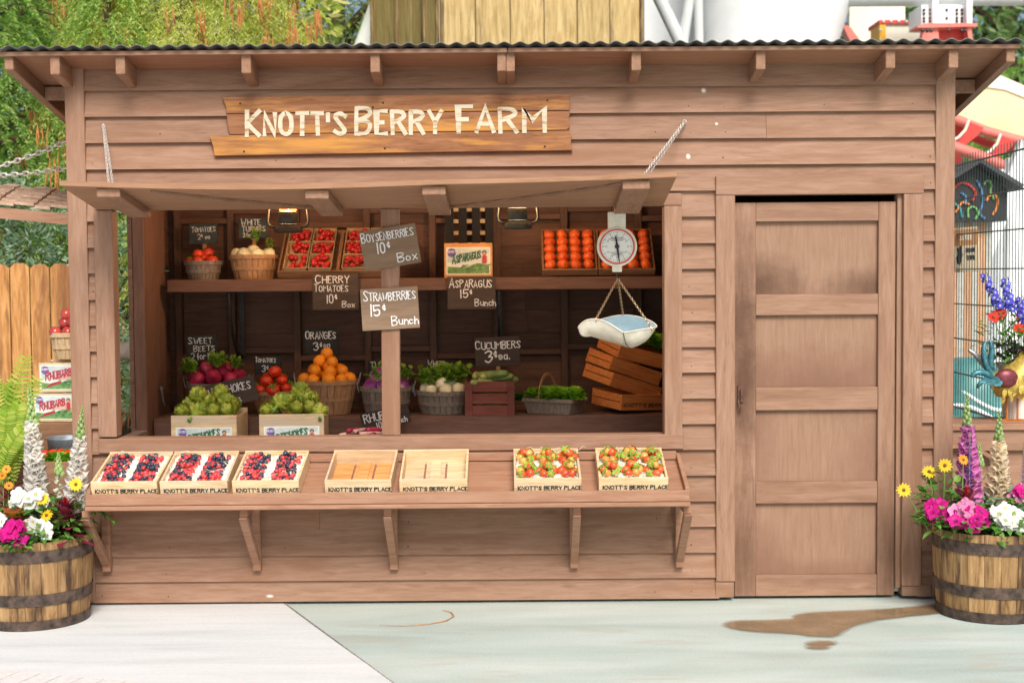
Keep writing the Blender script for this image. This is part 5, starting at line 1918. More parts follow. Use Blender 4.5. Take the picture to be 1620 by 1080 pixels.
M['globe_on'] = emis('lit_amber_globe', (1.0, .23, .03), 1.6, (.6, .2, .04))
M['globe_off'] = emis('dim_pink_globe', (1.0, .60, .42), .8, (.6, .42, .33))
_lo = lantern(456, 368, .85, True, 'hurricane lantern with an amber glowing globe, hanging under the left half of the awning')
_l2 = lantern(819, 362, .85, False, 'green-grey hurricane lantern hanging left of the white scale')

for _l, en, cl in ((_lo, 10.0, (1.0, .74, .50)), (_l2, 10.0, (1.0, .78, .58))):
    ll = bpy.data.lights.new('lantern_flame', 'POINT')
    ll.energy = en
    ll.color = cl
    ll.shadow_soft_size = .04
    lo_ = bpy.data.objects.new('lantern_flame', ll)
    COL.objects.link(lo_)
    lo_.parent = _l
    lo_.location = (0, 0, .185)

# ------------------------------------------------------------------ barrel planters
def barrel(label, x, y, r1=.278, r0=.252, H=.43):
    t = thing('barrel_planter', label, 'planter', (x, y, 0))
    mb = MB()
    n = 22
    for k in range(n):
        a0, a1 = 2 * math.pi * (k + .012) / n, 2 * math.pi * (k + .988) / n
        vs = []
        lv = 7
        jt = U(-.002, .002)
        for i in range(lv):
            z = .004 + (H + jt - .004) * i / (lv - 1)
            q = i / (lv - 1)
            rr = r0 + (r1 - r0) * (1 - (1 - q) ** 2.0) + jt * .6
            for a in (a0, (a0 + a1) / 2, a1):
                vs.append(((rr + (.0015 if a not in (a0, a1) else 0)) * math.cos(a), rr * math.sin(a), z))
            for a in (a1, a0):
                vs.append(((rr - .026) * math.cos(a), (rr - .026) * math.sin(a), z))
        fs = []
        for i in range(lv - 1):
            for j in range(5):
                j2 = (j + 1) % 5
                fs.append((i * 5 + j, i * 5 + j2, i * 5 + 5 + j2, i * 5 + 5 + j))
        fs += [(4, 3, 2, 1, 0), tuple((lv - 1) * 5 + j for j in range(5))]
        mb.add(vs, fs)
    mb.build('staves', M['barrel'], t, world=False)
    for z0, z1 in ((.005, .052), (.125, .180), (.335, .392)):
        def rr(z):
            q = z / H
            return r0 + (r1 - r0) * (1 - (1 - q) ** 2.0)
        mb = MB()
        mb.lathe([(rr(z0) + .001, z0), (rr(z0) + .0055, z0), (rr(z1) + .0055, z1), (rr(z1) + .001, z1)], 48)
        for k in range(2):
            a = -2.0 + .9 * k + U(-.3, .3)
            mb.ball(((rr(z0) + .006) * math.cos(a), (rr(z0) + .006) * math.sin(a), (z0 + z1) / 2), .006, 8, 5)
        mb.build('hoop', M['hoop'], t, world=False)
    mb = MB()
    mb.ball((0, 0, H - .05), (r1 - .03, r1 - .03, .03), 20, 6, lambda a, b: 1 + .05 * math.sin(9 * b))
    mb.build('soil', M['soil'], t, world=False)
    return t
BLX, BRX, BY = -2.375, 2.365, -.30
barrel('oak half barrel planter left of the shed, with white foxgloves and petunias', BLX, BY)
barrel('oak half barrel planter right of the door, with a purple foxglove', BRX, BY)
SZ = .40

M['bellw'] = leafm('white_foxglove_bell', (.89, .86, .76), (.92, .90, .86), .62, .5, (.91, .85, .75))
M['bellp'] = leafm('pink_foxglove_bell', (.60, .10, .42), (.74, .26, .58), .4, .5, (.84, .52, .74))
M['bellb'] = leafm('pale_peach_foxglove_bell', (.88, .74, .56), (.91, .85, .70), .6)
M['throat_y'] = leafm('pale_green_throat', (.50, .56, .18), (.62, .62, .30), .2)
M['throat_d'] = leafm('dark_throat', (.22, .005, .12), (.34, .02, .18), .2)
M['throat_b'] = leafm('pale_blue_throat', (.40, .40, .66), (.6, .6, .8), .2)
def disc_flower(mb, c, nrm, r, lobes=5, ruffle=.12, depth=.35, petal=1, centre=2, cen_r=.16):
    """a funnel flower (petunia): a ruffled disc with a throat"""
    nrm = Vector(nrm).normalized()
    x = nrm.cross(Vector((.3, .2, .93))).normalized()
    y = nrm.cross(x)
    c = Vector(c)
    n = lobes * 4
    rings = [(.0, -depth), (.3, -.10), (.7, .0), (1.0, -.04)]
    vs = []
    ph = U(0, 6)
    for f, d in rings:
        for k in range(n):
            a = 2 * math.pi * k / n
            rr = r * f * (1 + (.13 * math.cos(lobes * a) if f > .6 else 0))
            z = d * r + (ruffle * r * math.sin(lobes * 2 * a + ph) * (1 if f > .9 else 0))
            vs.append(c + (x * math.cos(a) + y * math.sin(a)) * rr + nrm * z)
    fs, f0 = [], []
    for i in range(3):
        for k in range(n):
            k2 = (k + 1) % n
            (f0 if i == 0 else fs).append((i * n + k, i * n + k2, (i + 1) * n + k2, (i + 1) * n + k))
    mb.mi = 1
    mb.add(vs, f0)
    mb.mi = 0
    mb.add(vs, fs)

def spread(mb, n, c, R0, h, L, W, up=.3):
    """a mound of leaves"""
    for k in range(n):
        a = U(0, 6.28)
        q = R0 * math.sqrt(U(0, 1))
        b = Vector((c[0] + q * math.cos(a), c[1] + q * math.sin(a), c[2] + h * U(.1, 1) * (1 - .5 * (q / R0) ** 2)))
        d = Vector((math.cos(a) + U(-.7, .7), math.sin(a) + U(-.7, .7), U(-.2, up + .5)))
        mb.leaf(b, d, (U(-.3, .3), U(-.3, .3), 1), L * U(.6, 1.2), W * U(.6, 1.2), U(.1, .5))

def petunia(label, c, R0, flowers, mats, r=.034, group=None, leaves=55, face=(0, -1, .35)):
    t = thing('petunia_plant', label, 'petunias', c)
    mb = MB()
    spread(mb, leaves, (0, 0, -.03), R0 * 1.05, .07, .05, .03)
    mb.build('foliage', M['leaf'], t, world=False)
    for k in range(int(flowers * 1.6)):
        a = U(0, 6.28)
        q = R0 * math.sqrt(U(0, 1))
        p = (q * math.cos(a), q * math.sin(a) * .8 - .02, .055 + U(-.025, .035) - .04 * (q / R0) ** 2)
        mb = MB()
        nr = (face[0] + U(-.6, .6), face[1] + U(-.3, .5), face[2] + U(-.3, .6))
        disc_flower(mb, p, nr, r * U(.85, 1.15))
        mb.tube([p, (p[0] * .8, p[1] * .8 + .02, -.02)], .0018, 4)
        mb.build('flower', [M[mats[k % len(mats)]], M['throat_y'] if mats[k % len(mats)] == 'fwhite' else M['throat_d']], t, world=False)
    return t

def foxglove(label, base, h, bell, n=34, bw=.05, top=.3, lean=(0, 0), start=.28, name='foxglove', size=1.0):
    t = thing(name, label, 'foxglove', base)
    mb = MB()
    pts = [Vector((lean[0] * (i / 8) ** 1.5, lean[1] * (i / 8) ** 1.5, h * i / 8)) for i in range(9)]
    mb.tube(pts, [.007 - .0006 * i for i in range(9)], 6)
    mb.build('stem', M['stalkgreen'], t, world=False)
    def pos(f):
        return Vector((lean[0] * f ** 1.5, lean[1] * f ** 1.5, h * f))
    proto = None
    for k in range(n):
        f = start + (1 - start - .22) * (k / n)
        s = (1.0 - .55 * (k / n) ** 1.4) * size
        a = k * 2.399 + U(-.3, .3)
        if math.sin(a) > .45:
            a = -a
        p = pos(f)
        if proto is None:
            mb = MB()
            prof = [(.005, 0), (.013, .009), (.0165, .024), (.0195, .040), (.028, .052), (.0255, .0515), (.0175, .038), (.004, .007)]
            mb.lathe(prof, 15, None, lambda a_, i: 1 + (.12 * math.cos(5 * a_) if i in (4, 5) else 0))
            o = mb.build('bell', M[bell], t, world=False, smooth=True)
            proto = o
        else:
            o = proto.copy()
            COL.objects.link(o)
            o.parent = t
            KIDS[t].append(o)
        d = Vector((math.cos(a), math.sin(a), U(-.75, -.35))).normalized()
        o.rotation_euler = d.to_track_quat('Z', 'Y').to_euler()
        o.location = p + d * .004
        o.scale = (s, s, s)
    mb = MB()
    for k in range(26):
        f = .76 + .24 * k / 26
        s = (1 - (k / 26)) * .010 + .003
        a = k * 2.399
        p = pos(f) + Vector((math.cos(a), math.sin(a), -.3)) * (s * 1.3)
        mb.ball(p, (s, s, s * 1.3), 6, 5)
    mb.build('buds', M['bud'], t, world=False)
    mb = MB()
    for k in range(7):
        a = U(0, 6.28)
        mb.leaf((0, 0, U(.01, h * .22)), (math.cos(a), math.sin(a), U(.2, .7)), (0, 0, 1), U(.10, .16), U(.04, .055), .45, 5)
    mb.build('leaves', M['leaf'], t, world=False)
    return t

def daisies(label, base, heads, mat='fyellow', r=.03, cat='daisies', leaves=26, lh=.1, lm='leaf', name='daisy_plant', R0=.06):
    """heads: list of world points; every head faces the viewer a little"""
    t = thing(name, label, cat, base)
    mb = MB()
    spread(mb, leaves, (0, 0, 0), R0, lh, .055, .035, .4)
    mb.build('foliage', M[lm], t, world=False)
    b = Vector(base)
    for hd in heads:
        p = Vector(hd) - b
        s = MB()
        s.tube([(p.x * .3, p.y * .3, 0), (p.x * .7, p.y * .7, p.z * .6), p], .0025, 5)
        s.build('stem', M['stalkgreen'], t, world=False)
        nr = Vector((U(-.3, .3), -1, U(.3, .8))).normalized()
        x = nr.cross(Vector((0, .2, 1))).normalized()
        y = nr.cross(x)
        f = MB()
        for k in range(13):
            a = 2 * math.pi * k / 13
            f.leaf(p + (x * math.cos(a) + y * math.sin(a)) * r * .2, x * math.cos(a) + y * math.sin(a) + nr * .15, nr, r * U(.82, 1.0), r * .42, .15, 3)
        fo = f.build('flower', M[mat], t, world=False)
        f = MB()
        f.ball(p + nr * .003, r * .26, 8, 6)
        f.build('centre', M['fcentre'], fo, world=False)
    return t

def rosette(label, base, mat, n=16, L=.08, W=.045, name='foliage_plant', cat='foliage plant', edge=None, h=.10, plume=None):
    t = thing(name, label, cat, base)
    mb = MB()
    mb2 = MB()
    for k in range(n):
        a = k * 2.399
        el = .15 + 1.0 * (k / n)
        z = h * (k / n)
        d = Vector((math.cos(a) * math.cos(el), math.sin(a) * math.cos(el), math.sin(el)))
        up = Vector((-math.cos(a) * math.sin(el), -math.sin(a) * math.sin(el), math.cos(el)))
        s = 1 - .45 * k / n
        mb.leaf((0, 0, z), d, up, L * s, W * s, .35, 5)
        if edge:
            mb2.leaf(Vector((0, 0, z)) - up * .0025 - d * .004, d, up, L * s * 1.12, W * s * 1.28, .35, 5)
    mb.tube([(0, 0, -.05), (0, 0, h)], .004, 5)
    mb.build('leaves', M[mat], t, world=False)
    if edge:
        mb2.build('leaf_edges', M[edge], t, world=False)
    if plume:
        mb = MB()
        for k in range(60):
            q = k / 60
            a = k * 2.399
            d = Vector((math.cos(a), math.sin(a), .8 + q))
            mb.leaf((0, 0, h * .8 + .08 * q), d, (0, 0, 1), .03 * (1.15 - q), .014, .2, 2)
        mb.build('plume', M[plume], t, world=False)
    return t

def bx(px, py, dy=0.0):
    """a point above the barrel seen at a pixel of the photo"""
    return at(px, py, BY + dy)
def base_of(px, dy=0.0, z=SZ):
    p = at(px, 830, BY + dy)
    return (p.x, BY + dy, z)
def hgt(px, py, dy=0.0, z=SZ):
    return at(px, py, BY + dy).z - z

# left barrel
b = base_of(62, .05); foxglove('tall cream foxglove spike in the left barrel, farther from the shed', b, hgt(48, 606, .05), 'bellw', 66, lean=(at(46, 640, -.25).x - b[0], 0), start=.16, size=1.2)
b = base_of(118, .02); foxglove('tall cream foxglove spike at the right edge of the left barrel, by the counter', b, hgt(130, 640, .02), 'bellw', 56, lean=(at(131, 640, -.28).x - b[0], 0), start=.2, size=1.15)
b = base_of(95, .02); foxglove('short budding foxglove between the two cream spikes', b, hgt(95, 715, .02), 'bellw', 8, start=.4, size=.6)
for i, (px, py, dy, R0, nf, mats, lab, rr) in enumerate([
    (48, 790, -.08, .07, 15, ('fwhite',), 'tall white petunias below the left cream foxglove', .034),
    (60, 838, -.19, .06, 9, ('fwhite',), 'white petunias spilling over the front rim of the left barrel', .034),
    (24, 846, -.27, .05, 10, ('magenta',), 'magenta petunias on the front rim of the left barrel', .037),
    (0, 832, -.24, .045, 8, ('fpurple', 'fwhite'), 'purple and white petunias at the frame edge of the left barrel', .03)]):
    p = at(px, py, BY + dy)
    petunia(lab, (p.x, p.y, p.z - .03), R0, nf, mats, rr)
p = base_of(112, -.05)
daisies('yellow daisies by the counter in the left barrel', p, [bx(120, 766, -.07)], 'fyellow', .032, R0=.08, leaves=44, lh=.2)
p = base_of(78, -.12)
daisies('yellow daisies low at the middle of the left barrel', p, [bx(74, 815, -.16), bx(67, 789, -.12)], 'fyellow', .032, R0=.07, leaves=24)
p = base_of(8, -.05)
daisies('yellow and orange daisies at the frame edge of the left barrel', p, [bx(4, 752, -.05), bx(14, 768, -.06), bx(-8, 745, -.03), bx(10, 742, -.02)], 'forange', .022, R0=.07, leaves=40, lh=.16)
p = base_of(104, -.10)
rosette('burgundy celosia with a red plume, right side of the left barrel', (p[0], p[1], SZ + .01), 'burg', 30, .14, .065, 'celosia', 'celosia', h=.17, plume='redplume')
p = base_of(16, -.02)
rosette('burgundy celosia behind the coleus in the left barrel', (p[0], p[1], SZ + .06), 'burg', 30, .14, .06, 'celosia', 'celosia', h=.18, plume='redplume')
p = base_of(24, -.14)
rosette('rusty red coleus with yellow leaf edges in the left barrel', (p[0], p[1] - .04, SZ + .10), 'coleus', 18, .105, .08, 'coleus', 'coleus', edge='coleus_e', h=.05)
t = thing('blue_grass_tuft', 'blue-green grass tuft between the white petunias of the left barrel', 'grass tuft', base_of(72, -.06))
mb = MB()
for k in range(60):
    a = U(0, 6.28)
    mb.leaf((U(-.01, .01), U(-.01, .01), 0), (math.cos(a) * .7, math.sin(a) * .7, 1.1), (0, 0, 1), U(.10, .17), .006, .5, 4)
mb.build('blades', M['sage'], t, world=False)
t = thing('green_filler_plant', 'green leafy plant filling the left barrel', 'leafy plant', (BLX, BY, SZ - .01))
mb = MB()
spread(mb, 420, (0, 0, 0), .25, .24, .065, .042, .5)
mb.build('foliage', M['leaf'], t, world=False)
t = thing('trailing_sprig', 'green sprig trailing from the left barrel under the counter', 'sprig', (BLX + .2, BY - .02, SZ))
mb = MB()
pts = [Vector((.2 * q, -.03 * q, .10 + .08 * math.sin(q * 2.4) - .05 * q)) for q in [i / 8 for i in range(9)]]
mb.tube(pts, .002, 5)
for p in pts[2:]:
    for k in range(5):
        mb.leaf(p, (U(.2, 1), U(-1, 1), U(-.5, .6)), (0, 0, 1), .045, .014, .3, 3)
mb.build('leaves', M['leaf'], t, world=False)

# right barrel
b = base_of(1532, .04); foxglove('purple foxglove spike in the right barrel', b, hgt(1529, 620, .04), 'bellp', 62, lean=(at(1529, 630, -.26).x - b[0], 0), start=.22, size=1.2)
b = base_of(1578, .03); foxglove('peach foxglove spike beside the purple one', b, hgt(1580, 648, .03), 'bellb', 54, lean=(at(1581, 650, -.27).x - b[0], 0), start=.25, size=1.15)
b = base_of(1548, .08); foxglove('short peach foxglove behind the purple spike', b, hgt(1545, 700, .08), 'bellb', 12, start=.3, size=.7)
def salvia(label, base, h, mat='fblue', nm='blue_salvia', n=60):
    t = thing(nm, label, 'salvia', base)
    mb = MB()
    mb.tube([(0, 0, 0), (0, 0, h)], .003, 5)
    for k in range(8):
        a = U(0, 6.28)
        mb.leaf((0, 0, U(0, h * .5)), (math.cos(a), math.sin(a), .6), (0, 0, 1), .06, .02, .3, 3)
    mb.build('stem', M['stalkgreen'], t, world=False)
    mb = MB()
    for k in range(n):
        a = k * 2.399
        z = h * (.5 + .5 * k / n)
        mb.leaf((0, 0, z), (math.cos(a), math.sin(a), .5), (0, 0, 1), .022 * (1.2 - k / n), .012, .2, 2)
    mb.build('florets', M[mat], t, world=False)
    return t
salvia('blue salvia spike in front of the purple foxglove', base_of(1533, -.02), hgt(1533, 683, -.02), 'fblue')
salvia('violet salvia spike at the frame edge of the right barrel', base_of(1618, .0), hgt(1618, 700, 0), 'fpurple')
p = base_of(1490, -.02)
daisies('yellow daisies leaning out of the right barrel over the door casing', p, [bx(1495, 736, -.04), bx(1470, 746, -.04), bx(1430, 775, -.05)], 'fyellow', .034, R0=.12, leaves=170, lh=.34)
p = base_of(1520, -.02)
daisies('orange-yellow daisy below the purple foxglove', p, [bx(1524, 727, -.03)], 'forange', .026, R0=.05, leaves=16, lh=.2)
p = base_of(1528, -.08)
rosette('burgundy celosia with a red plume in the right barrel', (p[0], p[1], SZ + .04), 'burg', 26, .13, .06, 'celosia', 'celosia', h=.15, plume='redplume')
t = thing('sage_plant', 'grey-green sage leaves below the peach foxglove', 'sage', base_of(1588, -.06))
mb = MB()
spread(mb, 110, (0, 0, .0), .13, .22, .075, .034, .5)
mb.build('foliage', M['sage'], t, world=False)
for (px, py, dy, R0, nf, mats, lab, rr) in [
    (1483, 812, -.10, .06, 9, ('magenta',), 'magenta petunias at the left rim of the right barrel', .036),
    (1530, 818, -.18, .08, 13, ('magenta', 'magenta', 'fpink'), 'magenta and pink petunias on the front rim of the right barrel', .036),
    (1592, 820, -.19, .075, 14, ('fwhite',), 'white petunias on the front rim of the right barrel', .036),
    (1612, 785, -.08, .05, 8, ('fpink', 'magenta'), 'pink and magenta petunias at the frame edge of the right barrel', .032)]:
    p = at(px, py, BY + dy)
    petunia(lab, (p.x, p.y, p.z - .03), R0, nf, mats, rr)
t = thing('green_filler_plant', 'green leafy plant filling the right barrel', 'leafy plant', (BRX, BY, SZ - .01))
mb = MB()
spread(mb, 360, (0, 0, 0), .25, .19, .065, .042, .5)
mb.build('foliage', M['leaf'], t, world=False)

# ------------------------------------------------------------------ left of the shed
FY = 2.8
fl = thing('plank_fence', 'dog-eared cedar plank fence left of the shed', 'fence', (-3.4, FY, 0))
w_, px0 = pw(31, FY), at(17.5, 500, FY).x
ztop = at(60, 417, FY).z
for k in range(-9, 4):
    x0 = px0 + k * (w_ + .003)
    x1 = x0 + w_ - .005
    zt = ztop + U(-.008, .008)
    mb = MB()
    mb.prism([(x0, .03), (x1, .03), (x1, zt - .03), (x1 - .032, zt), (x0 + .032, zt), (x0, zt - .03)], FY, FY + .018)
    mb.build('plank', M['fence'], fl, bevel=.002)
mb = MB()
for z in (.35, 1.45):
    mb.box(px0 - 9 * w_, px0 + 4 * w_, FY + .0185, FY + .06, z, z + .09)
mb.build('rail', M['fence'], fl)
# produce cart beside the shed
ct = thing('produce_cart', 'brown wooden produce cart left of the shed, behind the barrel', 'cart', (-2.85, .6, 0))
CZ = .70
mb = MB()
mb.box(-3.45, -2.30, .22, .95, CZ - .03, CZ)
mb.build('cart_top', M['counter'], ct, bevel=.003)
mb = MB()
mb.box(-3.45, -2.30, .19, .219, CZ - .16, CZ + .02)
mb.build('front_board', M['counter'], ct, bevel=.003)
mb = MB()
mb.box(-3.40, -2.30, .62, .94, CZ + .001, .885)
mb.build('riser', M['crate_dk'], ct, bevel=.003)
for x in (-3.40, -2.40):
    for y in (.26, .86):
        mb = MB()
        mb.box(x, x + .06, y, y + .06, .0, CZ - .031)
        mb.build('leg', M['counter'], ct)
def lab_rhu(t, W, H):
    paper_label('RHUBARB', 'l_red', W * .94, H * .86, 0, H * .5, -.0012, t, 'l_blue', 'l_pink')
Yr = .66
pz0 = .887
c1 = at(90, 640, Yr).x
hz = at(90, 620, Yr).z - pz0
Wc = pw(68, Yr)
crate('lower rhubarb crate with a printed label, beside the shed corner', Wc, .24, at(85, 622, Yr).z - pz0, M['crate2'], (at(86, 640, Yr).x, Yr, pz0), (0, 0, R(-4)), lab=lab_rhu, name='labelled_crate')
zb2 = at(85, 622, Yr).z + .006
crate('upper rhubarb crate with a printed label, under the apple basket', Wc * 1.0, .24, at(95, 574, Yr).z - zb2, M['crate2'], (at(95, 600, Yr).x, Yr + .01, zb2), (0, 0, R(2)), lab=lab_rhu, name='labelled_crate')
for i, py in enumerate((660, 610)):
    crate(('lower', 'upper')[i] + ' plain crate seen through the side opening of the shed', .30, .3, .155, M['crate_am'], (-2.63, 1.18, .60 + i * .162), (0, 0, R(4 - 6 * i)), name='wooden_crate', cleat=True)
st_ = thing('crate_stand', 'low plank stand under the plain crates beside the shed', 'stand', (-2.63, 1.3, 0))
tag(st_)
mb = MB(); mb.box(-2.85, -2.40, 1.15, 1.55, .57, .598); mb.build('stand_top', M['crate_dk'], st_)
for x in (-2.83, -2.46):
    for y in (1.17, 1.49):
        mb = MB(); mb.box(x, x + .04, y, y + .04, 0, .569); mb.build('leg', M['crate_dk'], st_)
zb3 = at(95, 572, Yr).z + .012
pb = (at(108, 560, .78).x, .78, zb3)
basket('round_basket', 'pale basket of red apples on the upper rhubarb crate', pb, .068, .095, .145, M['bask_pale'], False)
for (x, y, z) in ((-.055, -.045, .148), (.02, -.055, .148), (.0, .03, .15), (.05, .0, .155), (-.05, .04, .148), (-.012, -.005, .200), (.04, -.03, .205), (.0, -.01, .25)):
    KA.put((pb[0] + x, pb[1] + y, pb[2] + z), rall(), 1.0, 'dark red apple in the pale basket beside the shed', 'apples in the pale basket')
# tub, tomatoes and lettuce on the cart
tubp = (at(108, 680, .50).x, .50, CZ + .001)
t = thing('metal_tub', 'blue-grey metal tub on the produce cart', 'tub', tubp)
mb = MB()
mb.lathe([(0, .002), (.10, .002), (.115, .11), (.120, .118), (.112, .118), (.108, .11), (.095, .012), (0, .012)], 26)
mb.build('body', plain('blue_grey_zinc', (.22, .27, .32), .45, .2, 20, .1, .3), t, world=False, smooth=True)
for (px, py, dy) in ((94, 690, .33), (106, 696, .32), (82, 705, .30), (58, 700, .36), (50, 716, .32), (72, 712, .29), (38, 712, .34)):
    q = at(px, py, dy)
    KT.put((q.x, dy, CZ + .040), rall(), 1.0, 'red tomato lying on the produce cart behind the foxgloves', 'tomatoes on the cart')
for (px, dy, s) in ((98, .24, .8), (82, .27, .8), (112, .27, .8), (25, .25, 1.0), (5, .28, 1.0), (45, .24, .85), (-15, .3, 1.0), (65, .25, .7)):
    q = at(px, 700, dy)
    KL.put((q.x, dy + .02, CZ + .005), rz(), s, 'bright lettuce head along the front of the produce cart', 'lettuces on the cart')
# fern
t = thing('fern', 'yellow-green sword fern at the left edge behind the barrel', 'fern', (at(14, 740, .12).x, .10, 0))
mb = MB()
pot = MB()
pot.lathe([(.0, .0), (.13, 0), (.17, .60), (.18, .62), (.16, .62), (.0, .60)], 24)
pot.build('pot', plain('brown_pot', (.16, .08, .05), .7), t, world=False)
ends = [(at(40, 566, .1), .012), (at(58, 600, .1), .012), (at(22, 600, .1), .012), (at(8, 610, .1), .012), (at(30, 640, .0), .01), (at(-10, 600, .1), .012), (at(52, 660, .0), .01), (at(-30, 640, .1), .01), (at(12, 650, -.02), .01), (at(-5, 660, 0), .01), (at(36, 680, -.02), .01), (at(18, 625, .2), .01)]
fb = Vector((at(14, 740, .12).x, .10, .61))
for e, q in ends:
    e = Vector(e) - Vector((fb.x, fb.y, 0))
    s0 = Vector((U(-.04, .04), U(-.03, .03), .60))
    n_ = 26
    pts = []
    for i in range(n_ + 1):
        f = i / n_
        p = s0.lerp(e, f) + Vector(((s0.x - e.x) * .0, -.05 * math.sin(f * 3.1), .07 * math.sin(math.pi * f) * .6))
        pts.append(p)
    mb.tube(pts, .0022, 4)
    for i in range(2, n_ + 1):
        f = i / n_
        tdir = (pts[i] - pts[i - 1]).normalized()
        sd_ = tdir.cross(Vector((0, -1, .15))).normalized()
        ln = .050 * math.sin(math.pi * min(1, .22 + .78 * (1 - f) ** .7)) + .008
        for s in (-1, 1):
            mb.leaf(pts[i], sd_ * s + tdir * .35, (0, -1, .2), ln, .013, .2, 3)
mb.build('fronds', M['fern'], t, world=False)
# shingled canopy over the cart and its chains
cn = thing('shingled_canopy', 'small brown shingled canopy left of the shed', 'canopy', (-2.8, .9, 1.95))
ya, yb = .42, .74
def cz(x, y):
    p0 = at(112, 340, ya).z
    return p0 + (-2.33 - x) * .10 + (y - ya) * .30
mb = MB()
x = -3.6
k = 0
while x < -2.34:
    w2 = U(.075, .12)
    x2 = min(x + w2, -2.335)
    for j in range(5):
        y0 = ya - .03 + j * .07
        y1 = y0 + .11
        dz = .012 * (k % 2) + U(0, .006)
        a = [(x + .002, y0, cz(x, y0) + .018 + dz), (x2 - .002, y0, cz(x2, y0) + .018 + dz), (x2 - .002, y1, cz(x2, y1) + .004 + dz), (x + .002, y1, cz(x, y1) + .004 + dz)]
        mb.add([(p[0], p[1], p[2]) for p in a] + [(p[0], p[1], p[2] + .016) for p in a], [(0, 3, 2, 1), (4, 5, 6, 7), (0, 1, 5, 4), (1, 2, 6, 5), (2, 3, 7, 6), (3, 0, 4, 7)])
    x, k = x2, k + 1
mb.build('shingles', wood('canopy_shingles', (.30, .19, .13), (.42, .28, .20), (.54, .39, .29), 'Y', island=.18), cn)
for y_ in (ya, yb):
    MB().bar((-3.6, y_, cz(-3.6, y_) - .03), (-2.34, y_, cz(-2.34, y_) - .03), .03, .06).build('beam', M['counter'], cn)
    MB().bar((-3.55, y_, 0), (-3.55, y_, cz(-3.55, y_) - .065), .05, .05, (1, 0, 0)).build('post', M['counter'], cn)
for i, (ya_, pa, pb2) in enumerate(((.30, (112, 219), (-60, 280)), (.55, (112, 264), (-60, 279)))):
    mb = MB()
    a, b = at(pa[0] + 4, pa[1], ya_), at(pb2[0], pb2[1], ya_ + .1)
    chain(mb, a, b, .044, .0045, .016, .015)
    o = mb.build('hanging_chain', M['chain'])
    tag(o, ('upper' if i == 0 else 'lower') + ' rusty chain slung from the left shed corner', 'chain')
lg = MB()
a = at(205, 555, 2.2)
lg.tube([(a.x - .28, 2.22, a.z - .01), (a.x, 2.2, a.z), (a.x + .45, 2.15, a.z + .0)], [.062, .065, .063], 14)
lgo = thing('log_rail', 'pale log rail seen through the side opening of the shed', 'log rail', (a.x, 2.2, 0))
lg.build('log', plain('pale_log', (.36, .29, .22), .8, .3, 14, .4), lgo, smooth=True)
for dx in (-.22, .3):
    MB().tube([(a.x + dx, 2.2, 0), (a.x + dx, 2.2, a.z - .05)], .05, 10).build('log_post', plain('pale_log_post', (.33, .26, .19), .8, .3, 14, .4), lgo)
# dark slat fence beyond
df_ = thing('slat_screen', 'dark old slat screen behind the shrubs on the left', 'fence', (-4, 5.6, 0))
mb = MB()
for k in range(34):
    x = -6.2 + k * .115
    mb.box(x, x + .085, 5.6, 5.625, .02, 2.55 + U(-.02, .02))
mb.build('slats', M['darkfence'], df_)
mb = MB()
for z in (.5, 1.5, 2.35):
    mb.box(-6.2, -2.3, 5.6255, 5.67, z, z + .09)
mb.build('rail', M['darkfence'], df_)

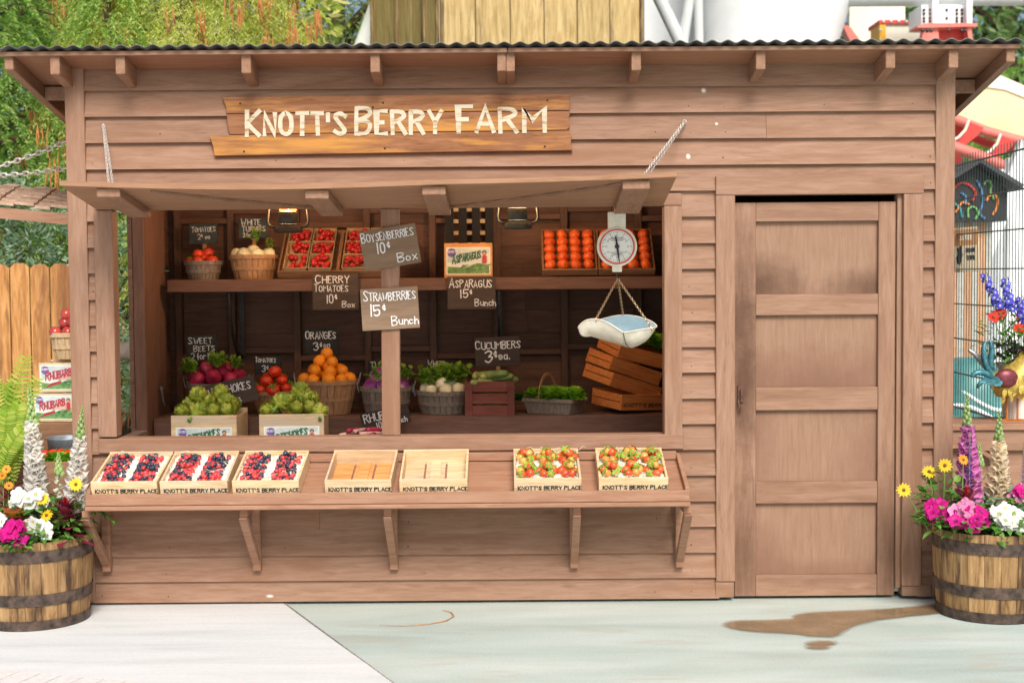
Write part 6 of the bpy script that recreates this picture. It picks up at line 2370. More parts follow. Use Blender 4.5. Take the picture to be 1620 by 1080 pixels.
# ------------------------------------------------------------------ trees and shrubs
def drooping_tree(label, base, h, R0, z0, n, mat, L=(.25, .5), leaf=(.045, .009), catkins=0, name='drooping_tree', trunk_r=.16, zbias=None, front=False, droop=1.0, per=12):
    t = thing(name, label, 'tree', base)
    mb = MB()
    mb.tube([(0, 0, 0), (.03, 0, h * .3), (-.02, .02, h * .65), (0, 0, h)], [trunk_r, trunk_r * .8, trunk_r * .45, .02], 10)
    for k in range(26):
        z = z0 + (h - z0) * (k + U(0, 1)) / 26
        a = k * 2.399
        rr = R0 * (1 - (z - z0) / (h - z0) * .85)
        mb.tube([(0, 0, z), (rr * .5 * math.cos(a), rr * .5 * math.sin(a), z + .12), (rr * .95 * math.cos(a), rr * .95 * math.sin(a), z + .02)], [trunk_r * .22, trunk_r * .14, .008], 5)
    mb.build('trunk', M['bark'], t, world=False)
    mb = MB()
    ck = MB()
    for k in range(n):
        z = zbias() if zbias else z0 + (h - z0) * U(0, 1) ** 1.2
        rr = R0 * (1 - (z - z0) / (h - z0) * .85)
        a = U(0, 6.28)
        if front and U(0, 1) < .6: a = U(-2.9, -.25)
        cl = .5 + .5 * math.sin(a * 5 + z * 3.1) * math.cos(z * 4.7 + a * 2)
        q = rr * (.45 + .55 * math.sqrt(U(0, 1))) * (.78 + .3 * cl)
        p = Vector((q * math.cos(a), q * math.sin(a), z))
        d = Vector((math.cos(a) + U(-.5, .5), math.sin(a) + U(-.5, .5), U(-.1, .3))).normalized()
        ln = U(*L)
        pts = []
        for i in range(per + 1):
            f = i / per
            pts.append(p + d * (ln * f * .75) + Vector((0, 0, -ln * droop * f ** 1.7)))
        for i in range(1, per + 1):
            td = (pts[i] - pts[i - 1]).normalized()
            sx = td.cross(Vector((U(-.4, .4), U(-.4, .4), 1))).normalized()
            for s in (-1, 1):
                e = (sx * s * U(.5, 1) + td * U(.5, .9) + Vector((0, 0, -.35 * droop))).normalized()
                l_ = leaf[0] * U(.6, 1.25) * (1.1 - .5 * i / per)
                wv = e.cross(Vector((U(-1, 1), U(-1, 1), U(-1, 1)))).normalized() * leaf[1]
                b = pts[i]
                mb.add([b, b + e * l_ * .45 + wv * .5, b + e * l_, b + e * l_ * .45 - wv * .5], [(0, 1, 2, 3)])
        if U(0, 1) < catkins:
            for c in range(int(U(4, 9))):
                b = pts[-1] + Vector((U(-.05, .05), U(-.05, .05), U(-.02, .05)))
                l_ = U(.09, .22)
                ck.tube([b, b + Vector((U(-.01, .01), U(-.01, .01), -l_ * .5)), b + Vector((U(-.02, .02), U(-.02, .02), -l_))], [.004, .0065, .003], 4)
    mb.build('crown', M[mat], t, world=False)
    if catkins:
        ck.build('catkins', M['catkin'], t, world=False)
    return t

def bushy(label, base, h, R0, z0, lobes, per, mat, leaf=(.05, .03), name='leafy_tree', trunk_r=.1, cat='tree', squash=.8):
    t = thing(name, label, cat, base)
    mb = MB()
    mb.tube([(0, 0, 0), (.02, .02, h * .4), (0, 0, h * .8)], [trunk_r, trunk_r * .7, trunk_r * .3], 8)
    cs = []
    for k in range(lobes):
        a = k * 2.399
        f = (k + .5) / lobes
        z = z0 + (h - z0) * f
        rr = R0 * (.35 + .65 * math.sin(math.pi * min(1, .2 + f * .75))) * math.sqrt(U(.15, 1))
        c = Vector((rr * math.cos(a), rr * math.sin(a), z))
        cs.append(c)
        mb.tube([(0, 0, max(.1, z - .35 * R0)), c * .6 + Vector((0, 0, z * .38)), c], [trunk_r * .3, trunk_r * .18, .008], 5)
    mb.build('trunk', M['bark'], t, world=False)
    mb = MB()
    for c in cs:
        lr = R0 * U(.28, .5)
        for k in range(per):
            v = Vector((random.gauss(0, 1), random.gauss(0, 1), random.gauss(0, 1)))
            v = v / max(.01, v.length) * (U(.25, 1) ** .5) * lr
            v.z *= squash
            d = (v + Vector((U(-1, 1), U(-1, 1), U(-1, .8))) * lr * .6).normalized()
            l_, w2 = leaf[0] * U(.6, 1.3), leaf[1] * U(.6, 1.3)
            wv = d.cross(Vector((U(-1, 1), U(-1, 1), U(-.2, 1)))).normalized() * w2
            b = c + v
            mb.add([b, b + d * l_ * .5 + wv * .5, b + d * l_, b + d * l_ * .5 - wv * .5], [(0, 1, 2, 3)])
    mb.build('crown', M[mat], t, world=False)
    return t

drooping_tree('yellow-green redwood with drooping sprays and brown catkins behind the shed roof', (-2.75, 4.9, 0), 7.2, 1.55, 1.9, 2900, 'redwood', (.28, .55), (.065, .0085), .13, 'redwood_tree', .2,
              zbias=lambda: random.choice((U(3.2, 4.9), U(3.2, 4.9), U(1.9, 6.9))), front=True, droop=1.0)
drooping_tree('green conifer with feathery branches at the left edge', (-4.35, 4.3, 0), 6.6, 1.3, .9, 3600, 'conifer', (.25, .45), (.06, .013), 0, 'conifer_tree', .16, front=True, droop=.55)
drooping_tree('slim green conifer seen beside the left shed corner', (-3.15, 3.9, 0), 4.6, .62, .8, 900, 'conifer', (.2, .4), (.06, .012), 0, 'conifer_tree', .08, front=True, droop=.75)
drooping_tree('conifer with drooping sprays seen through the side opening', (-2.5, 3.5, 0), 3.6, .5, 1.0, 500, 'redwood', (.2, .4), (.06, .012), .12, 'redwood_tree', .06, front=True, droop=.9)
bushy('soft grey-green pine behind the roof, beside the yellow tower', (-2.05, 9.5, 0), 8.2, 1.6, 3.0, 34, 560, 'pine', (.11, .022), 'pine_tree', .2)
bushy('blue-green shrub above the plank fence', (-3.72, 3.35, 0), 2.42, .42, .7, 26, 190, 'bluebush', (.06, .018), 'shrub', .03, 'shrub')
bushy('blue-green shrub behind the fence near the shed corner', (-3.12, 3.4, 0), 2.2, .36, .7, 22, 180, 'bluebush', (.06, .018), 'shrub', .03, 'shrub')
bushy('blue-green shrub seen low through the side opening', (-2.45, 2.95, 0), 1.75, .34, .5, 20, 170, 'bluebush', (.055, .018), 'shrub', .03, 'shrub')
bushy('broad dark green tree at the top right behind the coaster', (8.7, 17.5, 0), 10.5, 2.6, 2.2, 46, 520, 'pine', (.24, .07), 'leafy_tree', .3)
bushy('green tree behind the white coaster column', (4.6, 20, 0), 9.2, 2.4, 2.6, 36, 420, 'pine', (.24, .08), 'leafy_tree', .3)
bushy('green tree low behind the coaster track on the right', (6.6, 13.5, 0), 4.6, 1.5, .8, 30, 360, 'conifer', (.16, .06), 'leafy_tree', .2)
bushy('yellow-green tree far behind the redwood', (-3.6, 9.0, 0), 8.6, 2.0, 1.5, 44, 480, 'redwood', (.14, .05), 'leafy_tree', .18)
bushy('bright leafy tree filling the gap behind the left conifer', (-5.4, 7.0, 0), 6.8, 1.9, .8, 44, 480, 'conifer', (.12, .05), 'leafy_tree', .16)
for i, (x, y, h, r) in enumerate([(-9.5, 10, 8, 2.2), (-6.6, 8.5, 9, 2.0), (-5.2, 12, 10, 2.2)]):
    bushy(['dark green tree far left behind the conifers', 'green tree behind the feathery conifer', 'tall green tree far behind the redwood'][i], (x, y, 0), h, r, 1.5, 34, 420, 'pine' if i else 'conifer', (.18, .06), 'leafy_tree', .22)
tag(MB().add([(-60, 62, -.5), (60, 62, -.5), (60, 66, 3.5), (34, 70, 6.5), (10, 68, 5.2), (-20, 72, 7.5), (-60, 66, 5)], [(0, 1, 2, 3, 4, 5, 6)]).build('hills', plain('far_green_hill', (.10, .16, .07), .9, .4, .5, 0)), kind='structure')

# ------------------------------------------------------------------ yellow plank tower
TY = wood('yellow_tower_planks', (.34, .23, .085), (.48, .345, .15), (.58, .44, .22), 'Z', island=.07, blotch=(.25, .18, .09), bl=(.56, .68), bscale=3.0, grain=5, bump=.3, contrast=(.34, .5, .62))
TYD = wood('weathered_black_battens', (.05, .035, .025), (.22, .15, .07), (.42, .31, .15), 'Z', island=.1, grain=4, contrast=(.36, .52, .66))
tw = thing('yellow_tower', 'tower of weathered yellow board-and-batten planks behind the roof', 'tower', (0, 6.5, 0))
C0 = at(696, 60, 5.86)
C0 = Vector((C0.x, 5.86, 0))
ur = Vector((1.95, .90, 0)); ul = Vector((-.78, 1.69, 0))
TH = 6.2
def face(o_, u, n, nm):
    L = u.length
    ud = u / L
    nd = Vector((ud.y, -ud.x, 0))
    if nd.y > 0: nd = -nd
    mb = MB()
    bt = MB()
    for k in range(n):
        a, b = L * k / n + .007, L * (k + 1) / n - .007
        d = nd * U(0, .008)
        q = [o_ + ud * a + d, o_ + ud * b + d, o_ + ud * b - nd * .03, o_ + ud * a - nd * .03]
        if (q[1] - q[0]).cross(q[2] - q[1]).z < 0: q = q[::-1]
        mb.add([(p.x, p.y, .02) for p in q] + [(p.x, p.y, TH) for p in q], [(3, 2, 1, 0), (4, 5, 6, 7), (0, 1, 5, 4), (1, 2, 6, 5), (2, 3, 7, 6), (3, 0, 4, 7)])
    qb = [o_ - nd * .032, o_ + u - nd * .032]
    MB().bar(tuple(qb[0] + Vector((0, 0, TH / 2))), tuple(qb[1] + Vector((0, 0, TH / 2))), .004, TH - .05).build('backing', M['dark'], tw)
    for k in range(n + 1):
        c = L * k / n
        if 0 < k < n and (k % 2 == 0 or nm in ('front', 'back')): continue
        a, b = max(0, c - .028), min(L, c + .028)
        q = [o_ + ud * a + nd * .035, o_ + ud * b + nd * .035, o_ + ud * b + nd * .010, o_ + ud * a + nd * .010]
        if (q[1] - q[0]).cross(q[2] - q[1]).z < 0: q = q[::-1]
        bt.add([(p.x, p.y, .02) for p in q] + [(p.x, p.y, TH) for p in q], [(3, 2, 1, 0), (4, 5, 6, 7), (0, 1, 5, 4), (1, 2, 6, 5), (2, 3, 7, 6), (3, 0, 4, 7)])
    mb.build('planks', TY, tw)
    bt.build('battens', TYD, tw)
face(C0, ur, 6, 'front'); face(C0, ul, 5, 'side')
face(C0 + ur, ul, 5, 'side'); face(C0 + ul, ur, 6, 'back')
mb = MB()
mb.add([tuple(C0 + Vector((0, 0, TH))), tuple(C0 + ur + Vector((0, 0, TH))), tuple(C0 + ur + ul + Vector((0, 0, TH))), tuple(C0 + ul + Vector((0, 0, TH)))], [(0, 1, 2, 3)])
mb.build('tower_top', TY, tw)

# ------------------------------------------------------------------ coaster steelwork behind
WHT = plain('white_steel_paint', (.86, .88, .89), .45, .06, 4, 0, orand=.03)
GRY = plain('pale_grey_steel', (.60, .63, .63), .45, .08, 4, 0, orand=.03)
RED = plain('coaster_red_paint', (.60, .055, .045), .4, .12, 5, 0, orand=.05)
PNK = plain('faded_red_paint', (.72, .20, .16), .45, .12, 5, 0, orand=.05)
CRM = plain('cream_panel_paint', (.84, .66, .36), .5, .05, 3, 0, col2=(.86, .72, .46), orand=.03)
CRW = plain('white_cream_panel', (.84, .80, .66), .5, .04, 3, 0, orand=.03)
YEL = plain('yellow_plate_paint', (.86, .46, .03), .45, .08, 5, 0, orand=.03)
def pxpoly(pts, Y, th):
    poly = [(at(x, y, Y).x, at(x, y, Y).z) for x, y in pts]
    return MB().prism(poly, Y, Y + th)
YC = 9.0
cl = thing('coaster_column', 'huge leaning white steel column behind the shed roof', 'column', (at(1225, 60, YC).x, YC, 0))
a, b = at(1238, -120, YC), at(1210, 75, YC)
mb = MB()
dv = (b - a)
foot = a + dv * ((0 - a.z) / dv.z)
topc = a - dv * .6
mb.tube([foot, b, a, topc], [pw(80, YC), pw(108, YC), pw(140, YC), pw(150, YC)], 40)
mb.build('column', WHT, cl, smooth=True)
for (p0, p1, r, lab) in (((1030, -30), (1092, 100), 10, 'white diagonal steel tube left of the big column'), ((1096, -40), (1070, 140), 8, 'white steel tube crossing the diagonal one'), ((1104, -60), (1106, 100), 7, 'upright white steel tube touching the big column')):
    a, b = at(p0[0], p0[1], YC - .6), at(p1[0], p1[1], YC - .6)
    f = b + (b - a) * ((-b.z) / (b.z - a.z))
    t = a + (a - b) * .6
    o = MB().tube([f, b, a, t], pw(r, YC), 20).build('steel_tube', GRY if r < 20 else WHT, smooth=True)
    tag(o, lab, 'steel tube')
wp = pxpoly([(1000, -60), (1180, -60), (1180, 90), (1000, 90)], YC + 1.2, .05)
q = [at(1010, 90, YC + 1.2), at(1180, 90, YC + 1.2)]
wpt = thing('white_wall_panel', 'white steel panel behind the coaster tubes', 'panel', (q[0].x, YC + 1.2, 0))
MB().box(q[0].x, q[1].x, YC + 1.2, YC + 1.26, .02, at(1100, -60, YC + 1.2).z).build('panel', WHT, wpt)
wl_ = thing('white_slanting_leg', 'white slanting steel leg between the pine and the yellow tower', 'support leg', (at(560, 80, 8.2).x, 8.2, 0))
a, b = at(632, -60, 8.2), at(577, 90, 8.2)
f = b + (b - a) * ((-b.z) / (b.z - a.z))
MB().tube([f, b, a], [pw(22, 8.2)] * 3, 16).build('leg', WHT, wl_, smooth=True)
# overhead beam, flange and red block
YB2 = 8.4
bm = thing('overhead_beam', 'pale grey overhead coaster beam at the top right', 'beam', (at(1490, 5, YB2).x, YB2, 3.6))
MB().tube([at(1335, -2, YB2 + .3), at(2400, -8, YB2 + .3)], pw(13, YB2), 18).build('beam', GRY, bm, smooth=True)
blk = pxpoly([(1458, 8), (1536, 8), (1536, 40), (1458, 40)], YB2, .5)
blk.build('bolt_plate', WHT, bm)
for x in (1480, 1534):
    pxpoly([(x - 5, -20), (x + 5, -20), (x + 4, 42), (x - 4, 42)], YB2 - .1, .1).build('stiffener', WHT, bm)
mb = MB()
for x in (1462, 1472, 1498, 1514, 1522, 1530):
    for y in (16, 22, 29, 34):
        if 1490 < x < 1505 and y in (22, 34): continue
        p = at(x, y, YB2 - .012)
        mb.ball(p, pw(2.4, YB2), 6, 4)
mb.build('bolts', M['iron'], bm)
fg = thing('red_flange_block', 'red bolted flange block under the overhead beam', 'flange block', (at(1497, 60, YB2).x, YB2, 3.3))
pxpoly([(1451, 41), (1466, 37), (1546, 37), (1546, 42), (1470, 44), (1451, 44)], YB2 - .2, .28).build('flange', PNK, fg)
pxpoly([(1462, 46), (1484, 44), (1488, 90), (1452, 90)], YB2 - .15, .12).build('web', PNK, fg)
pxpoly([(1484, 44), (1534, 44), (1538, 90), (1486, 90)], YB2, .5).build('block', RED, fg)
pxpoly([(1530, 44), (1537, 42), (1541, 90), (1536, 90)], YB2 - .16, .15).build('web', PNK, fg)
zf = at(1497, 88, YB2).z
MB().box(at(1470, 80, YB2).x, at(1530, 80, YB2).x, YB2 + .1, YB2 + .45, .0, zf).build('stem', RED, fg)
mb = MB()
for x in (1460, 1467, 1473, 1501, 1522, 1527):
    mb.ball(at(x, 49, YB2 - .27), pw(3, YB2), 6, 4)
mb.build('bolts', M['iron'], fg)
bp = thing('cream_panel_box', 'cream panel with a red bolted strip on top and a yellow plate at its side', 'panel', (at(1430, 60, YB2 + .8).x, YB2 + .8, 0))
Yp = YB2 + .8
a, b = at(1400, 90, Yp), at(1462, 36, Yp)
MB().box(a.x, b.x, Yp, Yp + .4, .02, b.z).build('panel', CRW, bp)
a, b = at(1391, 90, Yp), at(1401, 39, Yp)
MB().box(a.x, b.x - .004, Yp - .02, Yp + .4, .02, b.z).build('side_plate', YEL, bp)
pxpoly([(1391, 32), (1460, 32), (1460, 38), (1391, 38)], Yp - .03, .5).build('top_strip', RED, bp)
mb = MB()
for x in (1398, 1410, 1422, 1434, 1446, 1457):
    mb.ball(at(x, 34.5, Yp - .035), pw(2.5, Yp), 6, 4)
for y in (48, 63):
    mb.ball(at(1393, y, Yp - .025), pw(2.5, Yp), 6, 4)
mb.build('bolts', GRY, bp)
bk = thing('cream_shield', 'large cream shield panel behind the bolted strip', 'panel', (at(1380, 60, 10.5).x, 10.5, 0))
pts = [at(x, y, 10.5) for x, y in ((1344, 8), (1432, 8), (1432, 120), (1338, 120))]
MB().prism([(pts[0].x, pts[0].z), (pts[1].x, pts[1].z), (pts[1].x, .02), (pts[3].x, .02)], 10.5, 10.6).build('panel', CRW, bk)
pxpoly([(1331, 36), (1346, 44), (1372, 80), (1352, 80)], 10.2, .2).build('red_edge', PNK, bk)
# curved track at the right
YT = 8.2
tk = thing('coaster_track', 'red coaster track with a cream side panel right of the shed', 'track', (at(1560, 200, YT).x, YT, 2.5))
pxpoly([(1480, 196), (1507, 176), (1546, 146), (1582, 120), (1640, 145), (1700, 178), (1700, 262), (1640, 228), (1560, 203), (1505, 182)], YT, .12).build('side_panel', CRM, tk)
pxpoly([(1560, 138), (1582, 119), (1640, 144), (1700, 177), (1700, 192), (1640, 162), (1590, 142)], YT - .02, .018).build('top_edge', CRW, tk)
def track_rail(pts, r, m, nm):
    MB().tube([at(x, y, Y) for x, y, Y in pts], r, 14).build(nm, m, tk, smooth=True)
track_rail([(1440, 150, YT - .1), (1507, 187, YT - .1), (1560, 208, YT - .1), (1625, 226, YT - .1), (1720, 270, YT - .1)], pw(8, YT), PNK, 'rail')
track_rail([(1440, 190, YT - .3), (1507, 232, YT - .3), (1550, 247, YT - .3), (1600, 268, YT - .3), (1720, 300, YT - .3)], pw(9, YT), PNK, 'rail')
track_rail([(1440, 175, YT + .6), (1507, 205, YT + .6), (1560, 226, YT + .6), (1620, 243, YT + .6), (1720, 285, YT + .6)], pw(7, YT), RED, 'rail')
for (x, y) in ((1505, 190), (1555, 212), (1606, 232)):
    pxpoly([(x, y + 36), (x + 12, y + 29), (x + 22, y + 18), (x + 27, y + 2), (x + 52, y + 12), (x + 40, y + 26), (x + 24, y + 38), (x + 6, y + 42)], YT - .22, .06).build('tie', RED, tk)
    q = [at(x + u, y + v, YT - .25) for u, v in ((0, 34), (12, 27), (22, 16), (28, 0))]
    MB().tube(q, pw(2.2, YT), 8).build('tie_edge', CRW, tk)
q0, q1 = at(1640, 260, YT), at(1475, 210, YT)
for p in (q0, q1):
    MB().tube([(p.x, YT + .2, 0), (p.x, YT + .2, p.z)], .1, 12).build('support', WHT, tk)

# ------------------------------------------------------------------ right of the shed
# wire fence running away from the viewer
fx = 2.99
wf = thing('wire_fence', 'dark green welded wire mesh fence right of the shed', 'fence', (fx, 2.5, 0))
zt, zb_ = 2.40, .78
mb = MB()
y = .86
while y < 4.6:
    mb.tube([(fx, y, zb_ - .06), (fx, y, zt + .06)], .0034, 4)
    y += .052
mb.build('upright_wires', plain('green_black_wire', (.03, .055, .055), .45, .2, 40, 0), wf)
mb = MB()
for k in range(8):
    z = zb_ + (zt - zb_) * k / 7
    for dx in (-.007, .007):
        mb.tube([(fx + dx, .84, z), (fx + dx, 4.6, z)], .0042, 5)
mb.build('level_wires', plain('green_black_rod', (.03, .055, .06), .45, .2, 40, 0), wf)
for y in (.84, 2.75, 4.6):
    mb = MB()
    mb.box(fx - .03, fx + .03, y - .03, y + .03, 0, 2.62)
    mb.build('post', plain('green_black_post', (.02, .05, .06), .45, .2, 40, 0), wf, bevel=.004)
# warning sign
Yd = 2.15
c = at(1529, 395, Yd)
W, H = pw(33, Yd), pw(70, Yd)
dsn = thing('danger_sign', 'weathered DANGER DO NOT ENTER sign with a tan header on the wire fence', 'sign', c, (0, R(-3), R(-38)))
mb = MB(); mb.box(-W / 2 * 1.2, W / 2 * 1.2, -.004, .004, -H / 2, H / 2); mb.build('plate', plain('yellowed_sign_plate', (.62, .52, .36), .6, .1, 12, 0), dsn, world=False, bevel=.002)
mb = MB(); mb.box(-W / 2 * 1.12, W / 2 * 1.12, -.0052, -.0042, H * .10, H * .46); mb.build('header', plain('tan_sign_header', (.50, .25, .10), .6, .15, 12, 0), dsn, world=False)
mb = MB(); text(mb, 'DANGER', 0, H * .22, H * .12, -.0056, .50, wd=.006, center=True, jit=0); mb.build('header_lettering', plain('pale_sign_letters', (.76, .66, .5), .6), dsn, world=False)
mb = MB()
for i, s in enumerate(('DO NOT', 'ENTER')):
    text(mb, s, W * .20, -H * .06 - i * H * .17, H * .09, -.0046, .46, wd=.006, center=True, jit=0)
mb.build('lettering', M['ink'], dsn, world=False)
mb = MB()
Mz = Matrix.Translation((-W * .32, 0, -H * .10))
mb.prism([(-.022, -.06), (.0, -.07), (.012, -.03), (.02, .0), (.012, .03), (.014, .055), (.004, .06), (-.002, .03), (-.010, .05), (-.018, .045), (-.016, .0), (-.026, -.02)], -.0050, -.0042, Mz)
mb.build('hand_symbol', M['ink'], dsn, world=False)
# painted booth beyond the fence
Yk = 4.9
bo = thing('painted_booth', 'dark gabled booth painted with bright swirls beyond the wire fence', 'booth', (at(1545, 400, Yk).x, Yk, 0))
xa, xb = at(1490, 300, Yk).x, at(1594, 300, Yk).x
z1, z2, z3 = at(1545, 350, Yk).z, at(1545, 292, Yk).z, at(1545, 262, Yk).z
mb = MB()
mb.prism([(xa, z1), (xb, z1), (xb, z2 - .04), ((xa + xb) / 2, z3), (xa, z2 - .04)], Yk, Yk + .9)
mb.build('gable', plain('booth_black', (.02, .02, .022), .6), bo)
mb = MB()
for s in (-1, 1):
    m_ = (xa + xb) / 2
    e = xb + .08 if s > 0 else xa - .08
    mb.bar((m_, Yk + .40, z3 + .035), (e, Yk + .40, z2 - .03), .035, 1.1, (0, 1, 0.0001))
mb.build('roof', plain('booth_roof', (.05, .05, .052), .7), bo)
mb = MB()
xw = xa
k = 0
while xw < xb - .12:
    mb.mi = k % 2
    mb.box(xw, xw + .058, Yk + .12, Yk + .15, .03, z1 - .002)
    xw += .06; k += 1
mb.build('striped_wall', [wood('orange_booth_boards', (.40, .20, .10), (.52, .28, .15), (.6, .36, .2), 'Z'), plain('grey_booth_boards', (.40, .40, .36), .7)], bo)
for k, (col, path) in enumerate([((.60, .05, .04), [(1508, 300), (1518, 288), (1534, 292), (1545, 305), (1538, 318)]), ((.08, .22, .42), [(1545, 285), (1553, 300), (1556, 320), (1548, 338), (1558, 346)]),
                                 ((.16, .40, .12), [(1532, 344), (1530, 330), (1542, 326), (1549, 338), (1542, 347)]), ((.65, .22, .04), [(1560, 318), (1568, 305), (1579, 312), (1577, 330), (1570, 340)]),
                                 ((.16, .40, .12), [(1556, 292), (1563, 284), (1570, 292), (1566, 304), (1573, 316)]), ((.07, .30, .34), [(1510, 322), (1520, 330), (1522, 344)]), ((.08, .22, .42), [(1520, 305), (1530, 312), (1526, 324)]), ((.65, .22, .04), [(1512, 336), (1522, 318), (1534, 324)])]):
    pp = chaikin([at(x, y, Yk - .012) for x, y in path], 2)
    mb = MB(); mb.tube(pp, pw(1.9, Yk), 6); mb.build('painted_swirl', plain('swirl_paint_%s' % 'abcdefgh'[k], col, .5, .2, 20, 0), bo)
for i, (p0, p1, Y) in enumerate((((1596, 300), (1512, 510), 5.6), ((1520, 520), (1560, 640), 6.2), ((1606, 250), (1600, 640), 6.6))):
    a, b = at(p0[0], p0[1], Y), at(p1[0], p1[1], Y)
    t = a + (a - b) * (.35 if i < 2 else 0)
    if i == 0:
        f = b + (b - a) * .12
    else:
        f = b + (b - a) * (-b.z / (b.z - a.z))
    o = MB().bar(f, t, pw(26, Y), .12, (0, 1, 0)).build('white_strut', WHT, bevel=.01)
    tag(o, ['white slanting strut crossing behind the warning sign', 'white strut leaning the other way below the booth', 'upright white strut at the right edge behind the mesh'][i], 'strut')
wb = thing('white_backing_wall', 'pale white wall far behind the wire fence', 'wall', (5, 7.0, 0))
MB().box(at(1488, 450, 7.0).x, at(1720, 450, 7.0).x, 7.0, 7.1, .0, at(1560, 268, 7.0).z).build('wall', CRW if False else WHT, wb)
td = thing('teal_tub', 'round teal tub with pale swooping bands beyond the wire fence', 'tub', (at(1535, 640, 3.9).x, 3.9, 0))
rT = pw(62, 3.9)
zc = at(1535, 566, 3.9).z
mb = MB()
mb.lathe([(rT, .02), (rT * 1.02, zc * .6), (rT * .95, zc * .78), (rT * .75, zc * .92), (rT * .4, zc), (0, zc * 1.01)], 32)
mb.build('body', plain('teal_paint', (.07, .24, .24), .4, .3, 4, 0, col2=(.14, .36, .34)), td, world=False, smooth=True)
mb = MB()
for k in range(3):
    pts = []
    for i in range(16):
        a = -2.9 + 2.6 * i / 15
        z = zc * (.55 + .16 * k + .10 * math.sin(i * .35 + k))
        q = rT * (1.03 if z < zc * .62 else 1.02 - .55 * max(0, (z / zc - .62) / .38) ** 1.6)
        pts.append((q * math.cos(a), q * math.sin(a), z))
    mb.tube(pts, .016, 6)
mb.build('pale_bands', WHT, td, world=False, smooth=True)
# bench with the rooster and the pot
bz = at(1565, 668, .50).z
bn = thing('potting_bench', 'brown wooden bench behind the right barrel', 'bench', (2.9, .75, 0))
mb = MB()
mb.box(2.30, 3.5, .42, .80, bz - .035, bz)
mb.build('bench_top', M['counter'], bn, bevel=.003)
mb = MB()
mb.box(2.32, 3.5, .44, .465, bz - .15, bz - .036)
mb.box(2.32, 3.5, .47, .49, .05, bz - .12)
mb.build('bench_front', M['trim_h'], bn, bevel=.003)
for x in (2.33, 3.40):
    mb = MB(); mb.box(x, x + .06, .70, .77, 0, bz - .036); mb.build('leg', M['counter'], bn)
mb = MB()
pts = [(2.42 + .32 * math.cos(a), .43, bz - .42 + .30 * math.sin(a)) for a in [math.pi * i / 14 for i in range(15)]]
for a, b in zip(pts, pts[1:]):
    mb.bar(a, b, .02, .04, (0, 1, 0.001))
mb.build('arched_brace', M['counter'], bn)
# rooster sculpture of painted metal, facing right
YRo = .58
ro = thing('metal_rooster', 'painted metal rooster sculpture with teal tail feathers and a gold breast on the bench', 'sculpture', (at(1600, 668, YRo).x, YRo, bz))
def rp(x, y, dy=0):
    return at(x, y, YRo + dy)
RX = pw(1, YRo)
M['gold'] = plain('gold_feather_paint', (.62, .40, .06), .4, .4, 60, .4, .3, col2=(.80, .60, .14))
M['teal'] = plain('teal_feather_paint', (.03, .13, .18), .4, .4, 40, .3, .4, col2=(.10, .34, .40))
M['maroon'] = plain('maroon_feather_paint', (.16, .03, .04), .4, .4, 40, .3, .3)
M['comb'] = plain('comb_red_paint', (.60, .03, .03), .4, .2, 30, .1, .2)
mb = MB()
pts = [rp(1566, 596), rp(1582, 606), rp(1602, 604), rp(1622, 586), rp(1634, 560), rp(1642, 535), rp(1646, 520)]
mb.tube(pts, [RX * r for r in (8, 22, 30, 27, 18, 12, 9)], 18)
body = mb.build('body', M['gold'], ro, smooth=True)
mb = MB()
for k in range(90):
    f = U(0, .999)
    i = min(5, int(f * 6))
    c = pts[i].lerp(pts[i + 1], f * 6 - i)
    rr = RX * (8, 22, 30, 27, 18, 12, 9)[i]
    a = U(-2.8, -.3)
    d = Vector((U(-.3, .1), 0, -1))
    mb.leaf(c + Vector((0, math.sin(a) * rr * 1.02, math.cos(a) * rr * .9)), d, (0, -1, .2), RX * 15, RX * 8, .1, 3)
mb.build('breast_feathers', M['gold'], ro)
mb = MB()
mb.ball(rp(1592, 598, -.085), (RX * 19, RX * 9, RX * 15), 16, 10)
mb.build('wing', M['maroon'], ro, smooth=True)
mb = MB()
for k in range(7):
    mb.leaf(rp(1596 - k * 2, 590 + k * 3, -.09 - .004 * k), (-1, -.05, -.12 + .1 * k - .3), (0, -1, 0), RX * 34, RX * 9, .1, 4)
mb.build('wing_feathers', M['teal'], ro)
def feather(path, wd, m):
    mb = MB()
    pp = chaikin([rp(x, y, dy) for x, y, dy in path], 2)
    n_ = len(pp)
    mb.tube(pp, [RX * wd * (.35 + .65 * math.sin(math.pi * min(1, .15 + .85 * i / (n_ - 1)))) for i in range(n_)], 8)
    mb.build('tail_feather', m, ro, smooth=True)
feather([(1575, 598, 0), (1562, 585, -.01), (1556, 565, -.02), (1556, 548, -.02), (1560, 540, -.02)], 5, M['teal'])
feather([(1575, 600, .02), (1566, 575, .02), (1570, 552, .02), (1566, 538, .02)], 5, M['teal'])
feather([(1576, 602, -.03), (1560, 590, -.03), (1545, 588, -.04), (1536, 596, -.04)], 5, M['teal'])
feather([(1576, 602, .04), (1558, 578, .04), (1543, 560, .04), (1532, 553, .04)], 5, M['galv'])
feather([(1576, 604, -.02), (1560, 600, -.05), (1550, 606, -.06), (1546, 614, -.06)], 4, M['teal'])
mb = MB()
for dx in (-.025, .035):
    lx = rp(1600, 640).x + dx
    mb.tube([(lx, YRo, rp(1600, 625).z), (lx, YRo, bz + .006)], .006, 8)
    for a in (-.5, 0, .5, 3.1):
        mb.tube([(lx, YRo, bz + .007), (lx + .035 * math.cos(a), YRo - .03 * math.sin(a) - .01, bz + .005)], .004, 5)
mb.box(ro.location.x - .09, ro.location.x + .09, YRo - .05, YRo + .05, bz, bz + .004)
mb.build('legs', plain('orange_leg_paint', (.45, .17, .04), .5, .2, 40, 0, .3), ro)
mb = MB()
mb.ball(rp(1650, 512), (RX * 11, RX * 9, RX * 10), 14, 10)
hd = mb.build('head', M['gold'], ro, smooth=True)
mb = MB()
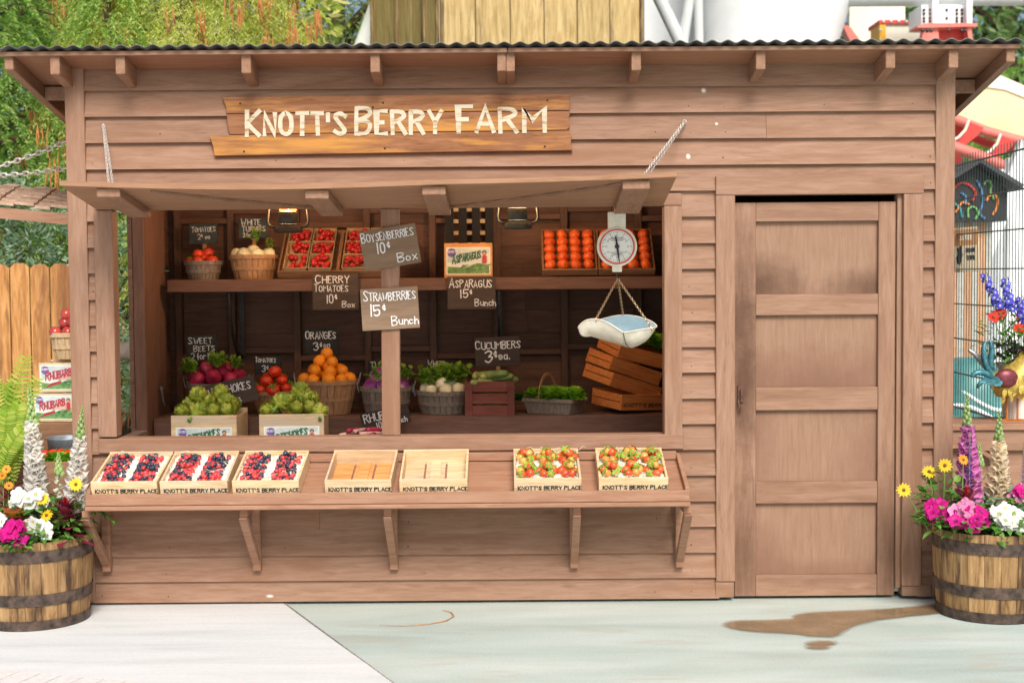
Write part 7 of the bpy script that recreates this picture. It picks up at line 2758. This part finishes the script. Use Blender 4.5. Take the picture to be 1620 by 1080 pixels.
mb.prism([(rp(x, y).x, rp(x, y).z) for x, y in ((1640, 506), (1642, 494), (1647, 500), (1650, 490), (1655, 498), (1660, 492), (1662, 506))], YRo - .006, YRo + .006)
mb.prism([(rp(x, y).x, rp(x, y).z) for x, y in ((1654, 520), (1662, 519), (1661, 532), (1656, 534))], YRo - .006, YRo + .006)
mb.build('comb', M['comb'], hd)
mb = MB(); mb.prism([(rp(x, y).x, rp(x, y).z) for x, y in ((1658, 508), (1672, 514), (1658, 518))], YRo - .008, YRo + .008)
mb.build('beak', M['forange'], hd)
# potted delphiniums and gerberas behind the rooster
pp_ = at(1612, 600, .70)
pt_ = thing('flower_pot', 'white flower pot behind the metal rooster', 'pot', (pp_.x, .70, bz))
mb = MB()
hp = at(1612, 574, .70).z - bz
mb.lathe([(0, .0), (.085, 0), (.118, hp - .02), (.126, hp - .02), (.126, hp), (.112, hp), (.105, hp - .03), (0, hp - .03)], 28)
mb.build('body', plain('white_glaze', (.72, .71, .68), .3, .06, 20, 0), pt_, world=False)
PZ = bz + hp - .03
def atp(px, py, dy=0):
    return at(px, py, .70 + dy)
for i, (px, py, h0) in enumerate(((1554, 432, 0), (1588, 440, .01), (1612, 470, -.02))):
    e = atp(px, py)
    b = Vector((pp_.x + (-.05, -.02, .03)[i], .70, PZ))
    t = thing('delphinium', ['tall blue delphinium spike nearest the warning sign', 'blue delphinium spike behind the metal rooster', 'lower blue delphinium spike at the frame edge'][i], 'delphinium', b)
    e = e - b
    mb = MB()
    pts = [Vector((0, 0, 0)).lerp(e, f) + Vector((e.x * -.25 * math.sin(math.pi * f), 0, 0)) for f in [k / 8 for k in range(9)]]
    mb.tube(pts, .003, 5)
    for k in range(46):
        f = U(.02, .68)
        p = pts[int(f * 8)]
        mb.leaf(p, (U(-1, 1), U(-1, 1), U(-.2, 1)), (0, 0, 1), U(.04, .09), .012, .3, 3)
    mb.build('stem', M['leaf'], t, world=False)
    mb = MB()
    for k in range(22):
        f = .62 + .38 * k / 22
        j = min(7, int(f * 8))
        p = pts[j].lerp(pts[j + 1], f * 8 - j)
        a = k * 2.399
        d = Vector((math.cos(a), math.sin(a) - .3, .2))
        disc_flower(mb, p + d * .022, d, .019 * (1.2 - .5 * k / 22), 5, .1, .2)
    mb.build('florets', [M['fblue'], M['throat_b']], t, world=False)
heads = [atp(1582, 496, -.02), atp(1572, 502, -.03), atp(1612, 520, -.05), atp(1616, 500, 0)]
daisies('red gerbera daisies behind the metal rooster', (pp_.x - .02, .68, PZ), heads, 'fred', .036, 'gerberas', leaves=70, lh=.26, name='gerbera_plant', R0=.13)
t = thing('dark_leafy_plant', 'dark purple-leaved plant above the white flower pot', 'leafy plant', (pp_.x, .68, PZ))
mb = MB(); spread(mb, 90, (0, 0, .03), .12, .16, .07, .03, .4); mb.build('foliage', leafm('dark_purple_leaf', (.05, .03, .045), (.11, .08, .10), .2), t, world=False)
t = thing('leafy_plant', 'airy green plant around the delphinium stems', 'leafy plant', (pp_.x - .06, .72, PZ))
mb = MB(); spread(mb, 170, (-.03, 0, .04), .14, .34, .055, .014, .6); mb.build('foliage', M['leaf'], t, world=False)
